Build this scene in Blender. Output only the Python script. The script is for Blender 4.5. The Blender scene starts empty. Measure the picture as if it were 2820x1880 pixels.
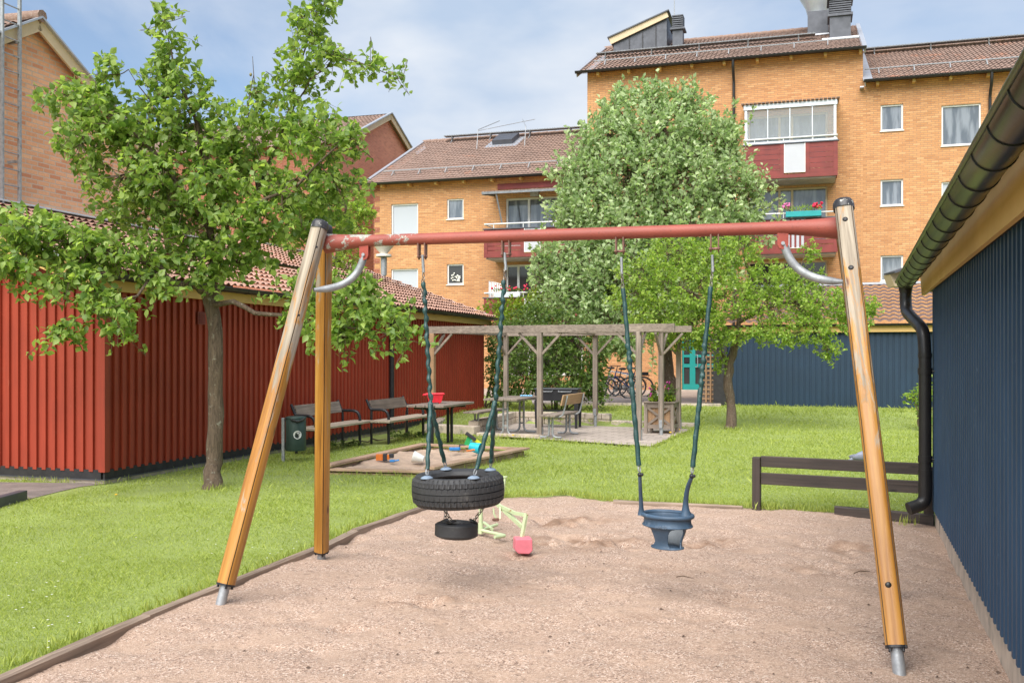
import bpy, math, random
import numpy as np
from mathutils import Vector, Matrix, noise as mnoise

# ------------------------------------------------------------------ camera, sky, sun, exposure
F, CX, Y0, EYE = 2670.0, 1410.0, 978.0, 1.6      # focal length and horizon measured on the 2820 x 1880 photograph
sc = bpy.context.scene
col = sc.collection
cam_d = bpy.data.cameras.new('camera')
cam_d.sensor_width = 36.0
cam_d.lens = 36.0 * F / 2820.0
cam_d.shift_y = (Y0 - 940.0) / 2820.0
cam_d.clip_start = 0.05
cam_d.clip_end = 2000.0
cam = bpy.data.objects.new('camera', cam_d)
cam.location = (0, 0, EYE)
cam.rotation_euler = (math.radians(90), 0, 0)
col.objects.link(cam)
sc.camera = cam

SUN_EL, SUN_AZ = math.radians(50), math.radians(-158)   # azimuth of the sun seen from above, from +Y clockwise
world = bpy.data.worlds.new('World')
sc.world = world
world.use_nodes = True
wt = world.node_tree
wt.nodes.clear()
def wn(t, **k):
    n = wt.nodes.new(t)
    for a, b in k.items(): setattr(n, a, b)
    return n
sky = wn('ShaderNodeTexSky', sky_type='NISHITA', sun_disc=False)
sky.sun_elevation = SUN_EL
sky.sun_rotation = SUN_AZ
sky.air_density = 1.0; sky.dust_density = 1.2; sky.ozone_density = 1.5
tc = wn('ShaderNodeTexCoord')
mp = wn('ShaderNodeMapping'); mp.inputs['Scale'].default_value = (1.0, 1.0, 2.3)
mp.inputs['Location'].default_value = (1.7, 2.3, 0.9)
n1 = wn('ShaderNodeTexNoise'); n1.inputs['Scale'].default_value = 1.9; n1.inputs['Detail'].default_value = 7; n1.inputs['Roughness'].default_value = .5; n1.inputs['Distortion'].default_value = .35
r1 = wn('ShaderNodeValToRGB'); r1.color_ramp.elements[0].position = .41; r1.color_ramp.elements[1].position = .60
r1.color_ramp.elements[0].color = (.08, .08, .08, 1); r1.color_ramp.elements[1].color = (1, 1, 1, 1)
n2 = wn('ShaderNodeTexNoise'); n2.inputs['Scale'].default_value = 3.4; n2.inputs['Detail'].default_value = 5
r2 = wn('ShaderNodeValToRGB'); r2.color_ramp.elements[0].position = .35; r2.color_ramp.elements[1].position = .7
r2.color_ramp.elements[0].color = (.50, .62, .80, 1); r2.color_ramp.elements[1].color = (1.0, 1.0, 1.0, 1)
b1 = wn('ShaderNodeBackground'); b1.inputs['Strength'].default_value = .080
b2 = wn('ShaderNodeBackground'); b2.inputs['Strength'].default_value = .49
mx = wn('ShaderNodeMixShader'); wo = wn('ShaderNodeOutputWorld')
L = wt.links.new
L(tc.outputs['Generated'], mp.inputs['Vector']); L(mp.outputs[0], n1.inputs['Vector']); L(mp.outputs[0], n2.inputs['Vector'])
L(n1.outputs['Fac'], r1.inputs[0]); L(n2.outputs['Fac'], r2.inputs[0])
L(sky.outputs[0], b1.inputs['Color']); L(r2.outputs[0], b2.inputs['Color'])
L(r1.outputs[0], mx.inputs[0]); L(b1.outputs[0], mx.inputs[1]); L(b2.outputs[0], mx.inputs[2]); L(mx.outputs[0], wo.inputs[0])

sun_d = bpy.data.lights.new('sun', 'SUN')
sun_d.energy = 3.0
sun_d.angle = math.radians(60)
sun_d.color = (1.0, .965, .91)
sun = bpy.data.objects.new('sun', sun_d)
sdir = Vector((math.sin(SUN_AZ) * math.cos(SUN_EL), math.cos(SUN_AZ) * math.cos(SUN_EL), math.sin(SUN_EL)))
sun.rotation_euler = sdir.to_track_quat('Z', 'Y').to_euler()
sun.location = sdir * 50
col.objects.link(sun)

vs = sc.view_settings
sc.display_settings.display_device = 'sRGB'
vs.view_transform = 'Standard'; vs.look = 'None'; vs.exposure = 1.10; vs.gamma = 1.0; vs.use_curve_mapping = False
sc.render.engine = 'CYCLES'
sc.render.resolution_x, sc.render.resolution_y = 1024, 682
sc.cycles.max_bounces = 8
sc.cycles.transparent_max_bounces = 8

# ------------------------------------------------------------------ measuring helpers
def gz(x, y):
    "height of the lawn: flat near the swings, a slight rise towards the flats"
    a = min(1.0, max(0.0, (y - 20.0) / 4.0))
    return .2 * a * a * (3 - 2 * a)
def at(px, py, d): return Vector(((px - CX) / F * d, d, EYE + (Y0 - py) / F * d))
def gnd(px, py, z=None):
    d = (EYE - (z or 0)) * F / (py - Y0)
    if z is None:
        for _ in range(6): d = (EYE - gz(0, d)) * F / (py - Y0)
        z = gz(0, d)
    return Vector(((px - CX) / F * d, d, z))
def onpl(px, py, p, u):
    "photo position on the vertical plane through p along u: (distance along u, height)"
    k = (px - CX) / F
    t = (k * p[1] - p[0]) / (u[0] - k * u[1])
    return t, EYE + (Y0 - py) / F * (p[1] + u[1] * t)
def V(*a): return Vector(a)
def lerp(a, b, t): return a + (b - a) * t
rnd = random.Random(7)
R = rnd.uniform

# ------------------------------------------------------------------ object helpers
def link(o, parent=None):
    col.objects.link(o)
    if parent is not None: o.parent = parent
    return o
def wmat(o):
    m = Matrix.Identity(4)
    while o is not None:
        m = o.matrix_basis @ m; o = o.parent
    return m
def tag(o, label=None, cat=None, group=None, kind=None):
    for k, v in (('label', label), ('category', cat), ('group', group), ('kind', kind)):
        if v: o[k] = v
    return o
def thing(name, loc, rz=0, label=None, cat=None, group=None):
    o = bpy.data.objects.new(name, None)
    o.empty_display_size = .2
    o.location = loc; o.rotation_euler = (0, 0, rz)
    link(o)
    return tag(o, label, cat, group)
def copy_tree(o, parent=None):
    c = o.copy(); link(c, parent)
    for ch in list(o.children): copy_tree(ch, c)
    return c

class MB:
    def __init__(s): s.v = []; s.f = []; s.m = []
    def add(s, vs, fs, mi=0):
        n = len(s.v); s.v.extend(Vector(q) for q in vs)
        s.f.extend(tuple(n + i for i in f) for f in fs); s.m.extend([mi] * len(fs)); return s
    def box(s, c, size, M=None, mi=0):
        x, y, z = (a / 2 for a in size)
        vs = [Vector((i, j, k)) for i in (-x, x) for j in (-y, y) for k in (-z, z)]
        if M is not None: vs = [M @ q for q in vs]
        c = Vector(c)
        return s.add([q + c for q in vs], [(0, 1, 3, 2), (4, 6, 7, 5), (0, 4, 5, 1), (2, 3, 7, 6), (0, 2, 6, 4), (1, 5, 7, 3)], mi)
    def b(s, x0, x1, y0, y1, z0, z1, mi=0):
        return s.box(((x0 + x1) / 2, (y0 + y1) / 2, (z0 + z1) / 2), (abs(x1 - x0), abs(y1 - y0), abs(z1 - z0)), None, mi)
    def bar(s, p, q, w, h, up=(0, 0, 1), mi=0):
        "rectangular bar from p to q, w across, h along up"
        p, q = Vector(p), Vector(q); d = (q - p); l = d.length; d = d / l
        a = d.cross(Vector(up))
        a = a.normalized() if a.length > 1e-4 else Vector((1, 0, 0))
        u = a.cross(d).normalized()
        M = Matrix((d, a, u)).transposed()
        return s.box((p + q) / 2, (l, w, h), M, mi)
    def tube(s, pts, r, n=10, cap=True, mi=0, closed=False):
        pts = [Vector(p) for p in pts]
        N = len(pts)
        rr = r if isinstance(r, (list, tuple)) else [r] * N
        d0 = (pts[1] - pts[0]).normalized()
        a = d0.orthogonal().normalized()
        rings = []
        for i, p in enumerate(pts):
            if closed: d = pts[(i + 1) % N] - pts[i - 1]
            else: d = pts[min(i + 1, N - 1)] - pts[max(i - 1, 0)]
            d.normalize()
            a = (a - d * a.dot(d)).normalized(); b_ = d.cross(a)
            rings.append([p + (a * math.cos(2 * math.pi * k / n) + b_ * math.sin(2 * math.pi * k / n)) * rr[i] for k in range(n)])
        base = len(s.v)
        for ring in rings: s.v.extend(ring)
        M = N if closed else N - 1
        for i in range(M):
            for k in range(n):
                i2 = (i + 1) % N
                s.f.append((base + i * n + k, base + i * n + (k + 1) % n, base + i2 * n + (k + 1) % n, base + i2 * n + k)); s.m.append(mi)
        if cap and not closed:
            s.add(list(reversed(rings[0])), [tuple(range(n))], mi); s.add(rings[-1], [tuple(range(n))], mi)
        return s
    def lathe(s, c, prof, n=24, M=None, mi=0, closed=False, cap=False):
        "prof: list of (r, z)"
        c = Vector(c); base = len(s.v)
        for r, z in prof:
            for k in range(n):
                q = Vector((r * math.cos(2 * math.pi * k / n), r * math.sin(2 * math.pi * k / n), z))
                s.v.append((M @ q if M is not None else q) + c)
        P = len(prof)
        for i in range(P if closed else P - 1):
            j = (i + 1) % P
            for k in range(n):
                s.f.append((base + i * n + k, base + i * n + (k + 1) % n, base + j * n + (k + 1) % n, base + j * n + k)); s.m.append(mi)
        if cap:
            for i, rev in ((0, 1), (P - 1, 0)):
                ring = s.v[base + i * n: base + (i + 1) * n]
                s.add([Vector(q) for q in (reversed(ring) if rev else ring)], [tuple(range(n))], mi)
        return s
    def cyl(s, c, r, z0, z1, n=20, mi=0): return s.lathe((c[0], c[1], 0), [(r, z0), (r, z1)], n, None, mi, False, True)
    def ball(s, c, r, n=12, mi=0, sq=(1, 1, 1)):
        m = max(4, n // 2); prof = [(max(1e-4, r * math.sin(math.pi * i / m)), -r * math.cos(math.pi * i / m)) for i in range(m + 1)]
        return s.lathe(c, prof, n, Matrix.Diagonal(sq), mi)
    def prism(s, poly, z0, z1, mi=0):
        n = len(poly)
        vs = [(p[0], p[1], z0) for p in poly] + [(p[0], p[1], z1) for p in poly]
        return s.add(vs, [tuple(range(n - 1, -1, -1)), tuple(range(n, 2 * n))] + [(i, (i + 1) % n, n + (i + 1) % n, n + i) for i in range(n)], mi)
    def ext(s, prof, p0, ax, bx, path, mi=0, cap=True):
        "extrude a 2-D outline (along axes ax, bx) by the vector path"
        p0, ax, bx, path = map(Vector, (p0, ax, bx, path)); n = len(prof)
        a = [p0 + ax * q[0] + bx * q[1] for q in prof]; b_ = [q + path for q in a]
        fs = [(i, (i + 1) % n, n + (i + 1) % n, n + i) for i in range(n)]
        if cap: fs += [tuple(range(n - 1, -1, -1)), tuple(range(n, 2 * n))]
        return s.add(a + b_, fs, mi)
    def build(s, name, mats, parent=None, smooth=False, world=True, bev=0, label=None):
        me = bpy.data.meshes.new(name)
        vs = s.v
        if parent is not None and world:
            Mi = wmat(parent).inverted(); vs = [Mi @ q for q in vs]
        me.from_pydata([tuple(q) for q in vs], [], s.f)
        mats = mats if isinstance(mats, (list, tuple)) else [mats]
        for m in mats: me.materials.append(m)
        if len(mats) > 1: me.polygons.foreach_set('material_index', s.m)
        if smooth: me.polygons.foreach_set('use_smooth', [True] * len(me.polygons))
        me.validate(); me.update()
        o = link(bpy.data.objects.new(name, me), parent)
        if bev:
            mo = o.modifiers.new('bevel', 'BEVEL'); mo.width = bev; mo.segments = 2; mo.limit_method = 'ANGLE'; mo.angle_limit = math.radians(40)
        if label: o['label'] = label
        return o
def np_mesh(name, verts, tris, mat, parent=None, smooth=False, nv=3):
    "fast mesh from numpy arrays"
    me = bpy.data.meshes.new(name)
    v = np.asarray(verts, dtype=np.float32).reshape(-1, 3)
    if parent is not None:
        Mi = np.array(wmat(parent).inverted()); v = v @ Mi[:3, :3].T.astype(np.float32) + Mi[:3, 3].astype(np.float32)
    t = np.asarray(tris, dtype=np.int32).reshape(-1, nv)
    me.vertices.add(len(v)); me.vertices.foreach_set('co', v.ravel())
    me.loops.add(t.size); me.loops.foreach_set('vertex_index', t.ravel())
    me.polygons.add(len(t)); me.polygons.foreach_set('loop_start', np.arange(0, t.size, nv, dtype=np.int32))
    me.polygons.foreach_set('loop_total', np.full(len(t), nv, dtype=np.int32))
    if smooth: me.polygons.foreach_set('use_smooth', np.ones(len(t), dtype=bool))
    me.update(calc_edges=True)
    me.materials.append(mat)
    return link(bpy.data.objects.new(name, me), parent)
def bez(p0, p1, p2, n=8):
    p0, p1, p2 = map(Vector, (p0, p1, p2))
    return [p0 * (1 - t) ** 2 + p1 * 2 * t * (1 - t) + p2 * t * t for t in [i / n for i in range(n + 1)]]
def fillet(pts, r, n=6):
    "polyline with rounded corners"
    pts = [Vector(p) for p in pts]; out = [pts[0]]
    for i in range(1, len(pts) - 1):
        a, b_, c = pts[i - 1], pts[i], pts[i + 1]
        ra = min(r, (a - b_).length * .49, (c - b_).length * .49)
        p = b_ + (a - b_).normalized() * ra; q = b_ + (c - b_).normalized() * ra
        out += bez(p, b_, q, n)
    return out + [pts[-1]]

# ------------------------------------------------------------------ materials
class NT:
    def __init__(s, name):
        s.mat = bpy.data.materials.new(name); s.mat.use_nodes = True
        s.t = s.mat.node_tree; s.b = s.t.nodes['Principled BSDF']; s.out = s.t.nodes['Material Output']
        s.tc = None
    def n(s, t, ins=None, **k):
        nd = s.t.nodes.new('ShaderNode' + t)
        for a, b_ in k.items(): setattr(nd, a, b_)
        for a, b_ in (ins or {}).items(): s.put(nd.inputs[a], b_)
        return nd
    def put(s, sock, val):
        if hasattr(val, 'outputs'): val = val.outputs[0]
        if isinstance(val, bpy.types.NodeSocket): s.t.links.new(val, sock)
        else:
            if isinstance(val, tuple) and len(val) == 3 and len(getattr(sock, 'default_value', (0, 0, 0))) == 4: val = val + (1,)
            sock.default_value = val
    def co(s, scale=(1, 1, 1), rot=(0, 0, 0), loc=(0, 0, 0), src='Object'):
        if s.tc is None: s.tc = s.n('TexCoord')
        m = s.n('Mapping', {'Scale': scale, 'Rotation': rot, 'Location': loc}); s.t.links.new(s.tc.outputs[src], m.inputs[0]); return m
    def noise(s, scale, detail=4, rough=.55, vec=None, dist=0):
        nd = s.n('TexNoise', {'Scale': scale, 'Detail': detail, 'Roughness': rough, 'Distortion': dist})
        s.put(nd.inputs['Vector'], vec or s.co()); return nd.outputs['Fac']
    def ramp(s, fac, stops):
        nd = s.n('ValToRGB'); e = nd.color_ramp.elements
        while len(e) < len(stops): e.new(.5)
        for el, (p, c) in zip(e, stops):
            el.position = p; el.color = (c, c, c, 1) if not isinstance(c, tuple) else c + (1,)
        s.put(nd.inputs[0], fac); return nd.outputs[0]
    def mix(s, fac, a, b_, mode='MIX'):
        nd = s.n('Mix', data_type='RGBA', blend_type=mode); s.put(nd.inputs[0], fac); s.put(nd.inputs[6], a); s.put(nd.inputs[7], b_); return nd.outputs[2]
    def math(s, op, a, b_=0., c=None):
        nd = s.n('Math', operation=op); s.put(nd.inputs[0], a); s.put(nd.inputs[1], b_)
        if c is not None: s.put(nd.inputs[2], c)
        return nd.outputs[0]
    def bump(s, h, strength=.3, dist=.01, prev=None):
        nd = s.n('Bump', {'Strength': strength, 'Distance': dist, 'Height': h})
        if prev is not None: s.put(nd.inputs['Normal'], prev)
        s.t.links.new(nd.outputs[0], s.b.inputs['Normal']); return nd.outputs[0]
    def set(s, color=None, rough=None, metal=None, **k):
        if color is not None: s.put(s.b.inputs['Base Color'], color)
        if rough is not None: s.put(s.b.inputs['Roughness'], rough)
        if metal is not None: s.put(s.b.inputs['Metallic'], metal)
        for a, v in k.items(): s.put(s.b.inputs[a.replace('_', ' ')], v)
        return s.mat
def dk(c, f): return tuple(min(1, x * f) for x in c)
def plain(name, c, rough=.5, metal=0, var=.18, scale=9, bump=.05, bs=60, fleck=None, stretch=(1, 1, 1)):
    "paint, plastic, metal, concrete: base colour with uneven wear and a fine bump"
    t = NT(name); v = t.co(stretch)
    f = t.noise(scale, 5, .6, v)
    c1 = t.ramp(f, [(.3, dk(c, 1 - var)), (.7, dk(c, 1 + var))])
    if fleck:
        g = t.noise(fleck[1], 6, .7, v)
        c1 = t.mix(t.ramp(g, [(fleck[2], 0.), (fleck[2] + fleck[3], 1.)]), c1, fleck[0])
    t.set(c1, t.ramp(f, [(.3, min(1, rough + .1)), (.7, max(.05, rough - .08))]), metal)
    if bump: t.bump(t.noise(bs, 4, .6, v), bump, .01)
    return t.mat
def wood(name, c1, c2, axis=0, rough=.7, grain=30, bump=.35, knots=True):
    "sawn or weathered wood, grain along the given local axis"
    t = NT(name); sc_ = [grain, grain, grain]; sc_[axis] = grain * .035
    v = t.co(tuple(sc_)); f = t.noise(1.0, 7, .65, v, .6)
    g = t.noise(2.2, 3, .5)
    cc = t.ramp(f, [(.28, c1), (.72, c2)])
    cc = t.mix(.5, cc, t.ramp(g, [(.3, .55), (.7, 1.35)]), 'MULTIPLY')
    if knots:
        ks = [5.5, 5.5, 5.5]; ks[axis] = 1.6
        vo = t.n('TexVoronoi', {'Scale': 1.0, 'Vector': t.co(tuple(ks))})
        cc = t.mix(t.ramp(vo.outputs['Distance'], [(.045, 1.), (.10, 0.)]), cc, dk(c1, .45))
    t.set(cc, rough); t.bump(f, bump, .006)
    return t.mat
def brick(name, cols, mortar, axes='xz', w=.25, h=.075, m=.006, bump=.5):
    t = NT(name)
    if t.tc is None: t.tc = t.n('TexCoord')
    sp = t.n('SeparateXYZ'); t.t.links.new(t.tc.outputs['Object'], sp.inputs[0])
    cb = t.n('CombineXYZ'); t.t.links.new(sp.outputs['XYZ'.index(axes[0].upper())], cb.inputs[0]); t.t.links.new(sp.outputs[2], cb.inputs[1])
    def br(o1):
        nd = t.n('TexBrick', {'Scale': 1.0, 'Mortar Size': m, 'Mortar Smooth': .25, 'Bias': 0., 'Brick Width': w, 'Row Height': h, 'Color1': (0., 0., 0.), 'Color2': (1., 1., 1.), 'Mortar': (.5, .5, .5)}, offset=o1)
        t.put(nd.inputs['Vector'], cb.outputs[0]); return nd
    b1_ = br(.5)
    cc = t.ramp(b1_.outputs['Color'], [(i / (len(cols) - 1), c) for i, c in enumerate(cols)])
    big = t.noise(.35, 4, .6); cc = t.mix(.55, cc, t.ramp(big, [(.3, .78), (.7, 1.2)]), 'MULTIPLY')
    fine = t.noise(26, 4, .6); cc = t.mix(.5, cc, t.ramp(fine, [(.3, .8), (.7, 1.15)]), 'MULTIPLY')
    cc = t.mix(b1_.outputs['Fac'], cc, mortar)
    st = t.noise(1.1, 6, .7, t.co((1, 1, .35)))
    cc = t.mix(t.ramp(st, [(.66, 0.), (.80, .45)]), cc, (.72, .62, .52))
    t.set(cc, .85)
    t.bump(t.math('SUBTRACT', fine, t.math('MULTIPLY', b1_.outputs['Fac'], 1.4)), bump, .008)
    return t.mat
def leafmat(name, c1, c2, trans, rough=.5, shade=1.0):
    t = NT(name)
    g = t.n('NewGeometry'); f = g.outputs['Random Per Island']
    cc = t.ramp(f, [(0., c1), (.55, lerpc(c1, c2, .45)), (1., c2)])
    t.set(cc, rough, Specular_IOR_Level=.35)
    tr = t.n('BsdfTranslucent'); t.put(tr.inputs[0], t.mix(1., cc, trans, 'MULTIPLY'))
    ms = t.n('MixShader', {0: .38 * shade}); t.t.links.new(t.b.outputs[0], ms.inputs[1]); t.t.links.new(tr.outputs[0], ms.inputs[2])
    t.t.links.new(ms.outputs[0], t.out.inputs[0])
    return t.mat
def lerpc(a, b_, t): return tuple(x + (y - x) * t for x, y in zip(a, b_))

M = {}
M['brick_y'] = brick('yellow_brick', [(.45, .205, .080), (.60, .305, .125), (.52, .25, .100), (.65, .35, .155)], (.34, .20, .12), m=.009)
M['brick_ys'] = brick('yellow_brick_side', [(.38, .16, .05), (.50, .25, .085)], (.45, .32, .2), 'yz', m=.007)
M['brick_o'] = brick('orange_brick', [(.62, .255, .135), (.84, .44, .25), (.72, .345, .185), (.86, .49, .29)], (.60, .46, .36), 'xz', m=.010)
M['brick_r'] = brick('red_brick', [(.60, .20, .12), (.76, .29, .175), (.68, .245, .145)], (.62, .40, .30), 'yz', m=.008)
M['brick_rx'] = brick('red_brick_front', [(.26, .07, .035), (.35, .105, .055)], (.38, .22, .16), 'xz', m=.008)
def tiles(name, c, lichen, orange=.0, axes=None):
    t = NT(name)
    f = t.noise(.9, 4, .6); g = t.noise(14, 5, .7)
    cc = t.ramp(g, [(.3, dk(c, .72)), (.7, dk(c, 1.25))])
    cc = t.mix(.6, cc, t.ramp(f, [(.3, .75), (.7, 1.2)]), 'MULTIPLY')
    cc = t.mix(t.ramp(t.noise(38, 3, .6), [(.58, 0.), (.70, lichen)]), cc, (.60, .56, .50))
    if orange: cc = t.mix(t.ramp(t.noise(.8, 3, .6, t.co((1, 1, 1), (0, 0, 0), (5, 2, 1))), [(.62, 0.), (.68, orange)]), cc, (.55, .20, .09))
    t.set(cc, .8); t.bump(g, .3, .006); return t.mat
M['tile_far'] = tiles('weathered_brown_tile', (.27, .175, .135), .5, .35)
M['tile_shed'] = tiles('pale_red_tile', (.40, .225, .165), .5)
M['rail_grey'] = plain('dull_galvanised_steel', (.20, .21, .22), .6, .4, .2, 9, .05)
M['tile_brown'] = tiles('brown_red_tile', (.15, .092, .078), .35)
M['zinc'] = plain('zinc_sheet', (.50, .52, .56), .45, .6, .12, 3, .05)
M['zinc_l'] = plain('bright_zinc_sheet', (.62, .65, .70), .5, .3, .10, 3, .05)
M['galv'] = plain('galvanised_steel', (.34, .355, .37), .55, .45, .25, 18, .1)
M['black_pipe'] = plain('black_sheet_metal', (.020, .019, .019), .38, .1, .3, 6, .05)
M['black_steel'] = plain('black_painted_steel', (.018, .018, .022), .42, .1, .3, 8, .05)
M['grey_clad'] = plain('grey_sheet_cladding', (.085, .09, .105), .5, .3, .12, 4, .03)
M['white'] = plain('white_paint', (.74, .74, .72), .5, 0, .05, 5, .02)
M['alu'] = plain('pale_aluminium', (.60, .63, .66), .4, .5, .08, 5, .02)
M['dred'] = wood('dark_red_boards', (.17, .025, .020), (.24, .040, .032), 0, .6, 14, .2, False)
M['ochre'] = plain('ochre_painted_board', (.60, .38, .13), .6, 0, .10, 2.5, .08, 40, None, (.4, 1, 1))
M['cream'] = plain('cream_board', (.60, .47, .30), .6, 0, .08, 3, .05)
M['conc'] = plain('concrete', (.50, .42, .34), .9, 0, .22, 5, .4, 60, ((.22, .2, .17), 3.5, .55, .12))
M['concg'] = plain('grey_concrete', (.40, .37, .34), .9, 0, .2, 5, .3, 60)
def cladding(name, c, wear, wc, varz=.12):
    t = NT(name); v = t.co((22, 22, 1.2)); f = t.noise(1.0, 6, .65, v)
    cc = t.ramp(f, [(.3, dk(c, 1 - varz)), (.7, dk(c, 1 + varz))])
    bigv = t.noise(1.3, 4, .6); cc = t.mix(.6, cc, t.ramp(bigv, [(.3, .8), (.7, 1.15)]), 'MULTIPLY')
    cc = t.mix(t.ramp(t.noise(9, 6, .75, t.co((1, 1, .5))), [(.64, 0.), (.74, wear)]), cc, wc)
    t.set(cc, .62); t.bump(f, .25, .004); return t.mat
M['red_clad'] = cladding('red_vertical_boards', (.31, .041, .017), .25, (.45, .20, .12))
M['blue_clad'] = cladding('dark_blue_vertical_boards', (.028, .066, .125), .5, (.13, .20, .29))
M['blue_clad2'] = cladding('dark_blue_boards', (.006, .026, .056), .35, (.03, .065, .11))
M['tar'] = plain('black_tar_board', (.022, .021, .022), .7, 0, .3, 8, .2)
def varnish(name, wear, seed):
    "orange varnished pole wood, bleached and flaked where the varnish has gone"
    t = NT(name); lo = t.co((26, 26, 1.1), (0, 0, 0), (seed, 0, 0)); f = t.noise(1.0, 7, .65, lo, .4)
    cc = t.ramp(f, [(.25, (.20, .075, .012)), (.45, (.38, .165, .028)), (.75, (.56, .29, .065))])
    g = t.noise(1.3, 3, .5, t.co((1, 1, 1), (0, 0, 0), (seed, 3, 0))); cc = t.mix(.5, cc, t.ramp(g, [(.3, .7), (.7, 1.25)]), 'MULTIPLY')
    vo = t.n('TexVoronoi', {'Scale': 1.0, 'Vector': t.co((7, 7, 2.6), (0, 0, 0), (seed, 1, 0))})
    cc = t.mix(t.ramp(vo.outputs['Distance'], [(.05, 1.), (.12, 0.)]), cc, (.12, .04, .01))
    sp = t.n('SeparateXYZ'); t.t.links.new(t.tc.outputs['Object'], sp.inputs[0])
    cr = t.noise(1.0, 3, .5, t.co((60, 60, 1.6), (0, 0, 0), (seed, 5, 0))); cc = t.mix(t.ramp(cr, [(.66, 0.), (.70, .75)]), cc, (.09, .04, .015))
    zz = t.n('MapRange', {'Value': sp.outputs[2], 'From Min': .2, 'From Max': 2.4, 'To Min': -.15, 'To Max': .055 + wear})
    k = t.math('ADD', t.noise(1.0, 6, .7, t.co((14, 14, 2.4), (0, 0, 0), (seed, 9, 0)), .8), zz)
    gr = t.ramp(f, [(.3, (.17, .135, .10)), (.7, (.52, .44, .34))])
    cc = t.mix(t.ramp(k, [(.52, 0.), (.60, 1.)]), cc, gr)
    t.set(cc, t.ramp(k, [(.5, .38), (.6, .85)])); t.bump(f, .4, .005); return t.mat
M['pole_a'] = varnish('varnished_pole_bleached', .10, 0.)
M['pole_b'] = varnish('varnished_pole', -.05, 4.)
M['pole_c'] = varnish('varnished_pole_worn', .03, 9.)
def lichened(name, c, dirt):
    t = NT(name); v = t.co(); f = t.noise(3, 5, .6)
    cc = t.ramp(f, [(.3, dk(c, .85)), (.7, dk(c, 1.12))])
    sp = t.n('SeparateXYZ'); t.t.links.new(t.tc.outputs['Object'], sp.inputs[0])
    xm = t.n('MapRange', {'Value': sp.outputs[0], 'From Min': .62, 'From Max': .95, 'To Min': .085, 'To Max': -.10})
    k = t.math('ADD', t.noise(11, 7, .75), xm)
    cc = t.mix(t.ramp(t.noise(60, 5, .7), [(.60, 0.), (.68, .8)]), cc, (.13, .05, .035))
    cc = t.mix(t.ramp(k, [(.60, 0.), (.625, 1.)]), cc, t.ramp(t.noise(70, 4, .7), [(.3, (.13, .125, .10)), (.6, (.46, .44, .385))]))
    t.set(cc, .55); t.bump(t.math('ADD', t.noise(90, 4, .7), t.ramp(k, [(.60, 0.), (.66, 1.)])), .3, .006); return t.mat
M['beam_red'] = lichened('salmon_red_paint_with_lichen', (.31, .070, .048), 1)
M['red_steel'] = plain('red_painted_steel', (.33, .055, .035), .5, 0, .2, 12, .15, 60, ((.12, .05, .03), 25, .6, .1))
M['rust_steel'] = plain('rusty_brown_steel', (.20, .10, .075), .55, .3, .3, 30, .2)
M['cap'] = plain('black_cap_with_lichen', (.03, .028, .03), .4, 0, .3, 15, .2, 60, ((.62, .60, .52), 22, .60, .04))
M['sleeve'] = plain('dark_green_chain_sleeve', (.018, .058, .055), .45, 0, .35, 30, .3, 80, ((.13, .20, .20), 14, .60, .10))
M['chain'] = plain('worn_steel_chain', (.26, .23, .20), .4, .8, .4, 40, .2)
M['rubber'] = plain('black_tyre_rubber', (.033, .033, .035), .62, 0, .25, 10, .15, 70, ((.11, .105, .095), 9, .60, .18))
M['disc'] = plain('pale_blue_plastic_disc', (.20, .26, .34), .5, 0, .15, 20, .05)
M['seatblue'] = plain('faded_blue_rubber', (.050, .090, .145), .50, 0, .25, 10, .15, 50, ((.17, .22, .28), 6, .56, .18))
M['seatlit'] = plain('lit_inner_rubber', (.20, .22, .24), .6, 0, .2, 9, .1)  # same rubber, paler: light on the inside of the rear wall put into colour
M['digger'] = plain('pale_green_paint', (.52, .62, .36), .5, 0, .1, 12, .1, 60, ((.30, .16, .04), 12, .62, .05))
M['pink'] = plain('pink_paint', (.75, .20, .25), .5, 0, .12, 8, .1)
def grey_wood(axis, n): return wood('grey_weathered_wood_%s' % n, (.12, .092, .074), (.34, .275, .225), axis, .8, 34, .4)
M['gw_x'] = grey_wood(0, 'x'); M['gw_y'] = grey_wood(1, 'y'); M['gw_z'] = grey_wood(2, 'z')
M['bw_x'] = wood('dark_weathered_wood', (.10, .075, .06), (.26, .20, .16), 0, .75, 30, .35)
M['paleseat'] = wood('pale_weathered_seat', (.28, .22, .16), (.50, .42, .33), 0, .75, 30, .3)
M['tan_x'] = wood('tan_wood', (.30, .17, .085), (.50, .32, .18), 0, .7, 30, .3)
M['tan_z'] = wood('tan_post_wood', (.27, .15, .075), (.48, .30, .17), 2, .7, 30, .3)
M['fence'] = wood('dark_stained_fence_wood', (.022, .017, .014), (.075, .055, .045), 0, .6, 22, .5)
M['fence_z'] = wood('dark_stained_post_wood', (.022, .017, .014), (.070, .050, .042), 2, .6, 22, .5)
M['edge'] = wood('old_edging_timber', (.15, .105, .078), (.38, .29, .22), 0, .85, 26, .7)
M['sandwood'] = wood('sandbox_timber', (.30, .19, .12), (.52, .36, .25), 0, .8, 26, .5)
M['bark'] = (lambda t: (t.set(t.mix(t.ramp(t.noise(16, 5, .7), [(.58, 0.), (.66, .8)]), t.ramp(t.noise(1, 7, .7, t.co((30, 30, 5)), 1.2), [(.3, (.045, .030, .020)), (.7, (.20, .14, .095))]), (.30, .28, .22)), .9), t.bump(t.noise(1, 7, .7, t.co((30, 30, 5)), 1.2), .9, .03), t.mat)[2])(NT('rough_bark'))
M['twig'] = plain('twig_bark', (.10, .065, .04), .8, 0, .2, 20, 0)
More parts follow.
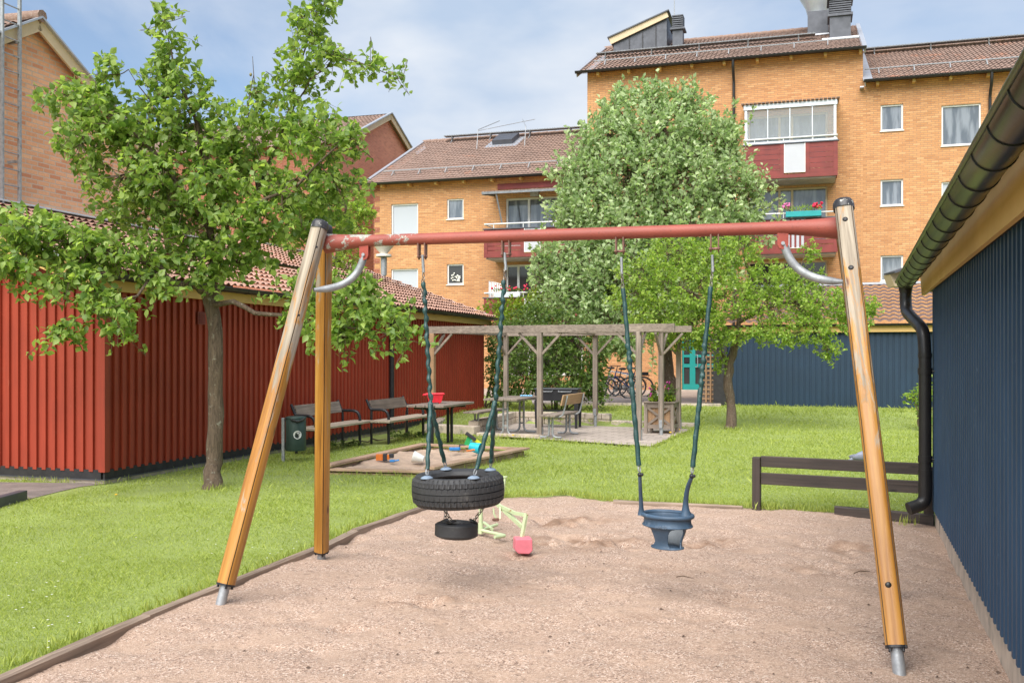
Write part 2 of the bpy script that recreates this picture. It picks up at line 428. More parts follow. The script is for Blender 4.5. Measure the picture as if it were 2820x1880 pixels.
M['glass'] = (lambda t: (t.bump(t.noise(1.2, 2, .5), .10, .05), t.set(t.ramp(t.noise(1.6, 3, .5, t.co((3, 1, .5))), [(.42, (.11, .13, .155)), (.60, (.24, .265, .30))]), .05, 0, Specular_IOR_Level=.95))[1])(NT('window_glass'))  # uneven reflection is put into the pane colour by noise
M['blind'] = (lambda t: t.set(t.ramp(t.n('TexWave', {'Scale': 9., 'Vector': t.co()}, bands_direction='Z').outputs['Fac'], [(.2, (.40, .43, .48)), (.6, (.48, .51, .55))]), .6, 0, Coat_Weight=.4))(NT('closed_white_blind'))
M['glass_d'] = NT('dark_window_glass').set((.045, .045, .045), .05, 0, Specular_IOR_Level=.7)
M['glass_c'] = NT('balcony_glass').set((.8, .85, .88), .02, 0, Transmission_Weight=.75, IOR=1.1, Specular_IOR_Level=.8)
M['frost'] = plain('frosted_panel', (.47, .48, .51), .35, 0, .04, 2, .0)
M['teal'] = plain('teal_door_paint', (.010, .26, .235), .45, 0, .08, 6, .02)
M['tealbox'] = plain('turquoise_plastic', (.01, .30, .31), .5, 0, .08, 6, .02)
M['bingreen'] = plain('dark_green_bin', (.030, .058, .048), .5, .1, .15, 10, .1)
M['lampw'] = plain('pale_lamp_glass', (.62, .58, .50), .4, 0, .05, 5, 0)
def pl_(n, c, r=.45): return plain(n, c, r, 0, .1, 20, .03)
M['pred'] = pl_('red_plastic', (.75, .025, .045)); M['pblue'] = pl_('blue_plastic', (.03, .22, .55)); M['pcyan'] = pl_('cyan_plastic', (.02, .48, .60))
M['pgreen'] = pl_('green_plastic', (.02, .36, .10)); M['pyel'] = pl_('yellow_plastic', (.62, .66, .03)); M['porange'] = pl_('orange_plastic', (.65, .17, .02))
M['pwhite'] = pl_('white_plastic', (.72, .72, .66)); M['pblack'] = pl_('black_plastic', (.03, .03, .035))
M['frame_black'] = pl_('black_bike_paint', (.015, .015, .018), .3); M['frame_white'] = pl_('white_bike_paint', (.7, .7, .7), .3); M['frame_blue'] = pl_('blue_bike_paint', (.02, .05, .20), .3)
M['geranium'] = pl_('crimson_petals', (.60, .01, .06)); M['pinkpetal'] = pl_('pink_petals', (.65, .16, .36)); M['purple'] = pl_('purple_petals', (.35, .02, .20))
M['leaf_pear'] = leafmat('pear_leaf', (.125, .215, .050), (.400, .500, .145), (1.7, 1.8, .9), .38, 1.2)
M['leaf_apple'] = leafmat('apple_leaf', (.160, .270, .045), (.430, .540, .120), (1.6, 1.7, .8), .45, 1.2)
M['leaf_beam'] = leafmat('whitebeam_leaf', (.225, .315, .140), (.620, .700, .415), (1.3, 1.5, .9), .5, 1.1)
M['leaf_dark'] = leafmat('dark_shrub_leaf', (.060, .110, .026), (.190, .270, .065), (1.5, 1.7, .8), .45)
M['leaf_yel'] = leafmat('yellow_green_leaf', (.120, .190, .015), (.320, .420, .035), (1.4, 1.5, .7), .55)
M['grass'] = leafmat('grass_blade', (.255, .325, .055), (.490, .540, .145), (1.4, 1.5, .8), .7)

# ------------------------------------------------------------------ outlines of the ground areas
def inpoly(P, x, y):
    x = np.asarray(x); y = np.asarray(y); c = np.zeros(x.shape, bool); n = len(P)
    for i in range(n):
        x0, y0 = P[i][0], P[i][1]; x1, y1 = P[(i + 1) % n][0], P[(i + 1) % n][1]
        cond = ((y0 > y) != (y1 > y)) & (x < (x1 - x0) * (y - y0) / ((y1 - y0) if y1 != y0 else 1e-9) + x0)
        c ^= cond
    return c
G_edge = [gnd(-240, 1985), gnd(0, 1862), gnd(190, 1790), gnd(400, 1705), gnd(600, 1622), gnd(740, 1575), gnd(885, 1512), gnd(983, 1464), gnd(1105, 1415), gnd(1183, 1396)]
G_back = [gnd(1300, 1381), gnd(1390, 1369), gnd(1480, 1366), gnd(1560, 1361), gnd(1640, 1375), gnd(1700, 1381), gnd(1850, 1386), gnd(2040, 1397), gnd(2320, 1412), gnd(2565, 1433)]
gcor = V(4.068, 9.267, 0); gdx = V(-.329, -.944, 0).normalized(); gdy = V(-gdx.y, gdx.x, 0)   # near blue shed: along the wall to the camera; inwards
gravel_poly = [V(-2.9, 1.6, 0)] + G_edge + G_back + [gcor.copy(), gcor + gdx * 9, V(1.2, 0, 0), V(-2.9, .2, 0)]
SBX = [gnd(905, 1281, .11), gnd(1164, 1224, .11), gnd(1441, 1236, .11), gnd(1190, 1296, .07)]
for q_ in SBX: q_.z = 0
patio = [V(-.72, 19.45, 0), V(2.42, 16.95, 0), V(3.86, 20.9, 0), V(0.02, 22.75, 0)]
asph = [gnd(219, 1341), gnd(150, 1357), gnd(66, 1378), gnd(0, 1398), gnd(-500, 1530), V(-12, 12.6, 0), V(-5.0, 12.1, 0)]
su = V(.3011, .9536, 0); sw = V(-.9536, .3011, 0); so = V(-5.069, 12.053, 0); SL = 14.31       # red shed: along the long wall, inwards
shed_foot = [so, so + su * SL, so + su * SL + sw * 6, so + sw * 6]
fo = V(5.75, 27.23, 0); fu = V(.9366, -.3505, 0); fw = V(.3505, .9366, 0)
far_foot = [fo, fo + fu * 12, fo + fu * 12 + fw * 4, fo + fw * 4]
path_poly = [gnd(1560, 1119, .2), gnd(1996, 1119, .2), gnd(2100, 1119, .2) + V(0, 0, 0), V(14, 33, .2), V(14, 39, .2), V(-5, 44, .2), V(-2, 32, .2)]
path_poly = [V(0.6, 27.2, .2), V(5.7, 26.6, .2), V(6.2, 31.5, .2), V(0.6, 32.5, .2)]
nearfoot = [gcor, gcor + gdx * 12, gcor + gdx * 12 + gdy * 5, gcor + gdy * 5]

def ground_sheet():
    xs = np.concatenate([np.array([-400, -120, -60, -30]), np.arange(-20, 24.01, .25), np.array([32, 60, 120, 400])])
    ys = np.concatenate([np.array([-60, -20]), np.arange(-6, 34.01, .25), np.array([38, 45, 60, 120, 500])])
    X, Y = np.meshgrid(xs, ys)
    a = np.clip((Y - 20) / 4, 0, 1); Z = .2 * a * a * (3 - 2 * a)
    big = [p + (p - V(1.4, 20, 0)).normalized() * .22 for p in patio]
    Z[inpoly(big, X, Y)] = -.05
    Z[inpoly(gravel_poly, X, Y)] = -.12
    Z[inpoly([gcor - gdx * .1 - gdy * .3, gcor + gdx * 14 - gdy * .3, gcor + gdx * 14 + gdy * 5, gcor - gdx * .1 + gdy * 5], X, Y)] = -.12
    big2 = [p * 1 + (p - (SBX[0] + SBX[2]) / 2) * -.06 for p in SBX]
    Z[inpoly(big2, X, Y)] = -.1
    V_ = np.stack([X, Y, Z], -1).reshape(-1, 3)
    nx, ny = len(xs), len(ys); I = np.arange(nx * ny).reshape(ny, nx)
    q = np.stack([I[:-1, :-1], I[:-1, 1:], I[1:, 1:], I[1:, :-1]], -1).reshape(-1, 4)
    t = NT('lawn_soil_and_grass')
    f = t.noise(1.1, 6, .65); g = t.noise(40, 6, .75); h = t.noise(6, 5, .7)
    cc = t.ramp(g, [(.3, (.19, .26, .055)), (.7, (.38, .45, .13))])
    cc = t.mix(.6, cc, t.ramp(f, [(.3, .70), (.7, 1.25)]), 'MULTIPLY')
    cc = t.mix(t.ramp(h, [(.60, 0.), (.78, .5)]), cc, (.30, .27, .12))
    t.set(cc, .9); t.bump(g, .8, .03)
    o = np_mesh('ground', V_, q, t.mat, None, True, 4)
    tag(o, kind='structure')
ground_sheet()

def fbm(X, Y, sc_, seed, octv=4):
    out = np.zeros(X.shape); amp = 1.; rs = np.random.RandomState(seed)
    for o in range(octv):
        g = rs.rand(64, 64)
        u = X * sc_ * 2 ** o; v = Y * sc_ * 2 ** o
        iu = np.floor(u).astype(int); iv = np.floor(v).astype(int); fu_ = u - iu; fv = v - iv
        fu_ = fu_ * fu_ * (3 - 2 * fu_); fv = fv * fv * (3 - 2 * fv)
        a = g[iv % 64, iu % 64]; b_ = g[iv % 64, (iu + 1) % 64]; c = g[(iv + 1) % 64, iu % 64]; d = g[(iv + 1) % 64, (iu + 1) % 64]
        out += amp * ((a * (1 - fu_) + b_ * fu_) * (1 - fv) + (c * (1 - fu_) + d * fu_) * fv - .5); amp *= .5
    return out

def gravel_mat():
    t = NT('pinkish_gravel_and_sand')
    vo = t.n('TexVoronoi', {'Scale': 140., 'Randomness': 1., 'Vector': t.co()})
    vo2 = t.n('TexVoronoi', {'Scale': 42., 'Randomness': 1., 'Vector': t.co((1, 1, 1), (0, 0, 0), (3, 7, 0))})
    sepc = t.n('SeparateColor'); t.put(sepc.inputs[0], vo.outputs['Color'])
    cc = t.ramp(sepc.outputs[0], [(0., (.11, .068, .05)), (.22, (.31, .205, .150)), (.6, (.46, .32, .240)), (.88, (.58, .425, .335)), (1., (.76, .65, .55))])
    big = t.noise(.9, 5, .6); fine = t.noise(45, 4, .65); mid = t.noise(3.2, 5, .7)
    sand = t.ramp(fine, [(.3, (.36, .245, .175)), (.7, (.48, .34, .252))])
    cc = t.mix(t.ramp(mid, [(.44, .10), (.62, .75)]), cc, sand)
    cc = t.mix(.5, cc, t.ramp(big, [(.3, .82), (.7, 1.15)]), 'MULTIPLY')
    sp2 = t.n('SeparateColor'); t.put(sp2.inputs[0], vo2.outputs['Color'])
    cc = t.mix(t.ramp(sp2.outputs[1], [(.965, 0.), (.975, .45)]), cc, (.16, .11, .08))
    at_ = t.n('Attribute', attribute_name='damp'); cc = t.mix(t.math('MULTIPLY', at_.outputs['Fac'], .92), cc, (.24, .145, .092))
    t.set(cc, .95)
    hh = t.math('ADD', t.math('MULTIPLY', vo.outputs['Distance'], 1.0), fine)
    t.bump(hh, .5, .010)
    return t.mat
M['gravel'] = gravel_mat()
def gravel_sheet():
    st = .025
    xs = np.arange(-3.6, 4.6, st); ys = np.arange(.6, 11.2, st)
    X, Y = np.meshgrid(xs, ys)
    Z = .03 * fbm(X, Y, .8, 1) + .018 * fbm(X, Y, 3.0, 2) + .006 * fbm(X, Y, 13, 3, 2) + .002 * fbm(X, Y, 40, 31, 1)
    dm = np.zeros(X.shape)
    spots = [(1560, 1425, .60, .24, 1.1), (1600, 1480, .7, .28, 1.1), (1640, 1500, .7, .22, .55), (1950, 1488, .45, .2, .8), (2330, 1500, .5, .25, .8), (2280, 1560, .45, .2, .6), (1440, 1525, .25, .12, .7), (1180, 1650, .5, .14, .6), (1500, 1600, .5, .15, .4),
             (2080, 1640, .35, .12, .5), (1240, 1445, .3, .1, .4), (2000, 1475, .3, .12, .7), (1750, 1560, .6, .2, .4), (900, 1720, .5, .12, .3), (1850, 1700, .5, .12, .3)]
    for px, py, rx, ry, k in spots:
        p = gnd(px, py); w = np.exp(-(((X - p.x) / rx) ** 2 + ((Y - p.y) / (ry * 1.6)) ** 2) * 2)
        Z += k * w * (-.02 + .11 * fbm(X, Y, 7, int(px) % 97, 4)); dm += k * w * np.clip(.35 + 2.6 * fbm(X, Y, 7, int(py) % 89, 4), 0, 1.4)
    rs = np.random.RandomState(5)
    for i in range(260):
        cx, cy = rs.uniform(-3, 4), rs.uniform(2.5, 10.4); r = rs.uniform(.06, .17)
        w = np.exp(-(((X - cx) / r) ** 2 + ((Y - cy) / r) ** 2)); Z -= rs.uniform(.008, .028) * w
    M_ = inpoly(gravel_poly, X, Y)
    e = inpoly([p + (p - V(.7, 6, 0)).normalized() * .09 for p in gravel_poly], X, Y)
    nx, ny = len(xs), len(ys); I = np.arange(nx * ny).reshape(ny, nx)
    keep = (e[:-1, :-1] & e[1:, :-1] & e[:-1, 1:] & e[1:, 1:])
    q = np.stack([I[:-1, :-1], I[:-1, 1:], I[1:, 1:], I[1:, :-1]], -1)[keep].reshape(-1, 4)
    wd = np.abs((X - gcor.x) * gdy.x + (Y - gcor.y) * gdy.y); Z -= .04 * np.exp(-wd / .25)
    Z = np.clip(Z - .01, -.09, .085)
    o = np_mesh('gravel', np.stack([X, Y, Z], -1).reshape(-1, 3), q, M['gravel'], None, True, 4)
    a = o.data.attributes.new('damp', 'FLOAT', 'POINT'); a.data.foreach_set('value', np.clip(dm, 0, 1).ravel().astype(np.float32))
    tag(o, kind='structure')
    global GZ
    def GZ(x, y):
        i = int(round((y - .6) / st)); j = int(round((x + 3.6) / st))
        return float(Z[max(0, min(ny - 1, i)), max(0, min(nx - 1, j))])
gravel_sheet()

def pebbles():
    rs = np.random.RandomState(3); N = 26000
    y = 4.3 + (10.4 - 4.3) * rs.rand(N) ** 1.5; x = rs.uniform(-3.2, 4.2, N)
    ok = inpoly([p + (V(.7, 6, 0) - p).normalized() * .06 for p in gravel_poly], x, y); x, y = x[ok], y[ok]; N = len(x)
    r = rs.uniform(.0015, .0036, N) * (1 + (rs.rand(N) > .985) * 1.2)
    z = np.array([GZ(a, b_) for a, b_ in zip(x, y)])
    T = np.array([(1, 0, 0), (-.5, .87, 0), (-.5, -.87, 0), (.1, .1, .9)]); Fc = np.array([(0, 1, 3), (1, 2, 3), (2, 0, 3)])
    a = rs.rand(N) * 6.28; c, s_ = np.cos(a), np.sin(a)
    vx = T[None, :, 0] * c[:, None] - T[None, :, 1] * s_[:, None]; vy = T[None, :, 0] * s_[:, None] + T[None, :, 1] * c[:, None]
    P = np.stack([x[:, None] + vx * r[:, None], y[:, None] + vy * r[:, None], z[:, None] + T[None, :, 2] * r[:, None] * .9], -1)
    fs = (Fc[None] + 4 * np.arange(N)[:, None, None]).reshape(-1, 3)
    t = NT('loose_gravel_grain'); g = t.n('NewGeometry')
    t.set(t.ramp(g.outputs['Random Per Island'], [(0., (.10, .065, .05)), (.3, (.34, .22, .165)), (.7, (.52, .37, .29)), (1., (.74, .66, .58))]), .9)
    tag(np_mesh('loose_gravel', P.reshape(-1, 3), fs, t.mat), 'loose pinkish gravel grains lying on the play area', 'gravel', None, 'stuff')
pebbles()

# asphalt patch, patio paving, path
def sheet(name, poly, z, mat, kind='structure', th=.0):
    m = MB().add([(p[0], p[1], (p[2] if len(p) > 2 else 0) + z) for p in poly], [tuple(range(len(poly)))])
    o = m.build(name, mat)
    if o.data.polygons[0].normal.z < 0: o.data.flip_normals()
    return tag(o, kind=kind)
M['asphalt'] = plain('old_asphalt', (.20, .165, .15), .95, 0, .25, 3, .6, 120, ((.42, .36, .32), 45, .62, .05))
M['path'] = plain('grey_path', (.36, .32, .31), .95, 0, .15, 2, .3, 90)
sheet('pavement', asph, .006, M['asphalt'])
def paver_mat(name, c, w, h, ang):
    t = NT(name)
    nd = t.n('TexBrick', {'Scale': 1., 'Mortar Size': .008, 'Mortar Smooth': .2, 'Brick Width': w, 'Row Height': h, 'Color1': dk(c, .85), 'Color2': dk(c, 1.12), 'Mortar': (.10, .085, .06)}); t.put(nd.inputs['Vector'], t.co((1, 1, 1), (0, 0, ang)))
    cc = t.mix(.5, nd.outputs['Color'], t.ramp(t.noise(1.4, 5, .65), [(.3, .7), (.7, 1.2)]), 'MULTIPLY')
    t.set(cc, .9); t.bump(t.math('SUBTRACT', t.noise(50, 3), nd.outputs['Fac']), .5, .01); return t.mat
M['pavers'] = paver_mat('concrete_pavers', (.43, .36, .31), .42, .21, .42)
M['pavers2'] = paver_mat('pale_paving_slabs', (.44, .35, .29), .7, .35, -.3)
sheet('patio_paving', patio, .012, M['pavers'])
sheet('path', path_poly, .008, M['path'])
sheet('paving', [V(0.6, 32.5, .2), V(6.2, 31.5, .2), V(13, 31, .2), V(14.5, 36.2, .2), V(-7, 42.6, .2), V(-3, 34, .2)], .012, M['pavers2'])
kb = thing('path_kerb', (3, 27, .2), 0, 'long low concrete kerb between the back lawn and the grey path', 'kerb')
MB().bar((0.6, 27.16, .23), (5.72, 26.55, .23), .12, .1).build('kerb_stone', M['conc'], kb, bev=.01)
kb2 = MB().bar(gnd(-160, 1440) + V(0, 0, .03), gnd(64, 1376) + V(0, 0, .03), .10, .16).build('kerb', M['grey_clad'], bev=.01)
tag(kb2, 'short dark grey kerb at the left edge beside the asphalt', 'kerb')

# ------------------------------------------------------------------ timber edging of the gravel
def timber(a, b_, w, h, mat, label, group='timber edging boards round the gravel', name='edging_timber', lift=.0):
    a, b_ = Vector(a), Vector(b_)
    d = b_ - a; o = thing(name, (a.x, a.y, 0), math.atan2(d.y, d.x), label, 'edging', group)
    l = d.length; m = MB(); n = max(2, int(l / .25))
    rs = random.Random(int(abs(a.x * 100)))
    prof = lambda: [(-w / 2 + rs.uniform(-.006, .006), -.1), (w / 2, -.1), (w / 2 + rs.uniform(-.006, .004), h - .012), (w / 2 - .014, h + rs.uniform(-.006, .003)), (-w / 2 + .014, h + rs.uniform(-.006, .004)), (-w / 2 + rs.uniform(-.005, .004), h - .012)]
    base = 0
    for i in range(n + 1):
        x = l * i / n
        for (py_, pz) in prof(): m.v.append(V(x, py_, pz))
    for i in range(n):
        for k in range(6): m.f.append((i * 6 + k, (i + 1) * 6 + k, (i + 1) * 6 + (k + 1) % 6, i * 6 + (k + 1) % 6)); m.m.append(0)
    m.f.append(tuple(range(5, -1, -1))[::-1]); m.m.append(0); m.f.append(tuple(n * 6 + k for k in range(6))); m.m.append(0)
    o.location.z = lift
    me = m.build('board', mat, o, world=False)
    import bmesh as bm_
    b2_ = bm_.new(); b2_.from_mesh(me.data); bm_.ops.recalc_face_normals(b2_, faces=b2_.faces); b2_.to_mesh(me.data); b2_.free()
    return o
timber(G_edge[0], G_edge[3], .065, .036, M['edge'], 'nearest weathered edging board at the lower left corner of the photo')
timber(G_edge[3], G_edge[6], .065, .042, M['edge'], 'edging board behind the feet of the two left swing legs')
timber(G_edge[6], G_edge[7], .08, .035, M['edge'], 'short sunken edging board just past the upright left swing leg')
timber(gnd(975, 1468), gnd(1190, 1394), .06, .045, M['edge'], 'raised edging board ending under the hanging tyres')
timber(gnd(1690, 1381), gnd(2045, 1397), .07, .022, M['edge'], 'thin sunken edging board behind the blue baby swing seat')
timber(gnd(2300, 1412), gnd(2572, 1437), .07, .075, M['fence'], 'dark edging board at the foot of the low fence')

# ------------------------------------------------------------------ sheds
def battens(mb, p0, u, out, length, z0, ztop, sp, bw, bt, zlow=.012, backing=True, skip=None):
    "vertical board cladding: a backing sheet plus raised boards; ztop is a function of the distance"
    p0, u, out = Vector(p0), Vector(u), Vector(out)
    if backing:
        m = max(1, int(length / 1.0)); k = out * .0
        vs = []; fs = []
        for i in range(m + 1):
            x = length * i / m; vs += [p0 + u * x + V(0, 0, z0), p0 + u * x + V(0, 0, ztop(x))]
        fs = [(2 * i, 2 * i + 2, 2 * i + 3, 2 * i + 1) for i in range(m)]
        mb.add(vs, fs)
    n = int(length / sp)
    for i in range(n + 1):
        x = i * sp + bw / 2
        if x + bw / 2 > length + 1e-3: break
        a = z0 - zlow + rnd.uniform(-.002, .002); b_ = ztop(x)
        c = p0 + u * x + out * (bt / 2 + .001); c.z = (a + b_) / 2
        mb.box(c, (bw, bt, b_ - a), Matrix((u, out, V(0, 0, 1))).transposed())
def tile_roof(mb, p0, u, v, LU, LV, wave=.15, course=.33, amp=.024, step=.022, clip=None, lap=.045):
    "pantile roof: waves across, a step at each course; clip(a) gives the covered length up the slope at distance a"
    p0, u, v = Vector(p0), Vector(u).normalized(), Vector(v).normalized(); nrm = u.cross(v)
    if nrm.z < 0: nrm = -nrm
    nu = int(LU / wave) * 6 + 1; nc = max(1, int(round(LV / course))); base = len(mb.v)
    hs = [amp * (.5 + .5 * math.cos(2 * math.pi * (i % 6) / 6 + .5)) ** .8 for i in range(nu)]
    rows = []
    for c in range(nc):
        rows += [(c * LV / nc - lap, step * (1.5 if lap > .03 else 1.0)), ((c + 1) * LV / nc + .01, 0.)]
    jit = [[rnd.uniform(-.004, .004) for _ in range(nu // 6 + 2)] for _ in range(nc)]
    for ri, (vv, s_) in enumerate(rows):
        for i in range(nu):
            x = LU * i / (nu - 1); j = jit[ri // 2][i // 6]
            q = vv if not clip else min(vv, clip(x))
            mb.v.append(p0 + u * x + v * (q - (.0 if s_ == 0 else j * 2)) + nrm * (hs[i] + s_ + j))
    nr = len(rows)
    for r in range(0, nr, 2):      # every course is a strip of its own, lapping over the one below
        for i in range(nu - 1):
            a = base + r * nu + i; mb.f.append((a, a + 1, a + nu + 1, a + nu)); mb.m.append(0)
    for i in range(nu - 1):   # thickness at the eave
        pass
def half_gutter(mb, a, b_, r, n=8, seg=None, mi=0, bead=.3):
    "half-round gutter from a to b, open side up"
    a, b_ = Vector(a), Vector(b_); d = (b_ - a).normalized(); s_ = d.cross(V(0, 0, 1)).normalized(); up = s_.cross(d)
    pr = [(math.cos(math.pi + math.pi * k / n) * r, math.sin(math.pi + math.pi * k / n) * r) for k in range(n + 1)]
    pi_ = [(x * .94, y * .94) for x, y in reversed(pr)]
    mb.ext(pr + pi_, a, s_, up, b_ - a, mi)
    for sgn in (-1, 1): mb.tube([a + s_ * sgn * r, b_ + s_ * sgn * r], r * .10, 6, mi=mi)
    if seg:
        for t in seg:
            c = lerp(a, b_, t); mb.ext([(x * 1.05, y * 1.05) for x, y in pr] + [(x * .99, y * .99) for x, y in reversed(pr)], c - d * .012, s_, up, d * .024, mi)

# --- the red shed with the long wall
PIT = .357
def zroof(y): return 2.60 + PIT * (y + .15)
rs_ = thing('red_shed', so, math.atan2(su.y, su.x), 'long red timber shed with pale tiled roof on the left', 'shed')
def sp(x, y, z): return so + su * x + sw * y + V(0, 0, z)
out = -sw
m = MB(); battens(m, sp(0, 0, 0), su, out, SL, .165, lambda x: 2.50, .145, .060, .034)
battens(m, sp(0, 0, 0), sw, -su, 6.0, .165, lambda y: zroof(y) - .14, .145, .060, .034)
m.add([sp(SL, 0, .16), sp(SL, 4.6, .16), sp(SL, 4.6, zroof(4.6) - .1), sp(SL, 0, zroof(0) - .1)], [(0, 1, 2, 3)])
m.box(sp(-.012, -.012, 1.33), (.075, .075, 2.36), Matrix((su, sw, V(0, 0, 1))).transposed())
m.build('wall', M['red_clad'], rs_)
m = MB()
m.bar(sp(-.02, -.012, .115), sp(SL + .02, -.012, .115), .03, .12); m.bar(sp(-.012, 0.03, .115), sp(-.012, 6, .115), .03, .12)
m.build('tar_board', M['tar'], rs_)
m = MB(); m.bar(sp(-.045, -.045, .055), sp(SL + .03, -.045, .055), .014, .012); m.bar(sp(-.045, -.04, .055), sp(-.045, 6, .055), .014, .012); m.build('drip_edge', M['grey_clad'], rs_)
m = MB(); m.bar(sp(-.01, .05, 0.0), sp(SL, .05, 0), .12, .11); m.bar(sp(.05, .115, 0), sp(.05, 6, 0), .12, .11); m.build('plinth', M['conc'], rs_)
m = MB(); m.bar(sp(-.30, -.10, 2.495), sp(SL + .33, -.10, 2.495), .03, .20); m.bar(sp(-.30, -.06, zroof(-.06) - .12), sp(-.30, 3.5, zroof(3.5) - .12), .03, .20); m.bar(sp(SL + .30, -.06, zroof(-.06) - .12), sp(SL + .30, 4.6, zroof(4.6) - .12), .03, .2)
m.build('fascia_board', M['ochre'], rs_, bev=.004)
m = MB(); m.b(0, 1, 0, 1, 0, 1) if 0 else None
m.add([sp(-.28, -.085, 2.47), sp(SL + .28, -.085, 2.47), sp(SL + .28, .02, 2.47), sp(-.28, .02, 2.47)], [(0, 1, 2, 3)])
m.add([sp(-.29, 0, zroof(0) - .13), sp(.0, 0, zroof(0) - .13), sp(0, 3.5, zroof(3.5) - .13), sp(-.29, 3.5, zroof(3.5) - .13)], [(0, 1, 2, 3)])
m.add([sp(SL, 0, zroof(0) - .13), sp(SL + .28, 0, zroof(0) - .13), sp(SL + .28, 4.6, zroof(4.6) - .13), sp(SL, 4.6, zroof(4.6) - .13)], [(0, 1, 2, 3)])
m.build('soffit', M['tar'], rs_)
slope = (sw + V(0, 0, PIT)).normalized(); kf = math.sqrt(1 + PIT * PIT)
m = MB(); tile_roof(m, sp(-.33, -.17, zroof(-.17)), su, slope, 8.3, 3.67 * kf, .155, .33, .040, .034)
tile_roof(m, sp(8.0, -.17, zroof(-.17)), su, slope, SL - 8 + .33, 4.82 * kf, .155, .33, .040, .034)
m.build('roof', M['tile_shed'], rs_)
for a_, b__, w__ in ((sp(-.35, 3.44, zroof(3.5) + .05), sp(8.0, 3.44, zroof(3.5) + .05), .26), (sp(8.3, 4.62, zroof(4.65) + .05), sp(SL + .35, 4.62, zroof(4.65) + .05), .22), (sp(SL + .34, -.17, zroof(-.17) + .04), sp(SL + .34, 4.65, zroof(4.65) + .04), .10), (sp(-.34, -.17, zroof(-.17) + .04), sp(-.34, 3.4, zroof(3.4) + .04), .10)):
    m = MB(); m.bar(a_, b__, w__, .03); m.build('flashing', M['zinc_l'], rs_)
m = MB(); half_gutter(m, sp(-.38, -.24, 2.585), sp(SL + .36, -.24, 2.595), .07, 8, [i / 24 for i in range(1, 24)])
m.build('gutter', M['black_pipe'], rs_)
tq, _ = onpl(1080, 1000, so - sw * .1, su)
m = MB(); m.tube(fillet([sp(tq, -.24, 2.55), sp(tq, -.22, 2.40), sp(tq, -.09, 2.25), sp(tq, -.09, .12)], .08), .05, 12)
for z in (.5, 1.6, 2.1): m.lathe(sp(tq, -.09, z), [(.055, -.02), (.055, .02)], 12, cap=True)
m.build('downpipe', M['black_steel'], rs_, smooth=True)
t0, z0 = onpl(538, 858, so, su); t1, z1 = onpl(558, 894, so, su)
m = MB(); m.b(0, 0, 0, 0, 0, 0) if 0 else None
m.box(sp((t0 + t1) / 2, -.03, (z0 + z1) / 2), (abs(t1 - t0), .03, abs(z0 - z1)), Matrix((su, sw, V(0, 0, 1))).transposed())
for k in range(5): m.box(sp((t0 + t1) / 2, -.05, lerp(z1, z0, .15 + .17 * k)), (abs(t1 - t0) * .8, .02, .008), Matrix((su, sw, V(0, 0, 1))).transposed())
m.build('air_vent', M['dred'], rs_)
wl = thing('wall_lamp', sp(-.03, 1.5, 0), 0, 'black round wall fitting on the red shed at the left edge', 'wall lamp')
wp_ = at(2, 872, 12.6); m = MB(); m.tube([wp_ + V(-.25, .1, 0), wp_ + V(.03, -.06, 0)], .035, 14); m.tube([wp_ + V(.0, -.045, 0), wp_ + V(.04, -.065, 0)], .042, 14); m.build('housing', M['black_steel'], wl, smooth=True)

# --- the near blue shed on the right
bs = thing('blue_shed', gcor, math.atan2(gdx.y, gdx.x), 'dark blue timber shed with black gutter close at the right edge', 'shed')
def gp(x, y, z): return gcor + gdx * x + gdy * y + V(0, 0, z)
m = MB(); battens(m, gp(0, 0, 0), gdx, -gdy, 12.5, .16, lambda x: 2.22, .130, .046, .045, 0.03)
battens(m, gp(0, 0, 0), gdy, -gdx, 4, .10, lambda x: 2.2, .118, .05, .03, .03)
m.build('wall', M['blue_clad'], bs)
m = MB(); m.bar(gp(-.03, .03, -.01), gp(12.5, .03, -.01), .10, .26); m.bar(gp(.03, .09, -.01), gp(.03, 4, -.01), .10, .26); m.build('plinth', M['conc'], bs)
m = MB(); m.bar(gp(-.0, -.002, .14), gp(12.5, -.002, .14), .02, .03); m.build('drip_edge', M['grey_clad'], bs)
m = MB()
m.add([gp(-.55, -.075, 2.205), gp(12.5, -.075, 2.205), gp(12.5, -.105, 2.205), gp(-.55, -.105, 2.205), gp(-.85, -.075, 2.48), gp(12.5, -.075, 2.48), gp(12.5, -.105, 2.48), gp(-.85, -.105, 2.48)], [(0, 1, 2, 3), (4, 7, 6, 5), (0, 4, 5, 1), (1, 5, 6, 2), (2, 6, 7, 3), (3, 7, 4, 0)])
m.build('fascia_board', M['ochre'], bs)
m = MB(); m.add([gp(-.5, -.075, 2.235), gp(12.5, -.075, 2.235), gp(12.5, .02, 2.235), gp(-.5, .02, 2.235)], [(0, 1, 2, 3)]); m.add([gp(-.5, 0.02, 2.235), gp(0, .02, 2.235), gp(0, 4, 3.2), gp(-.5, 4, 3.2)], [(0, 1, 2, 3)]); m.build('soffit', M['tar'], bs)
sl2 = (gdy + V(0, 0, PIT)).normalized()
m = MB(); tile_roof(m, gp(-.9, -.17, 2.49), gdx, sl2, 13.4, 5.0, .155, .33, .03, .028); m.build('roof', M['tile_shed'], bs)
ga, gb = gp(-.66, -.255, 2.355), gp(12.3, -.255, 2.455)
m = MB(); half_gutter(m, ga, gb, .085, 14, [])
for k in (-1, 1): m.tube([ga + (-gdy) * .085 * k, gb + (-gdy) * .085 * k], .015, 8)
def gutmat():
    t = NT('dark_gutter_with_algae'); sp_ = t.co((1, 9, 9)); f = t.noise(1.2, 5, .6, sp_)
    cc = t.ramp(f, [(.40, (.024, .021, .018)), (.58, (.034, .034, .018)), (.75, (.042, .029, .020))])
    t.set(cc, .30, 0, Specular_IOR_Level=.5); t.bump(t.noise(30, 3), .05, .01); return t.mat
M['gutter'] = gutmat()
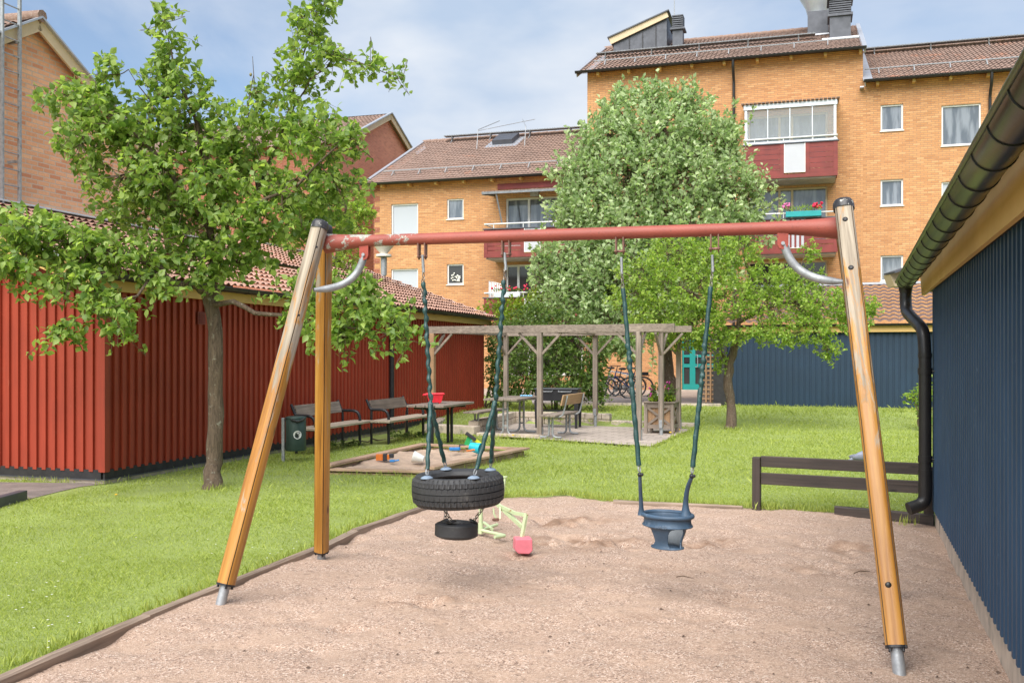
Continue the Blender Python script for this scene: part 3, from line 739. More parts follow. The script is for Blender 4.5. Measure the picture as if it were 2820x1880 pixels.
m.build('gutter', M['gutter'], bs, smooth=True)
for k in range(27):
    m = MB(); c = lerp(ga, gb, .03 + k * .0365); hd = (gb - ga).normalized(); hs_ = hd.cross(V(0, 0, 1)).normalized(); hu = hs_.cross(hd); prr = [(math.cos(math.pi + math.pi * j / 14), math.sin(math.pi + math.pi * j / 14)) for j in range(15)]
    m.ext([(x * .0905, y * .0905) for x, y in prr] + [(x * .084, y * .084) for x, y in reversed(prr)], c, hs_, hu, hd * .014); m.build('gutter_joint', M['black_pipe'], bs)
pts = fillet([gp(-.56, -.255, 2.30), gp(-.56, -.255, 2.05), gp(.10, -.13, 1.84), gp(.14, -.12, 1.62), gp(.14, -.12, .36)], .15, 8)
lft = V(-1, -.05, 0)
pts2 = fillet([gp(.14, -.12, .50), gp(.14, -.12, .20), gp(.14, -.12, .20) + lft * .16 + V(0, 0, -.05)], .12, 8)
m = MB(); m.tube(pts, .058, 20); m.tube(pts2, .0605, 20)
m.lathe(gp(-.56, -.255, 0), [(.072, 2.31), (.056, 2.22), (.053, 2.12)], 20, cap=True)
for z in (1.60, .50): m.lathe(gp(.14, -.12, z), [(.0625, -.02), (.0625, .02)], 20, cap=True)
for z in (1.45, .62):
    m.lathe(gp(.14, -.12, z), [(.064, -.03), (.064, .03)], 20, cap=True); m.tube([gp(.14, -.12, z), gp(.2, .03, z)], .008, 6)
m.build('downpipe', M['black_pipe'], bs, smooth=True)
m = MB(); q = at(2464, 768, 10.6)
m.bar(q + V(-.06, 0, .06), q + V(.12, 0, .12), .3, .02); m.build('verge_flashing', M['grey_clad'], bs)
m = MB(); m.add([q + V(-.05, 0, .05), q + V(.12, 0, .10), q + V(.12, 0, -.08), q + V(.0, 0, -.08), q + V(-.05, .2, .05), q + V(.12, .2, .10), q + V(.12, .2, -.08), q + V(.0, .2, -.08)], [(3, 2, 1, 0), (4, 5, 6, 7), (0, 1, 5, 4), (1, 2, 6, 5), (2, 3, 7, 6), (3, 0, 4, 7)])
m.build('verge_end', M['cream'], bs)

# --- far blue shed across the lawn
fs_ = thing('far_blue_shed', fo, math.atan2(fu.y, fu.x), 'low dark blue timber shed across the lawn behind the apple tree', 'shed')
def fp(x, y, z): return fo + fu * x + fw * y + V(0, 0, z + .05)
m = MB(); battens(m, fp(0, 0, 0), fu, -fw, 12, .15, lambda x: 2.2, .15, .095, .022)
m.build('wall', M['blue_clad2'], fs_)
m = MB(); m.bar(fp(-.0, -.012, .10), fp(12, -.012, .10), .04, .12); m.bar(fp(.12, -.16, 1.08), fp(.12, -.165, 1.08), .38, 2.3); m.build('tar_board', M['tar'], fs_)  # base board, plus a plain black upright panel at the left end
m = MB(); m.bar(fp(0.4, .05, -.02), fp(12, .05, -.02), .12, .13); m.build('plinth', M['conc'], fs_)
m = MB(); m.bar(fp(.2, -.12, 2.26), fp(12.2, -.12, 2.26), .03, .19); m.build('fascia_board', M['ochre'], fs_)
m = MB(); m.add([fp(0, -.11, 2.2), fp(12, -.11, 2.2), fp(12, .02, 2.2), fp(0, .02, 2.2)], [(0, 1, 2, 3)]); m.build('soffit', M['tar'], fs_)
m = MB(); half_gutter(m, fp(.1, -.22, 2.38), fp(12.2, -.22, 2.38), .06, 8); m.build('gutter', M['black_pipe'], fs_)
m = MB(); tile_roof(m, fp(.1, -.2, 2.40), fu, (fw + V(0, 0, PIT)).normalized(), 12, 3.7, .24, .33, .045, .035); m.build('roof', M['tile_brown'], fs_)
m = MB(); m.bar(fp(.1, 3.3, 3.68), fp(12.1, 3.3, 3.68), .3, .06); m.build('flashing', M['zinc'], fs_)
m = MB(); m.tube([fp(-.02, -.35, .12), fp(.12, -.36, .12)], .05, 10); m.build('downpipe_shoe', M['galv'], fs_, smooth=True)

# ------------------------------------------------------------------ the yellow brick flats
AO = V(14.169, 36.203, 0); aa = math.radians(17); AU = V(math.cos(aa), -math.sin(aa), 0); AV = V(math.sin(aa), math.cos(aa), 0)
def ap(t, y, z): return AO + AU * t + AV * y + V(0, 0, z)
def fpos(px, py, y=0.): return onpl(px, py, AO + AV * y, AU)      # photo position on the facade plane moved by y
def rect(x0, y0, x1, y1, y=0.):
    a, za = fpos(x0, y0, y); b_, zb = fpos(x1, y1, y); a2, _ = fpos(x0, (y0 + y1) / 2, y)
    return (a, b_, zb, za)                                        # t0, t1, z0, z1
def wall_holes(mb, t0, t1, z0, z1, holes, depth=.12):
    ts = sorted({t0, t1, *[h[0] for h in holes], *[h[1] for h in holes]}); zs = sorted({z0, z1, *[h[2] for h in holes], *[h[3] for h in holes]})
    ts = [t for t in ts if t0 <= t <= t1]; zs = [z for z in zs if z0 <= z <= z1]
    for i in range(len(ts) - 1):
        for j in range(len(zs) - 1):
            ct, cz = (ts[i] + ts[i + 1]) / 2, (zs[j] + zs[j + 1]) / 2
            if any(h[0] < ct < h[1] and h[2] < cz < h[3] for h in holes): continue
            mb.add([ap(ts[i], 0, zs[j]), ap(ts[i + 1], 0, zs[j]), ap(ts[i + 1], 0, zs[j + 1]), ap(ts[i], 0, zs[j + 1])], [(0, 1, 2, 3)])
    for a, b_, c, d in holes:
        q = [ap(a, 0, c), ap(b_, 0, c), ap(b_, 0, d), ap(a, 0, d)]; r = [p + AV * depth for p in q]
        mb.add(q + r, [(0, 4, 5, 1), (1, 5, 6, 2), (2, 6, 7, 3), (3, 7, 4, 0)])
def window(parent, h, name='window', fr=.06, mull=(), pane='glass', frame='white', sill=True, y=.09, mat2=None):
    a, b_, c, d = h; m = MB()
    Mx = Matrix((AU, AV, V(0, 0, 1))).transposed()
    def bx(t0, t1, z0, z1, y0, y1): m.box(ap((t0 + t1) / 2, (y0 + y1) / 2, (z0 + z1) / 2), (t1 - t0, y1 - y0, z1 - z0), Mx)
    bx(a, a + fr, c, d, y - .03, y + .05); bx(b_ - fr, b_, c, d, y - .03, y + .05); bx(a + fr, b_ - fr, d - fr, d, y - .031, y + .05); bx(a + fr, b_ - fr, c, c + fr, y - .031, y + .05)
    for k in mull: bx(a + (b_ - a) * k - fr * .6, a + (b_ - a) * k + fr * .6, c + fr, d - fr, y - .028, y + .05)
    if sill: bx(a - .03, b_ + .03, c - .035, c - .003, -.045, y - .032)
    w = m.build(name, M[frame], parent)
    p = MB(); p.add([ap(a + fr, y + .02, c + fr), ap(b_ - fr, y + .02, c + fr), ap(b_ - fr, y + .02, d - fr), ap(a + fr, y + .02, d - fr)], [(0, 1, 2, 3)])
    p.build('pane', M[pane], w)
    return w
Mx = Matrix((AU, AV, V(0, 0, 1))).transposed()
def abox(m, t0, t1, y0, y1, z0, z1, mi=0): return m.box(ap((t0 + t1) / 2, (y0 + y1) / 2, (z0 + z1) / 2), (abs(t1 - t0), abs(y1 - y0), abs(z1 - z0)), Mx, mi)
def block(t0, t1, eave, pitch, w, holes, label, vl=.35, vr=.35, name='apartment_building'):
    root = thing(name, ap(t0, 0, 0), -aa, label, 'building', 'brick apartment blocks')
    m = MB(); wall_holes(m, t0, t1, 0, eave + .1, holes)
    m.build('front_wall', M['brick_y'], root)
    ridge = eave + pitch * (w + .4); m = MB()
    for t in (t0, t1):
        m.add([ap(t, 0, 0), ap(t, 2 * w, 0), ap(t, 2 * w, eave), ap(t, w, ridge - .15), ap(t, 0, eave)], [(0, 1, 2, 3, 4)] if t == t1 else [(4, 3, 2, 1, 0)])
    m.add([ap(t0, 2 * w, 0), ap(t1, 2 * w, 0), ap(t1, 2 * w, eave), ap(t0, 2 * w, eave)], [(3, 2, 1, 0)])
    m.build('side_wall', M['brick_ys'], root)
    kf_ = math.sqrt(1 + pitch * pitch); sl = (AV + V(0, 0, pitch)).normalized(); sl_b = (-AV + V(0, 0, pitch)).normalized()
    m = MB(); tile_roof(m, ap(t0 - vl, -.4, eave), AU, sl, t1 - t0 + vl + vr, (w + .4) * kf_, .17, .345, .036, .024, lap=.01)
    m.build('roof', M['tile_far'], root)
    m = MB(); m.add([ap(t0 - vl, w, ridge), ap(t1 + vr, w, ridge), ap(t1 + vr, 2 * w + .4, eave), ap(t0 - vl, 2 * w + .4, eave)], [(0, 1, 2, 3)]); m.build('back_roof', M['tile_far'], root)
    m = MB()
    for k in range(int((t1 - t0 + vl + vr) / .38)): m.tube([ap(t0 - vl + k * .38, w, ridge + .03), ap(t0 - vl + k * .38 + .4, w, ridge + .05)], .095, 8)
    m.build('ridge_tiles', M['tile_far'], root, smooth=True)
    for t in (t0 - vl, t1 + vr):
        m = MB(); m.bar(ap(t, -.42, eave + .03), ap(t, w, ridge + .06), .16, .05); m.bar(ap(t, -.40, eave - .08), ap(t, w, ridge - .07), .03, .2); m.build('verge_flashing', M['zinc'], root)
    m = MB(); half_gutter(m, ap(t0 - vl - .05, -.47, eave + .03), ap(t1 + vr + .05, -.47, eave + .03), .085, 8); m.build('gutter', M['black_pipe'], root)
    m = MB(); k = t0 + .5
    m.add([ap(t0 - vl, -.36, eave - .05), ap(t1 + vr, -.36, eave - .05), ap(t1 + vr, 0, eave + .07), ap(t0 - vl, 0, eave + .07)], [(0, 1, 2, 3)])
    while k < t1: abox(m, k - .05, k + .05, -.34, 0, eave - .14, eave - .02); k += 1.25
    m.build('rafter_ends', M['ochre'], root)
    # snow rail along the tiles
    m = MB(); y = .75; z = eave + pitch * (y + .4)
    m.tube([ap(t0 + .1, y, z + .22), ap(t1 - .1, y, z + .22)], .025, 6)
    k = t0 + .6
    while k < t1: m.bar(ap(k, y, z + .25), ap(k, y + .1, z + .03), .04, .02); m.bar(ap(k, y, z + .22), ap(k, y - .25, z - .04), .03, .02); k += 1.25
    m.build('snow_rail', M['galv'], root)
    return root, ridge, sl
# left block
Rc = [rect(1077, 563, 1151, 652), (lambda h: h)(rect(1231, 548, 1277, 603))]
def lower(h, dz=2.78): return (h[0], h[1], h[2] - dz, h[3] - dz)
c1 = (-20.31, -19.05, 6.72, 8.15); c2 = (-17.72, -16.97, 7.39, 8.26)
ct0, cz = fpos(1393, 547); cwin = (ct0, ct0 + 3.3, 6.2, cz)
holesC = [c1, lower(c1, 2.81), c2, lower(c2), lower(lower(c2)), lower(lower(c1)), cwin, lower(cwin), lower(lower(cwin, 2.7), 2.7)]
blkC, rzC, slC = block(-21.12, -11.6, 9.0, .47, 6.6, holesC, 'lower block of yellow brick flats left of the big pale tree', .38, 0)
window(blkC, c1, pane='blind'); window(blkC, lower(c1, 2.81), pane='blind'); window(blkC, c2, pane='glass'); w = window(blkC, lower(c2), pane='glass_d'); window(blkC, lower(lower(c2)), pane='glass_d'); window(blkC, lower(lower(c1)), pane='blind')
window(blkC, cwin, fr=.08, mull=(.30, .68), frame='white'); window(blkC, lower(cwin), fr=.08, mull=(.16, .5), pane='glass_d'); window(blkC, holesC[-1], fr=.08, mull=(.3,), pane='glass_d')
m = MB()
for k in range(26): a = R(-.2, .2); m.ball(ap((c2[0] + c2[1]) / 2 + a, .055, c2[2] - 2.78 + .14 + R(0, .42) * (1 - abs(a) * 2)), .035, 6)
orch = m.build('orchid', M['pwhite']); tag(orch, 'white orchid and pots on the sill of a small dark window', 'flower')
# quoins of redder brick at the left corner
m = MB(); z = 0.2
while z < 8.9: abox(m, -21.135, -20.85 - (.25 if int(z / .225) % 2 else 0), -.012, 0.1, z, z + .225 * .98); z += .225
m.build('corner_bricks', M['brick_rx'], blkC)
# roof hatch, walkway at the ridge
m = MB(); pz = lambda y, e=9.0, p=.47: e + p * (y + .4)
Mr = Matrix((AU, slC, AU.cross(slC))).transposed()
ht, _ = fpos(1395, 370, 5.6)
m.box(ap(ht, 5.5, pz(5.5) + .14), (1.0, 1.3, .30), Mr); m.build('roof_hatch', M['grey_clad'], blkC, bev=.01)
m = MB(); m.box(ap(ht, 5.4, pz(5.4) + .03), (1.6, 1.8, .04), Mr); m.build('hatch_flashing', M['zinc'], blkC)
def walkway(root, t0, t1, y, e, p, st=2.0, hh=.30, w=.35):
    m = MB(); z = e + p * (y + .4)
    m.box(ap((t0 + t1) / 2, y, z + hh), (t1 - t0, w, .035), Mx)
    n = int((t1 - t0) / .12)
    for k in range(n): m.box(ap(t0 + (k + .5) * (t1 - t0) / n, y - w / 2, z + hh), (.02, .02, .07), Mx)
    k = t0 + .4
    while k < t1: m.bar(ap(k, y - .15, z + hh), ap(k, y - .05, z - .05), .05, .03); m.bar(ap(k, y + .15, z + hh), ap(k, y - .35, z - .15), .04, .02); k += st
    m.build('roof_walkway', M['rail_grey'], root)
walkway(blkC, -20.2, -11.8, 6.25, 9.0, .47)
m = MB()
for s_ in (-1.1, 1.25):
    m.tube([ap(ht + s_, 4.4, pz(4.4)), ap(ht + s_, 4.6, pz(4.6) + .9), ap(ht + s_ * .5, 6.2, pz(6.2) + .9)], .02, 6)
m.tube([ap(ht - 1.1, 4.6, pz(4.6) + .85), ap(ht + 1.25, 6.2, pz(6.2) + .85)], .015, 6)
m.build('hatch_rail', M['galv'], blkC)

def balcony(root, t0, t1, zf, ztop, depth=1.35, frame_t=None, rail_z=None, frost=True, frost_mat='frost', gap=.0):
    "hung balcony: slab, red boarded front and sides with a pale panel, white hand rail"
    bq = MB(); abox(bq, t0 + .06, t1 - .06, -depth + .05, 0.02, zf - .16, zf); b_ = bq.build('balcony', M['concg'], root)
    m = MB(); n = 6; H_ = ztop - zf; y = -depth
    ft0, ft1 = frame_t or (lerp(t0, t1, .46), lerp(t0, t1, .46) + .85)
    for k in range(n):
        za = zf + .02 + H_ * k / n; zb_ = za + H_ / n - (.012 + gap)
        for p, q in ((t0 + .12, ft0), (ft1, t1 - .12)): abox(m, p, q, y - .012, y + .012, za, zb_)
        for t in (t0, t1): m.box(ap(t, y / 2, (za + zb_) / 2), (.024, depth - .05, zb_ - za), Mx)
    for p in (t0 + .06, ft0, ft1, t1 - .06): abox(m, p - .075, p + .075, y - .03, y - .013, zf - .1, ztop)
    abox(m, t0, t1, y - .028, y - .0125, zf - .11, zf + .02)
    m.build('boarding', M['dred'], b_)
    if frost:
        m = MB(); abox(m, ft0 + .08, ft1 - .08, y - .022, y - .005, zf + .10, ztop - .02); m.build('screen_panel', M[frost_mat], b_)
        m = MB()
        for p, q, r_, s_ in ((ft0 + .07, ft0 + .1, zf + .08, ztop), (ft1 - .1, ft1 - .07, zf + .08, ztop)): abox(m, p, q, y - .036, y - .023, r_, s_)
        abox(m, ft0 + .1, ft1 - .1, y - .036, y - .023, zf + .08, zf + .11); m.build('panel_frame', M['white'], b_)
    m = MB(); abox(m, t0 - .06, t1 + .06, y - .06, y + .10, ztop, ztop + .04); m.build('ledge', M['grey_clad'], b_)
    m = MB(); rz = ztop + .22; m.tube([ap(t0, 0, rz), ap(t0, y, rz), ap(t1, y, rz), ap(t1, 0, rz)], .03, 8)
    k = t0 + .4
    while k < t1: m.tube([ap(k, y, ztop), ap(k, y, rz)], .018, 6); k += (t1 - t0) / 3.2
    m.build('hand_rail', M['white'], b_, smooth=True)
    return b_
# balconies of the left block
yb = -1.35
t_, zt = fpos(1334, 633, yb); _, zb0 = fpos(1334, 703, yb)
b1_ = balcony(blkC, t_, t_ + 4.0, zb0, zt, frame_t=(t_ + 1.62, t_ + 2.45), gap=.012)
_, ztl = fpos(1334, 822, yb)
b2_ = balcony(blkC, t_, t_ + 4.0, zb0 - 2.78, ztl, frame_t=(t_ + 1.62, t_ + 2.45))
m = MB(); ta, za = fpos(1334, 530, -1.3)
for k in range(28): m.bar(ap(ta + k * .14, -1.5, za), ap(ta + k * .14, 0, za + .22), .12, .03)
m.build('awning_roof', M['tile_far'], blkC)
m = MB(); abox(m, ta - .05, ta + 3.9, -1.52, -1.46, za - .11, za - .02); m.bar(ap(ta + .55, -1.45, za - .1), ap(ta + .75, -1.3, zt + .25), .05, .05); m.bar(ap(ta, -1.5, za - .08), ap(ta, 0, za + .1), .05, .12); m.build('awning_frame', M['rail_grey'], blkC)
m = MB(); abox(m, ct0 - .35, ct0 + 3.5, -.05, 0, cz + .38, cz + .62); m.build('boarded_band', M['dred'], blkC)
m = MB(); abox(m, ct0 + 1.1, ct0 + 1.45, -.14, 0, cz + .02, cz + .34); m.build('wall_box', M['concg'], blkC)
m = MB(); abox(m, ct0 + 1.0, ct0 + 1.3, -.1, 0, cz - 2.70, cz - 2.45); m.build('wall_box', M['concg'], blkC)
# balcony things
def flowerbox(name, t0, t1, z, y, mat, label, petals, nleaf=60, depth=.2, leaf='leaf_dark'):
    r_ = thing(name, ap(t0, y, z), -aa, label, 'flower box')
    m = MB(); abox(m, t0, t1, y - depth / 2, y + depth / 2, z, z + .2); m.build('box', M[mat], r_, bev=.01)
    m = MB(); n = nleaf
    for k in range(n):
        p = ap(R(t0, t1), y + R(-.12, .12), z + .2 + R(0, .16)); d = V(R(-1, 1), R(-1, 1), R(.2, 1.4)).normalized() * R(.07, .18); s_ = d.orthogonal().normalized() * .02
        m.add([p, p + d * .5 + s_, p + d, p + d * .5 - s_], [(0, 1, 2), (0, 2, 3)])
    m.build('leaves', M[leaf], r_)
    for pm, ta_, tb_, cnt in petals:
        m = MB()
        for k in range(cnt): m.ball(ap(R(ta_, tb_), y + R(-.15, .1), z + .3 + R(0, .2)), R(.03, .055), 6)
        m.build('blossoms', M[pm], r_)
    return r_
tb0, zb1 = fpos(1362, 811, -1.5); flowerbox('flower_box', tb0, tb0 + 1.1, ztl + .02, -1.5, 'alu', 'flower box with crimson geraniums on the lowest balcony of the left block', [('geranium', tb0 - .2, tb0 + 2.0, 22)], 90)
r_ = thing('balcony_chair', ap(tb0 - .2, -.9, zb0 - 2.75), -aa, 'striped grey fabric backrest on the lowest left balcony', 'chair')
m = MB()
for k in range(9):
    m.bar(ap(tb0 - .28 + k * .075, -1.2, ztl - .05), ap(tb0 - .30 + k * .075, -1.12, ztl + .68 - .005 * k * k), .04, .012)
m.build('backrest_slats', M['alu'], r_)
m = MB(); m.tube([ap(tb0 - .33, -1.2, ztl - .05), ap(tb0 - .35, -1.12, ztl + .72), ap(tb0 - .05, -1.12, ztl + .64), ap(tb0 + .34, -1.12, ztl + .52)], .02, 6)
for q in (-.33, .3): m.tube([ap(tb0 + q, -1.0, zb0 - 2.78), ap(tb0 + q, -1.15, ztl - .05)], .02, 6)
abox(m, tb0 - .33, tb0 + .33, -1.15, -.6, zb0 - 2.4, zb0 - 2.36); m.build('chair_frame', M['alu'], r_)

# middle, tall block
d1 = (-.381 - 0, .41, 9.98, 10.96)
holesE = [d1, (d1[0], d1[1], 7.18, 8.16), (d1[0], d1[1], 4.37, 5.33)]
W1 = (1.72, 3.05, 9.29, 10.78); holesE += [W1, lower(W1, 2.8), lower(W1, 5.6)]
bt0, bt1 = -5.35, -2.12
gw = lambda k: (bt0 + .1, bt1 + .05, 0, 0)
_, zw2 = fpos(2200, 517, 0); wd2a, _ = fpos(2060, 517, 0); wd2b, _ = fpos(2279, 517, 0)
D2 = (wd2a, wd2b, zw2 - 2.1, zw2); D1 = (wd2a, wd2b, zw2 - 2.1 + 2.8, zw2 + 2.8); D3 = (wd2a, wd2b, zw2 - 4.2, zw2 - 2.8)
tda, zda = fpos(1878, 1076, 0); tdb, _ = fpos(1972, 1076, 0)
DOOR = (tda, tdb, .2, 2.45)
holesD = [D2, D1, D3, DOOR]
blkD, rzD, slD = block(-11.6, -1.0, 13.04, .47, 5.3, holesD, 'tallest block of yellow brick flats with chimneys behind the pale tree', .35, .05)
blkE, rzE, slE = block(-1.0, 11.5, 11.79, .47, 5.3, holesE, 'right block of yellow brick flats with a lower roof', -.06, .3)
for h in (D2, D1): window(blkD, h, fr=.07, mull=(.40, .56), frame='cream')
window(blkD, D3, fr=.07, mull=(.45,), pane='glass_d', frame='cream')
window(blkE, d1); window(blkE, holesE[1]); window(blkE, holesE[2]); window(blkE, W1); window(blkE, holesE[4], pane='blind'); window(blkE, holesE[5])
# glazed top balcony
t0, zt = fpos(2048, 401, -1.35); t1, _ = fpos(2306, 385, -1.35); _, zbo = fpos(2306, 475, -1.35); _, zgl = fpos(2290, 283, -1.35)
zt = zbo + 1.16
B1 = balcony(blkD, t0, t1, zbo, zt, frame_t=(t1 - 1.95, t1 - 1.05))
m = MB()
for k in range(5): t = lerp(t0 + .08, t1 - .08, k / 4); m.box(ap(t, -1.3, (zt + zgl) / 2), (.03 if 0 < k < 4 else .09, .05, zgl - zt), Mx)
for k in range(1, 3):
    for t in (t0 + .08, t1 - .08): m.box(ap(t, -1.3 + k * .6, (zt + zgl) / 2), (.04, .04, zgl - zt), Mx)
abox(m, t0, t1, -1.36, -1.24, zgl - .06, zgl + .12); abox(m, t0, t1, -1.34, -1.27, zt + .04, zt + .12)
for t in (t0 + .04, t1 - .04): m.box(ap(t, -.65, zgl + .04), (.08, 1.2, .14), Mx)
m.build('glazing_frame', M['alu'], blkD)
m = MB(); m.add([ap(t0 + .08, -1.3, zt + .1), ap(t1 - .08, -1.3, zt + .1), ap(t1 - .08, -1.3, zgl - .06), ap(t0 + .08, -1.3, zgl - .06)], [(0, 1, 2, 3)])
for t in (t0 + .08, t1 - .08): m.add([ap(t, -1.3, zt + .1), ap(t, 0, zt + .1), ap(t, 0, zgl - .06), ap(t, -1.3, zgl - .06)], [(0, 1, 2, 3)])
m.build('glazing', M['glass_c'], blkD)
m = MB(); n = 24
for k in range(n): m.bar(ap(t0 - .1 + (t1 - t0 + .2) * (k + .5) / n, -1.5, zgl + .15), ap(t0 - .1 + (t1 - t0 + .2) * (k + .5) / n, 0, zgl + .34), (t1 - t0 + .2) / n * .8, .03)
m.build('balcony_roof', M['tile_far'], blkD)
# middle balcony with flower boxes, then a ground one
B2 = balcony(blkD, t0, t1, zbo - 2.8, zt - 2.8, frame_t=(t1 - 1.95, t1 - 1.05), frost_mat='frost', gap=.012)
m = MB()
for k in range(5): abox(m, t1 - 1.85 + k * .17, t1 - 1.78 + k * .17, -1.39, -1.374, zbo - 2.7, zt - 2.82)
m.build('curtain_stripes', M['dred'], B2)
fb0, fz = fpos(2164, 601, -1.5); fb1, _ = fpos(2262, 600, -1.5)
flowerbox('flower_box', fb0, fb1, zt - 2.8 + .05, -1.5, 'tealbox', 'turquoise flower box with grasses and pink and red geraniums on a middle balcony', [('geranium', fb1 - .3, fb1 + .05, 26), ('pinkpetal', fb0 - .15, fb0 + .15, 16)], 190, .22, 'leaf_apple')
m = MB(); dq, _ = fpos(2013, 200, -.5)
dpx, _ = fpos(2020, 200, -.2); m.tube(fillet([ap(dpx, -.47, 13.0), ap(dpx, -.45, 12.7), ap(dpx, -.08, 12.3), ap(dpx, -.08, .3)], .15), .055, 10); m.build('downpipe', M['black_pipe'], blkD, smooth=True)
dpx, _ = fpos(2728, 230, -.2); m = MB(); m.tube(fillet([ap(dpx, -.47, 11.75), ap(dpx, -.45, 11.45), ap(dpx, -.08, 11.0), ap(dpx, -.08, .3)], .15), .055, 10); m.build('downpipe', M['black_pipe'], blkE, smooth=True)
# stair tower on the left end of the tall roof
def onroof(px, py, y): return fpos(px, py, y)
ty0 = 3.3; pD = lambda y: 13.04 + .47 * (y + .4)
xa, za1 = fpos(1690, 124, ty0); xb, zb2 = fpos(1836, 120, ty0); _, ztop = fpos(1839, 40, ty0); _, zlow = fpos(1688, 113, ty0)
zr = pD(ty0) - .1
m = MB(); pr = [(xa, zr), (xb, zr), (xb, ztop), (xa, zlow)]
m.add([ap(a, ty0, z) for a, z in pr] + [ap(a, ty0 + 4, z) for a, z in pr], [(0, 1, 2, 3), (7, 6, 5, 4), (0, 4, 5, 1), (1, 5, 6, 2), (2, 6, 7, 3), (3, 7, 4, 0)]); tw = m.build('stair_tower', M['grey_clad'], blkD)
m = MB()
for k in range(1, 4): t = lerp(xa, xb, .25 * k + .05); abox(m, t - .02, t + .02, ty0 - .03, ty0 - .001, zr, lerp(zlow, ztop, .25 * k + .05) - .15)
m.build('seam', M['black_steel'], tw)
m = MB(); m.bar(ap(xa - .15, ty0 - .1, zlow - .05), ap(xb + .05, ty0 - .1, ztop - .02), .06, .28); m.build('barge_board', M['cream'], tw)
m = MB(); m.bar(ap(xa - .25, ty0 + 1.9, zlow + .10), ap(xb + .12, ty0 + 1.9, ztop + .13), 4.2, .05); m.build('tower_roof', M['grey_clad'], tw)
def chim(px0, px1, pyb, pyt, y, dep, cap, label=None):
    a, _ = fpos(px0, pyb, y); b_, _ = fpos(px1, pyb, y); zt_ = fpos(px0, pyt, y)[1]
    m = MB(); abox(m, a, b_, y, y + dep, pD(y) - .3, zt_); c = m.build('chimney', M['grey_clad'], blkD)
    m = MB(); abox(m, a - .3, b_ + .3, y - .35, y - .01, pD(y - .2) + .0, pD(y - .2) + .06); m.build('chimney_flashing', M['zinc'], c)
    if cap:
        m = MB(); abox(m, a - .08, b_ + .08, y - .08, y + dep + .08, zt_, zt_ + .1)
        for k in range(6): abox(m, a - .02, b_ + .02, y - .03, y + dep + .03, zt_ + .14 + k * .09, zt_ + .19 + k * .09)
        abox(m, a - .1, b_ + .1, y - .1, y + dep + .1, zt_ + .68 * cap, zt_ + .68 * cap + .06)
        m.build('louvred_cap', M['grey_clad'], c)
    return c, a, b_, zt_
chim(1852, 1880, 115, 84, 3.4, .5, .01)
c_, a, b_, z_ = chim(2224, 2282, 96, 33, 3.6, 1.4, 0)
m = MB(); m.lathe(ap((a + b_) / 2, 4.2, z_), [(.42, 0), (.50, .3), (.75, .75), (.85, 1.3), (.85, 1.5)], 20, cap=True); m.build('cowl', M['zinc'], c_, smooth=True)
chim(2285, 2343, 120, 47, 2.2, .9, 1)
walkway(blkD, -11.75, -2.7, 2.55, 13.04, .47, 2.0, .22)
m = MB(); ta, _ = fpos(1857, 0, 5.5); m.tube([ap(ta, 5.5, pD(5.0)), ap(ta, 5.5, 20)], .02, 6); m.build('aerial', M['galv'], blkD)
walkway(blkE, -.7, 11, 5.0, 11.79, .47, 2.2, .25)
m = MB(); wt_ = abox(m, -1.12, -.98, -.30, 5.3, 11.6, 11.65); m.bar(ap(-.85, -.4, 11.85), ap(-.85, 5.3, 11.79 + .47 * 5.7 + .06), .34, .03); m.build('wall_flashing', M['zinc'], blkE)
# entrance door
dd = MB(); y = .05
def fr(a, b_, c, d): abox(dd, a, b_, y, y + .06, c, d)
t0, t1 = tda, tdb; tm = lerp(t0, t1, .30); z0, z1 = .2, 2.45
fr(t0, t0 + .07, z0, z1); fr(t1 - .08, t1, z0, z1); fr(tm - .10, tm + .12, z0, z1)
for a, b_ in ((t0 + .07, tm - .10), (tm + .12, t1 - .08)):
    fr(a, b_, z0, z0 + .26); fr(a, b_, z1 - .08, z1); fr(a, b_, 1.12, 1.26); fr(a, b_, 1.52, 1.62)
door = dd.build('entrance_door', M['teal'], blkD)
m = MB(); m.add([ap(t0, y + .03, z0), ap(t1, y + .03, z0), ap(t1, y + .03, z1), ap(t0, y + .03, z1)], [(0, 1, 2, 3)]); m.build('door_glass', M['glass_d'], door)
m = MB(); q = tm + .22; m.tube(fillet([ap(q - .1, y, 1.13), ap(q, y - .08, 1.13), ap(q, y - .08, 1.62), ap(q - .1, y, 1.62)], .05), .016, 8); m.build('handle', M['galv'], door, smooth=True)
m = MB(); abox(m, t0 + .12, tm - .14, y - .02, y - .001, 1.30, 1.50); m.build('entry_panel', M['black_steel'], door)
m = MB(); abox(m, tda - .15, tdb + .15, -.35, 0, .18, .24); m.build('doorstep', M['conc'], blkD)

# ------------------------------------------------------------------ red brick house behind, seen as a gable
gpk = V(-6.35 * F / 2500 * 1.0, 46 * F / 2500, 0); gpk = V(-6.39, 49.4, 0)
rh = thing('red_brick_house', gpk, -aa, 'red brick building with pointed gable behind the lower yellow block', 'building')
def hp(s_, y, z): return gpk + AU * s_ + AV * y + V(0, 0, z)
def solve_gable():
    t, z = onpl(1065, 316, gpk, AV); return t, z
pt, pz_ = solve_gable(); 
vt, vz = onpl(1127, 414, gpk, AV); lt, lz = onpl(1010, 351, gpk, AV)
sl_g = ((pz_ - vz) / (vt - pt) + (pz_ - lz) / (pt - lt)) / 2
wd = 5.2; ez = pz_ - sl_g * wd
m = MB(); m.add([hp(0, pt - wd, 0), hp(0, pt + wd, 0), hp(0, pt + wd, ez), hp(0, pt, pz_ - .2), hp(0, pt - wd, ez)], [(0, 1, 2, 3, 4)]); m.build('gable_wall', M['brick_r'], rh)
m = MB(); m.add([hp(-16, pt - wd, 0), hp(0, pt - wd, 0), hp(0, pt - wd, ez), hp(-16, pt - wd, ez)], [(0, 1, 2, 3)]); m.build('front_wall', M['brick_rx'], rh)
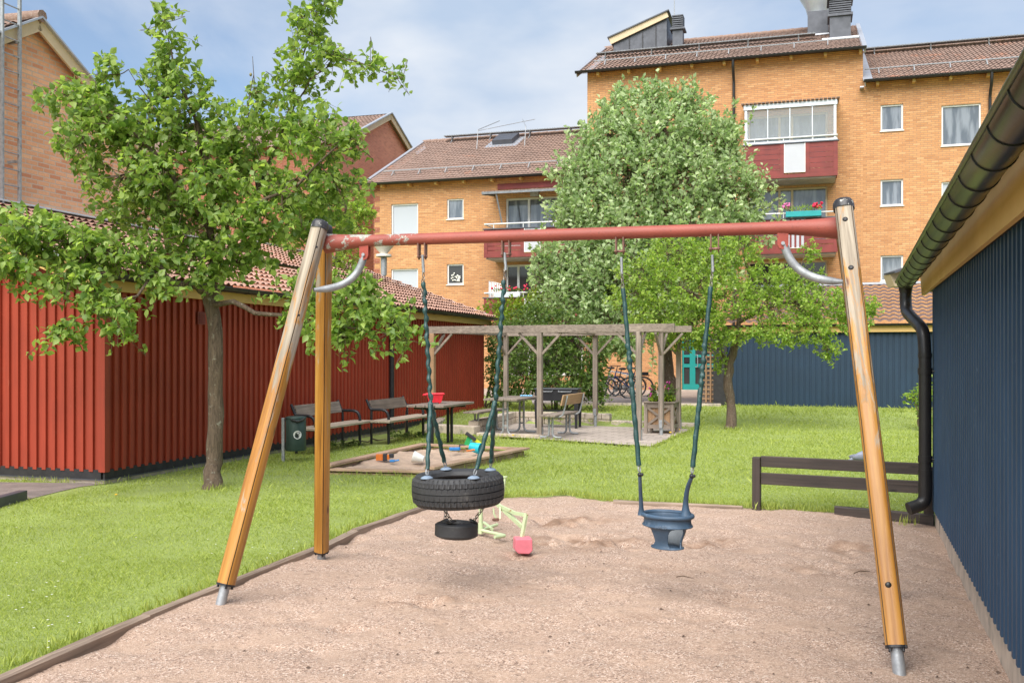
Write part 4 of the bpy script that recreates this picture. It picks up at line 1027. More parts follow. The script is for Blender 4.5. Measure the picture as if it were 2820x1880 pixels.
m = MB(); tile_roof(m, hp(-16, pt - wd - .4, ez - .2), AU, (AV + V(0, 0, sl_g)), 16.25, (wd + .4) * math.sqrt(1 + sl_g ** 2), .2, .345, .04, .024, lap=.01); m.build('roof', M['tile_far'], rh)
m = MB(); m.add([hp(-16, pt, pz_ + .05), hp(.25, pt, pz_ + .05), hp(.25, pt + wd + .4, ez - .2), hp(-16, pt + wd + .4, ez - .2)], [(0, 1, 2, 3)]); m.build('back_roof', M['tile_far'], rh)
for s_ in (-1, 1):
    m = MB(); m.bar(hp(.22, pt, pz_ - .1), hp(.22, pt + s_ * (wd + .4), ez - .3), .05, .3); m.build('barge_board', M['cream'], rh)
    m = MB(); m.bar(hp(.24, pt, pz_ + .08), hp(.24, pt + s_ * (wd + .4), ez - .12), .16, .05); m.build('verge_flashing', M['zinc'], rh)
m = MB(); m.bar(hp(-12, pt - .35, pz_ + .2), hp(-3.2, pt - .35, pz_ + .2), .3, .04)
for k in range(5): m.bar(hp(-11.5 + 2 * k, pt - .35, pz_ + .2), hp(-11.5 + 2 * k, pt - .6, pz_ - .4), .05, .05)
m.build('roof_walkway', M['galv'], rh)

# ------------------------------------------------------------------ orange brick gable with ladder, behind the red shed
pt, pz_ = onpl(88, 57, so + sw * 3.56, su)
_t, _z = onpl(191, 180, so + sw * 3.56, su); sg = (pz_ - _z) / (_t - pt)
ob = thing('orange_brick_building', sp(pt, 3.56, 0), math.atan2(su.y, su.x), 'orange brick gable with steel ladder behind the red shed', 'building')
hw = 5.6; ez = pz_ - sg * hw
m = MB(); m.add([sp(pt - hw, 3.56, 0), sp(pt + hw, 3.56, 0), sp(pt + hw, 3.56, ez), sp(pt, 3.56, pz_ - .05), sp(pt - hw, 3.56, ez)], [(0, 1, 2, 3, 4)]); m.build('gable_wall', M['brick_o'], ob)
m = MB(); m.add([sp(pt - hw, 3.56, 0), sp(pt - hw, 14, 0), sp(pt - hw, 14, ez), sp(pt - hw, 3.56, ez)], [(0, 1, 2, 3)]); m.add([sp(pt + hw, 3.56, 0), sp(pt + hw, 14, 0), sp(pt + hw, 14, ez), sp(pt + hw, 3.56, ez)], [(0, 1, 2, 3)]); m.build('side_wall', M['brick_ys'], ob)
kk = math.sqrt(1 + sg * sg)
for s_ in (-1, 1):
    m = MB(); m.bar(sp(pt, 3.42, pz_ - .08), sp(pt + s_ * (hw + .3), 3.42, ez - .08 - sg * .3), .04, .19); m.build('barge_board', M['cream'], ob)
    m = MB(); m.bar(sp(pt, 3.40, pz_ + .035), sp(pt + s_ * (hw + .3), 3.40, ez + .035 - sg * .3), .12, .03); m.build('verge_flashing', M['zinc'], ob)
for s_ in (-1, 1):
    m = MB(); tile_roof(m, sp(pt + s_ * (hw + .3), 3.4, ez - sg * .3 + .0), sw, (su * -s_ + V(0, 0, sg)), 10.5, (hw + .3) * kk, .2, .345, .04, .03); m.build('roof', M['tile_far'], ob)
m = MB()
for k in range(24): m.tube([sp(pt, 3.35 + k * .4, pz_ + .05), sp(pt, 3.35 + k * .4 + .42, pz_ + .07)], .10, 8)
m.build('ridge_tiles', M['tile_far'], ob, smooth=True)
m = MB(); t0, _ = onpl(6, 300, so + sw * 3.34, su); t1, _ = onpl(54, 300, so + sw * 3.34, su); yl = 3.34
for t in (t0, t1):
    m.bar(sp(t, yl, 3.6), sp(t, yl, 7.15), .05, .035, up=su); m.tube([sp(t, yl, 7.1), sp(t, yl, 7.5), sp(t + .12, yl + .3, 7.9), sp(t + .12, yl + 1.2, 8.2)], .022, 8)
z = 3.7
while z < 7.1: m.tube([sp(t0, yl, z), sp(t1, yl, z)], .011, 6); z += .25
for z in (4.6, 6.45):
    for t in (t0, t1): m.bar(sp(t, yl, z), sp(t, 3.56, z), .03, .04)
m.build('wall_ladder', M['galv'], ob)

# ------------------------------------------------------------------ the swing frame
AL = at(898, 668, 6.90); AR = at(2310, 620, 6.05)
AR.z = AL.z = 2.405
bd = (AR - AL); BL = bd.length; bd.normalize(); bn = V(-bd.y, bd.x, 0)     # along the beam; away from the camera
fr_ = thing('swing_frame', (AL.x, AL.y, 0), math.atan2(bd.y, bd.x), 'swing frame of varnished octagonal poles with a salmon red top tube', 'swing frame')
def bp(t, y, z): return V(AL.x, AL.y, 0) + bd * t + bn * y + V(0, 0, z)
def pole(foot, top, mat, rot, r=.0535, foot_len=None, side=1):
    foot, top = Vector(foot), Vector(top); d = (top - foot).normalized(); a = d.cross(V(0, 0, 1)).normalized(); b_ = a.cross(d)
    away = Vector((foot.x, foot.y, 0)); rot = rot + math.atan2(-away.dot(b_), -away.dot(a))     # turn the faces relative to the play area's open side
    c, s_ = math.cos(rot), math.sin(rot); ax = a * c + b_ * s_; bx = -a * s_ + b_ * c
    fl = foot_len or .17; st = foot + d * fl
    pr = []
    n = 112
    for k in range(n):
        th = 2 * math.pi * k / n; q = (abs(math.cos(th)) ** 3.2 + abs(math.sin(th)) ** 3.2) ** (-1 / 3.2)
        rr_ = r * q * .965
        ph = (th - math.pi / 4 + .055) % (math.pi / 2)
        if ph < .11: rr_ -= .012
        pr.append((rr_ * math.cos(th), rr_ * math.sin(th)))
    m = MB(); m.ext(pr, V(0, 0, fl), V(1, 0, 0), V(0, 1, 0), V(0, 0, (top - st).length)); m.m = [1 if min((2 * math.pi * (k + .5) / n - math.pi / 4 + .055) % (math.pi / 2), 9) < .11 else 0 for k in range(n)] + [0, 0]; leg = m.build('leg', [mat, M['twig']], fr_, world=False)
    leg.matrix_basis = wmat(fr_).inverted() @ Matrix.Translation(foot) @ Matrix((ax, bx, d)).transposed().to_4x4()   # local z runs up the pole
    m = MB(); m.tube([foot - d * .12, st + d * .02], .032, 16); m.build('steel_foot', M['galv'], leg, smooth=True)
    m = MB(); m.ext([(x * 1.02, y * 1.02) for x, y in pr[::2]], st - d * .012, ax, bx, d * .012)
    for k in range(4): th = math.pi / 4 + k * math.pi / 2; m.tube([st + (ax * math.cos(th) + bx * math.sin(th)) * .045 - d * .03, st + (ax * math.cos(th) + bx * math.sin(th)) * .045], .008, 8)
    m.build('end_plate', M['black_steel'], leg)
    m = MB(); rr2 = r * 1.12
    Mc = Matrix((ax, bx, d)).transposed()
    m.lathe(top, [(rr2, -.028), (rr2 * 1.02, .0), (rr2 * .98, .018), (rr2 * .85, .032), (rr2 * .5, .040), (.001, .042)], 28, Mc); m.build('cap', M['cap'], leg, smooth=True)
    return leg, d
def bolts(leg, foot, top, fracs, off):
    foot, top = Vector(foot), Vector(top); m = MB()
    for f in fracs:
        p = lerp(foot, top, f); tow = (V(0, 0, EYE) - p); d = (top - foot).normalized(); tow = (tow - d * tow.dot(d)).normalized(); s_ = tow.cross(d)
        c = p + tow * .047 + s_ * off
        Mq = Matrix((s_, d, tow)).transposed()
        m.lathe(c, [(.017, 0), (.0165, .006), (.012, .010), (.001, .011)], 16, Mq)
    m.build('bolt_cap', M['black_pipe'], leg, smooth=True)
fNL, fBL, fR = gnd(607, 1664), gnd(885, 1540), gnd(2476, 1844)
tNL, tBL, tR = at(881, 622, 6.80), at(893, 633, 7.03), at(2323, 567, 5.93)
l1, _ = pole(fNL, tNL, M['pole_a'], .70, foot_len=.135); bolts(l1, fNL, tNL, (.745, .935), -.006)
l2, _ = pole(fBL, tBL, M['pole_b'], .62, foot_len=.075)
l3, _ = pole(fR, tR, M['pole_c'], -.06, .0555, foot_len=.12); bolts(l3, fR, tR, (.835, .955), .0); bolts(l3, fR, tR, (.155,), .003)
fH = at(2454, 1640, 6.45); fH.z = 0; fH = V((2454 - CX) / F * 6.45, 6.45, 0); l4, _ = pole(fH, at(2322, 620, 6.17), M['pole_b'], .3, .050)
# top tube with flared ends
m = MB(); n = 40; cs = []; rr_ = []
for i in range(n + 1):
    t = i / n; x = BL * t; e = min(x, BL - x); r = .0405 + .030 * max(0, 1 - e / .42) ** 1.7
    cs.append(bp(x, 0, 2.405 - (.0 if e > .3 else .012 * (1 - e / .3)))); rr_.append(r)
m.tube(cs, rr_, 28); m.build('top_tube', M['beam_red'], fr_, smooth=True)
def tpx(px):
    k = (px - CX) / F; return (k * AL.y - AL.x) / (bd.x - k * bd.y)
# brackets and curved braces
def brace(px, toward, end):
    t = tpx(px); m = MB(); c = bp(t, 0, 2.405)
    for s_ in (-.020, .020):
        pr = [(-.034, 0), (.034, 0), (.034, -.075), (.024, -.098), (0, -.108), (-.024, -.098), (-.034, -.075)]
        m.ext(pr, bp(t, s_ - .004, 2.405 - .03), bd, V(0, 0, 1), bn * .008)
    br = m.build('brace_bracket', M['red_steel'], fr_)
    m = MB(); m.lathe(bp(t, -.03, 2.305), [(.012, 0), (.012, .006)], 8, Matrix((bd, V(0, 0, 1), -bn)).transposed(), cap=True); m.tube([bp(t, -.032, 2.305), bp(t, .03, 2.305)], .006, 8); m.build('bolt', M['galv'], br)
    p0 = bp(t, 0, 2.335); p3 = Vector(end); p1 = bp(t + toward * .03, 0, 2.12); pts_ = []
    ctrl = [p0, bp(t + toward * .03, 0, 2.16), bp(t + toward * .13, 0, p3.z + .015), p3]
    for i in range(17):
        u_ = i / 16; a_ = (1 - u_); pts_.append(ctrl[0] * a_ ** 3 + ctrl[1] * 3 * u_ * a_ * a_ + ctrl[2] * 3 * u_ * u_ * a_ + ctrl[3] * u_ ** 3)
    m = MB(); m.tube(pts_, [.020, .0245] + [.026] * 12 + [.025, .020, .013], 16); m.build('brace', M['galv'], fr_, smooth=True)
brace(1005, -1, at(864, 798, 6.72)); brace(2156, 1, at(2322, 776, 5.98))
# swing brackets
def hanger(px):
    t = tpx(px); m = MB()
    for s_ in (-.024, .024):
        pr = [(-.010, 0), (.010, 0), (.010, -.115), (-.010, -.115)]
        m.ext([(-.028, .0), (.028, 0), (.024, -.10), (.0, -.118), (-.024, -.10)], bp(t + s_ - .004, 0, 2.38), bn, V(0, 0, 1), bd * .009)
    m.tube([bp(t - .036, 0, 2.285), bp(t + .036, 0, 2.285)], .008, 8)
    m.build('swing_bracket', M['rust_steel'], fr_); return t
HT = [hanger(p) for p in (1163, 1394, 1707, 1968)]

def chain(mb, pts, link_=.036, r=.0032, w=.0085):
    "oval links one after another along a polyline"
    pts = [Vector(p) for p in pts]; L_ = sum((pts[i + 1] - pts[i]).length for i in range(len(pts) - 1)); n = max(1, int(L_ / (link_ * .74)))
    def P(s_):
        for i in range(len(pts) - 1):
            l = (pts[i + 1] - pts[i]).length
            if s_ <= l or i == len(pts) - 2: return lerp(pts[i], pts[i + 1], s_ / l), (pts[i + 1] - pts[i]).normalized()
            s_ -= l
    for k in range(n):
        c, d = P((k + .5) * L_ / n); a = d.orthogonal().normalized(); 
        if k % 2: a = d.cross(a)
        loop = []
        for j in range(12):
            th = 2 * math.pi * j / 12; loop.append(c + d * (link_ / 2 * .92 * math.copysign(abs(math.cos(th)) ** .75, math.cos(th))) + a * (w * math.sin(th)))
        mb.tube(loop, r, 5, closed=True)
def sleeve(mb, p, q, r=.0145, wob=.35, tw=40):
    p, q = Vector(p), Vector(q); d = q - p; l = d.length; n = int(l / .012); d.normalize(); a = d.orthogonal().normalized(); b_ = d.cross(a)
    c = []; rr2 = []
    for i in range(n + 1):
        s_ = l * i / n; w = .0045 * wob / .35
        c.append(p + d * s_ + a * (w * math.sin(s_ * tw * 2)) + b_ * (w * math.cos(s_ * tw * 2) * .6)); rr2.append(r * (1 + wob * .7 * math.sin(s_ * tw * 3.1) * (.6 + .4 * math.sin(s_ * 9))))
    mb.tube(c, rr2, 10)

# --- tyre swing
dT = 6.66; tc_ = at(1261.5, 1000, dT)
ts = thing('tyre_swing', (tc_.x, tc_.y, .58), 0, 'tyre swing of a car tyre lying flat with a small tyre hung below', 'swing', None)
tilt = Matrix.Rotation(math.radians(-1.6), 3, 'Y') @ Matrix.Rotation(math.radians(1.0), 3, 'X')
def tyre(mb, c, Ro, Ri, W_, n=240, lat=True, rows=None):
    h = W_ / 2
    prof = [(Ri, -h * .62), (Ri + .012, -h * .86), (lerp(Ri, Ro, .42), -h * 1.0), (lerp(Ri, Ro, .72), -h * .985), (Ro - .022, -h * .86), (Ro - .010, -h * .74)]
    tread = [(-.74, 0), (-.45, 1), (-.44, -1), (-.38, -1), (-.37, 1), (-.04, 1), (-.03, -1), (.03, -1), (.04, 1), (.37, 1), (.38, -1), (.44, -1), (.45, 1), (.74, 0)]
    for z, k in tread:
        prof.append((Ro - .012 * (z ** 2) - (.007 if k < 0 else 0), h * z))
    prof += [(Ro - .010, h * .74), (Ro - .022, h * .86), (lerp(Ri, Ro, .72), h * .985), (lerp(Ri, Ro, .42), h * 1.0), (Ri + .012, h * .86), (Ri, h * .62), (Ri + .006, h * .5), (Ro - .03, h * .7), (Ro - .02, 0), (Ro - .03, -h * .7), (Ri + .006, -h * .5)]
    base = len(mb.v)
    for r, z in prof:
        for k in range(n):
            rr3 = r
            if lat and abs(z) / h < .90 and abs(z) / h > .05 and r > Ro - .024:
                kk_ = (k + int(z / h * 7)) % 8
                if kk_ in (0, 1) and abs(z) / h > .40: rr3 -= .007
                if kk_ == 4 and abs(z) / h < .40: rr3 -= .004
            q = V(rr3 * math.cos(2 * math.pi * k / n), rr3 * math.sin(2 * math.pi * k / n), z); mb.v.append(tilt @ q + Vector(c))
    P_ = len(prof)
    for i in range(P_):
        j = (i + 1) % P_
        for k in range(n): mb.f.append((base + i * n + k, base + i * n + (k + 1) % n, base + j * n + (k + 1) % n, base + j * n + k)); mb.m.append(0)
TC = V(tc_.x, tc_.y, .685)
m = MB(); tyre(m, TC, .318, .205, .205, 400); big = m.build('car_tyre', M['rubber'], ts)
discs = [at(1168, 1299, 6.47), at(1230, 1284, 6.90), at(1311, 1315, 6.40), at(1353, 1298, 6.80)]
cT = [bp(HT[0], 0, 2.285), bp(HT[1], 0, 2.285)]
dl = []
for p in discs:
    v = (V(p.x, p.y, 0) - V(TC.x, TC.y, 0)); v = v.normalized() * .262; q = V(TC.x + v.x, TC.y + v.y, 0); q = TC + tilt @ V(v.x, v.y, .100); dl.append(q)
    m = MB(); m.lathe(q, [(.001, .018), (.018, .018), (.032, .012), (.041, .006), (.042, .0), (.001, -.002)], 20, tilt); m.build('disc', M['disc'], ts, smooth=True)
js = [at(1185, 1108, 6.66), at(1393 - 18, 1090, 6.50)]
js = [V(lerp(cT[0].x, (dl[0].x + dl[1].x) / 2, .68), lerp(cT[0].y, (dl[0].y + dl[1].y) / 2, .68), 1.285), V(lerp(cT[1].x, (dl[2].x + dl[3].x) / 2, .70), lerp(cT[1].y, (dl[2].y + dl[3].y) / 2, .70), 1.27)]
js[0] = at(1186, 1108, 6.68); js[1] = at(1364, 1105, 6.56)
for k in (0, 1):
    m = MB(); top = cT[k]; j = js[k]; a = lerp(top, j, .09)
    m2 = MB(); m2.tube([a + V(-.004, 0, .1), a + V(.004, 0, -.02)], .010, 8); m2.build('swivel', M['galv'], ts, smooth=True)
    f1 = .20
    chain(m, [lerp(top, j, .06), lerp(top, j, f1)])
    if k == 0: m2 = MB(); chain(m2, [lerp(top, j, .16) + V(-.008, 0, 0), lerp(top, j, .30) + V(-.014, -.01, 0)]); m2.build('loose_chain', M['chain'], ts)
    for q in (dl[2 * k], dl[2 * k + 1]):
        m3 = MB(); chain(m3, [q + V(0, 0, .015), lerp(q, j, .14)], .045, .0045, .011); m3.build('shackle', M['galv'], ts)
    m.build('chain', M['chain'], ts)
    m = MB(); sleeve(m, lerp(top, j, f1 - .02), j, .0145, .42, 34)
    for q in (dl[2 * k], dl[2 * k + 1]): sleeve(m, j, lerp(q, j, .12), .0155, .22, 26)
    m.build('chain_sleeve', M['sleeve'], ts, smooth=True)
sc_c = at(1257, 1458, 6.62)
m = MB(); old = tilt; tilt = Matrix.Rotation(math.radians(2), 3, 'Y') @ Matrix.Rotation(math.radians(-2.0), 3, 'X')
prof = [(.055, -.035), (.075, -.052), (.11, -.055), (.135, -.045)] + [(.148 - .002 * (k % 2), -.035 + .07 * k / 14) for k in range(15)] + [(.135, .045), (.11, .055), (.075, .052), (.055, .035)]
m.lathe(sc_c, prof, 60, tilt, closed=True); m.build('small_tyre', M['rubber'], ts, smooth=True)
tilt = old
dk_ = []
for px, py, d, tl in ((1243, 1437, 6.52, -10), (1304, 1436, 6.63, 28), (1225, 1433, 6.74, -20)):
    q = at(px, py, d); dk_.append(q); m = MB(); m.lathe(q, [(.001, .010), (.03, .008), (.037, .0), (.001, -.004)], 18, Matrix.Rotation(math.radians(tl), 3, 'Y')); m.build('small_disc', M['black_pipe'], ts, smooth=True)
for q, pr in ((dk_[0], at(1217, 1402, 6.55)), (dk_[1], at(1336, 1403, 6.60)), (dk_[2], at(1231, 1402, 6.80))): m = MB(); chain(m, [q + V(0, 0, .005), pr + V(0, 0, .03)], .036, .0040, .0095); m.build('lower_chain', M['chain'], ts)

# --- baby seat swing
dB = 6.32; seatc = at(1838, 1440, dB)
bs_ = thing('baby_swing', (seatc.x, seatc.y, .3), 0, 'blue rubber baby bucket seat hanging on two green sleeved chains', 'swing')
rim_z = at(1838, 1418, dB).z; bot_z = at(1838, 1506, dB).z
def seat_mesh():
    nT, nZ = 144, 60; ang0 = math.radians(-90 - 42)      # front of the seat, turned a little to the left of the camera
    zs = [rim_z - (rim_z - bot_z) * i / nZ for i in range(nZ + 1)]
    bandz = rim_z - .062
    vs_, idx = [], {}
    def rad(f, th):
        # f 0 at the rim, 1 at the bottom
        rx, ry = .168, .135
        sm = lambda a, b_: (lambda q: q * q * (3 - 2 * q))(min(1, max(0, (f - a) / (b_ - a))))
        k = 1.0 - .24 * sm(.30, .42) - .16 * sm(.40, .85) + .05 * sm(.90, 1.0)
        if f < .30: k = 1.0 - .05 * math.sin(math.pi * f / .30) + .01
        return rx * k * math.cos(th), ry * k * math.sin(th)
    fs = []; mi_ = []
    for i, z in enumerate(zs):
        f = i / nZ
        for k in range(nT):
            th = 2 * math.pi * k / nT; x, y = rad(f, th); c, s_ = math.cos(ang0 + math.pi / 2), math.sin(ang0 + math.pi / 2)
            vs_.append(V(seatc.x + x * c - y * s_, seatc.y + x * s_ + y * c, z))
    def hole(f, th):
        fr__ = math.degrees((th - math.radians(-90) + math.pi) % (2 * math.pi) - math.pi)   # 0 = front
        for s_ in (-1, 1):
            a = s_ * fr__
            cx, wx = 62, 33; cf, wf = .68, .34
            if abs((a - cx) / wx) ** 2.6 + abs((f - cf) / wf) ** 2.6 < 1: return True
        return False
    for i in range(nZ):
        for k in range(nT):
            if hole((i + .5) / nZ, 2 * math.pi * (k + .5) / nT): continue
            fs.append((i * nT + k, i * nT + (k + 1) % nT, (i + 1) * nT + (k + 1) % nT, (i + 1) * nT + k))
            fr_d = abs(math.degrees((2 * math.pi * (k + .5) / nT + math.pi / 2 + math.pi) % (2 * math.pi) - math.pi)); mi_.append(1 if fr_d > 100 and i / nZ > .34 else 0)  # rear wall below the band takes the painted lit tone
    # bottom
    b0 = nZ * nT; fs.append(tuple(b0 + k for k in range(nT)))
    m = MB(); m.add(vs_, fs); m.m = mi_ + [0]; o = m.build('bucket_seat', [M['seatblue'], M['seatlit']], bs_, smooth=True)
    so_ = o.modifiers.new('thickness', 'SOLIDIFY'); so_.thickness = .011; so_.offset = 1; pass
    sm = o.modifiers.new('soften', 'SMOOTH'); sm.iterations = 3; sm.factor = .5
    ring = []
    for k in range(48):
        th = 2 * math.pi * k / 48; x, y = rad(0, th); c, s_ = math.cos(ang0 + math.pi / 2), math.sin(ang0 + math.pi / 2); ring.append(V(seatc.x + x * c - y * s_, seatc.y + x * s_ + y * c, rim_z + .002))
    m = MB(); m.tube(ring, .014, 12, closed=True)
    def ring2(f, r, a0, a1):
        pts_ = []
        for k in range(31):
            th = math.radians(lerp(a0, a1, k / 30)); x, y = rad(f, th); c, s_ = math.cos(ang0 + math.pi / 2), math.sin(ang0 + math.pi / 2); pts_.append(V(seatc.x + x * c - y * s_, seatc.y + x * s_ + y * c, rim_z - (rim_z - bot_z) * f))
        m.tube(pts_, r, 10)
    ring2(.99, .005, 0, 360); ring2(.30, .006, 0, 360)
    m.build('rim', M['seatblue'], bs_, smooth=True)
seat_mesh()
sl_, sr_ = at(1766, 1409, 6.36), at(1884, 1409, 6.28); jl, jr = at(1762, 1310, 6.22), at(1905, 1314, 6.14)
m = MB(); m.tube([sl_ + V(0, 0, -.02), sl_ + V(0, 0, .03), lerp(sl_, jl, .5), jl], [.024, .015, .0125, .0115], 12); m.build('strap', M['seatblue'], bs_, smooth=True)
m = MB(); m.tube(bez(sr_ + V(.012, 0, -.02), sr_ + V(.0, 0, .13), jr, 10), [.038, .026, .020, .0175, .016, .0155, .015, .0145, .014, .013, .012], 12); m.build('strap', M['seatblue'], bs_, smooth=True)
m = MB()
for q in (jl, jr): m.ball(q + V(0, 0, .008), .016, 14); m.ball(q + V(.013, -.008, .01), .011, 10)
m.build('ball_joint', M['black_steel'], bs_, smooth=True)
for k, j in ((2, jl), (3, jr)):
    top = bp(HT[k], 0, 2.285); f1 = .17; m = MB()
    chain(m, [lerp(top, j, .06), lerp(top, j, f1)])
    m2 = MB(); chain(m2, [j + V(0, 0, .02), lerp(j, top, .05)], .045, .0045, .011); m2.build('shackle', M['galv'], bs_)
    a = lerp(top, j, .09); m2 = MB(); m2.tube([a + V(-.002, 0, .09), a + V(.002, 0, -.02)], .009, 8); m2.build('swivel', M['galv'], bs_, smooth=True)
    m.build('chain', M['chain'], bs_)
    m = MB(); mid = lerp(top, j, .52 if k == 2 else .50); sleeve(m, lerp(top, j, f1), lerp(top, j, .42), .0150, .12, 20); sleeve(m, lerp(top, j, .42), lerp(top, j, .62), .0160, .38, 42); sleeve(m, lerp(top, j, .62), lerp(top, j, .955), .0165, .14, 22)
    m.build('chain_sleeve', M['sleeve'], bs_, smooth=True)
# embossed letters on the front of the seat
cu = bpy.data.curves.new('embossed_text', 'FONT'); cu.body = 'HAGS'; cu.size = .028; cu.extrude = .0030; cu.align_x = 'CENTER'
tmp = bpy.data.objects.new('tmp', cu); col.objects.link(tmp); dg = bpy.context.evaluated_depsgraph_get(); me = bpy.data.meshes.new_from_object(tmp.evaluated_get(dg)); bpy.data.objects.remove(tmp)
fa = math.radians(-90 - 24); p = V(seatc.x + math.cos(fa) * .157, seatc.y + math.sin(fa) * .157, rim_z - .062); nrm = V(math.cos(fa), math.sin(fa), -.12).normalized(); upv = (V(0, 0, 1) - nrm * nrm.z).normalized()
Mt = Matrix.Translation(p) @ Matrix((upv.cross(nrm), upv, nrm)).transposed().to_4x4()
me.transform(wmat(bs_).inverted() @ Mt); me.name = 'embossed_text'; me.materials.clear(); me.materials.append(plain('embossed_blue', (.13, .175, .235), .5, 0, .05, 10, 0))
link(bpy.data.objects.new('embossed_text', me), bs_)

# --- sand digger
gd = V(*gnd(1324, 1468))
dg_ = thing('sand_digger', gd, 0, 'pale green metal ride-on sand digger with pink bucket behind the hanging tyres', 'digger toy')
def ad(px, py, d): return at(px, py, d)
m = MB(); c0 = gd + V(0, 0, .03)
m.tube([gd, gd + V(0, 0, .52)], .019, 12); m.lathe(gd, [(.024, 0), (.024, .09)], 12, cap=True); m.lathe(gd, [(.023, .22), (.023, .235)], 12, cap=True)
m.build('column', M['digger'], dg_, smooth=True)
m = MB()
for a, b_ in ((c0, ad(1390, 1482, 8.45)), (c0, ad(1369, 1457, 9.0)), (ad(1390, 1480, 8.45), ad(1362, 1484, 8.38)), (c0, c0 + V(-.35, .25, 0)), (c0 + V(.1, .06, 0), ad(1333, 1452, 9.1))):
    b_ = V(b_.x, b_.y, .03); a = V(a.x, a.y, .03); m.tube([a, b_], .015, 10)
m.build('foot_frame', M['digger'], dg_, smooth=True)
pA = gd + V(0, 0, .40); pB = ad(1438, 1450, 8.0); pC = ad(1375, 1392, 8.35); pD_ = ad(1449, 1418, 7.98); pE = ad(1437, 1480, 7.95)
m = MB(); m.bar(pA + V(-.02, 0, .02), pB, .02, .034); m.bar(pC, ad(1418, 1412, 8.1), .02, .027); m.bar(ad(1418, 1412, 8.1), pD_, .02, .027);
m.build('arm', M['digger'], dg_)
m = MB(); m.bar(pD_ + V(0, 0, .01), pE, .03, .022); m.bar(ad(1377, 1395, 8.3), ad(1377, 1428, 8.25), .012, .012); m.tube([ad(1359, 1399, 8.3), ad(1360, 1414, 8.3), ad(1367, 1428, 8.3)], .008, 6); m.build('dipper', M['digger'], dg_)
m = MB(); m.tube([ad(1359, 1430, 8.28), ad(1371, 1430, 8.22)], .014, 10); m.build('pivot', M['rust_steel'], dg_)
m = MB(); q = ad(1391, 1312, 8.9); m.tube([q, V(q.x - .02, q.y, .30), V(q.x - .2, q.y, .25)], .012, 8); m.lathe(q, [(.022, -.004), (.022, .004)], 10, cap=True); m.build('control_lever', M['digger'], dg_, smooth=True)
bc = ad(1443, 1499, 7.9)
m = MB(); m.ext([(-.07, .058), (-.074, -.035), (-.045, -.062), (.045, -.066), (.074, -.04), (.070, .058)], bc + V(.0, -.06, 0), V(.96, .12, 0), V(0, 0, 1), V(-.02, .13, 0)); m.build('bucket', M['pink'], dg_, bev=.008)

# --- low dark fence beside the shed
f1, f2 = gnd(2084, 1400), gnd(2558, 1433)
fd = (f2 - f1); FL = fd.length; fd.normalize()
fe = thing('low_fence', f1, math.atan2(fd.y, fd.x), 'low dark brown two-rail wooden fence beside the blue shed', 'fence')
def fz(px, py): return onpl(px, py, f1, fd)[1]
m = MB(); Mf = Matrix((fd, V(-fd.y, fd.x, 0), V(0, 0, 1))).transposed()
m.box(f1 + V(0, 0, .24), (.082, .082, .60), Mf); m.build('post', M['fence_z'], fe, bev=.006)
m = MB(); m.box(f2 + V(0, 0, .22), (.09, .09, .60), Mf); m.build('post', M['fence_z'], fe, bev=.006)
for a, b_, c, d in ((1259, 1289, 1270, 1304), (1306, 1338, 1319, 1354)):
    z0, z1 = fz(2095, a), fz(2095, b_); y0, y1 = fz(2566, c), fz(2566, d)
    zc = ((z0 + z1) / 2, (y0 + y1) / 2); off = Mf @ V(0, -.0, 0); za_ = sum(zc) / 2
    m = MB(); m.bar(f1 + fd * .045 + V(0, 0, za_), f2 - fd * .03 + V(0, 0, za_), .035, abs(z0 - z1)); m.build('rail', M['fence'], fe, bev=.005)

# --- sandbox
A_, B_, C_, D_ = SBX; cen = (A_ + C_) / 2
sb = thing('sandbox', (cen.x, cen.y, 0), 0, 'wooden sandbox with scattered toys on the lawn behind the tyre swing', 'sandbox')
def plank(a, b_, w, z, ext=0):
    a, b_ = Vector(a), Vector(b_); d = (b_ - a).normalized(); m = MB(); m.bar(a - d * ext + V(0, 0, z), b_ + d * ext + V(0, 0, z), w, .035)
    nn = V(-d.y, d.x, 0); m.bar(a + V(0, 0, z / 2 - .03), b_ + V(0, 0, z / 2 - .03), .04, z - .02)
    return m.build('frame_board', M['sandwood'], sb, bev=.005)
plank(A_, B_, .15, .115, .06); plank(B_, C_, .13, .112, .05); plank(C_, D_, .16, .116, .08); plank(D_, A_, .13, .06, .05)
xs = np.linspace(min(p.x for p in SBX), max(p.x for p in SBX), 90); ys = np.linspace(min(p.y for p in SBX), max(p.y for p in SBX), 110)
X, Y = np.meshgrid(xs, ys); Z = .035 + .08 * fbm(X, Y, 1.6, 21) + .045 * fbm(X, Y, 6, 22) + .05 * np.exp(-((X + 2.0) ** 2 + (Y - 15.0) ** 2) / .25)
Z = np.clip(Z, 0.0, .13); I = np.arange(X.size).reshape(X.shape); e = inpoly([p + (cen - p).normalized() * .03 for p in SBX], X, Y)
keep = e[:-1, :-1] & e[1:, 1:] & e[1:, :-1] & e[:-1, 1:]
q = np.stack([I[:-1, :-1], I[:-1, 1:], I[1:, 1:], I[1:, :-1]], -1)[keep].reshape(-1, 4)
M['sand'] = plain('play_sand', (.44, .32, .235), .95, 0, .15, 5, .5, 50)
np_mesh('sand', np.stack([X, Y, Z], -1).reshape(-1, 3), q, M['sand'], sb, True, 4)
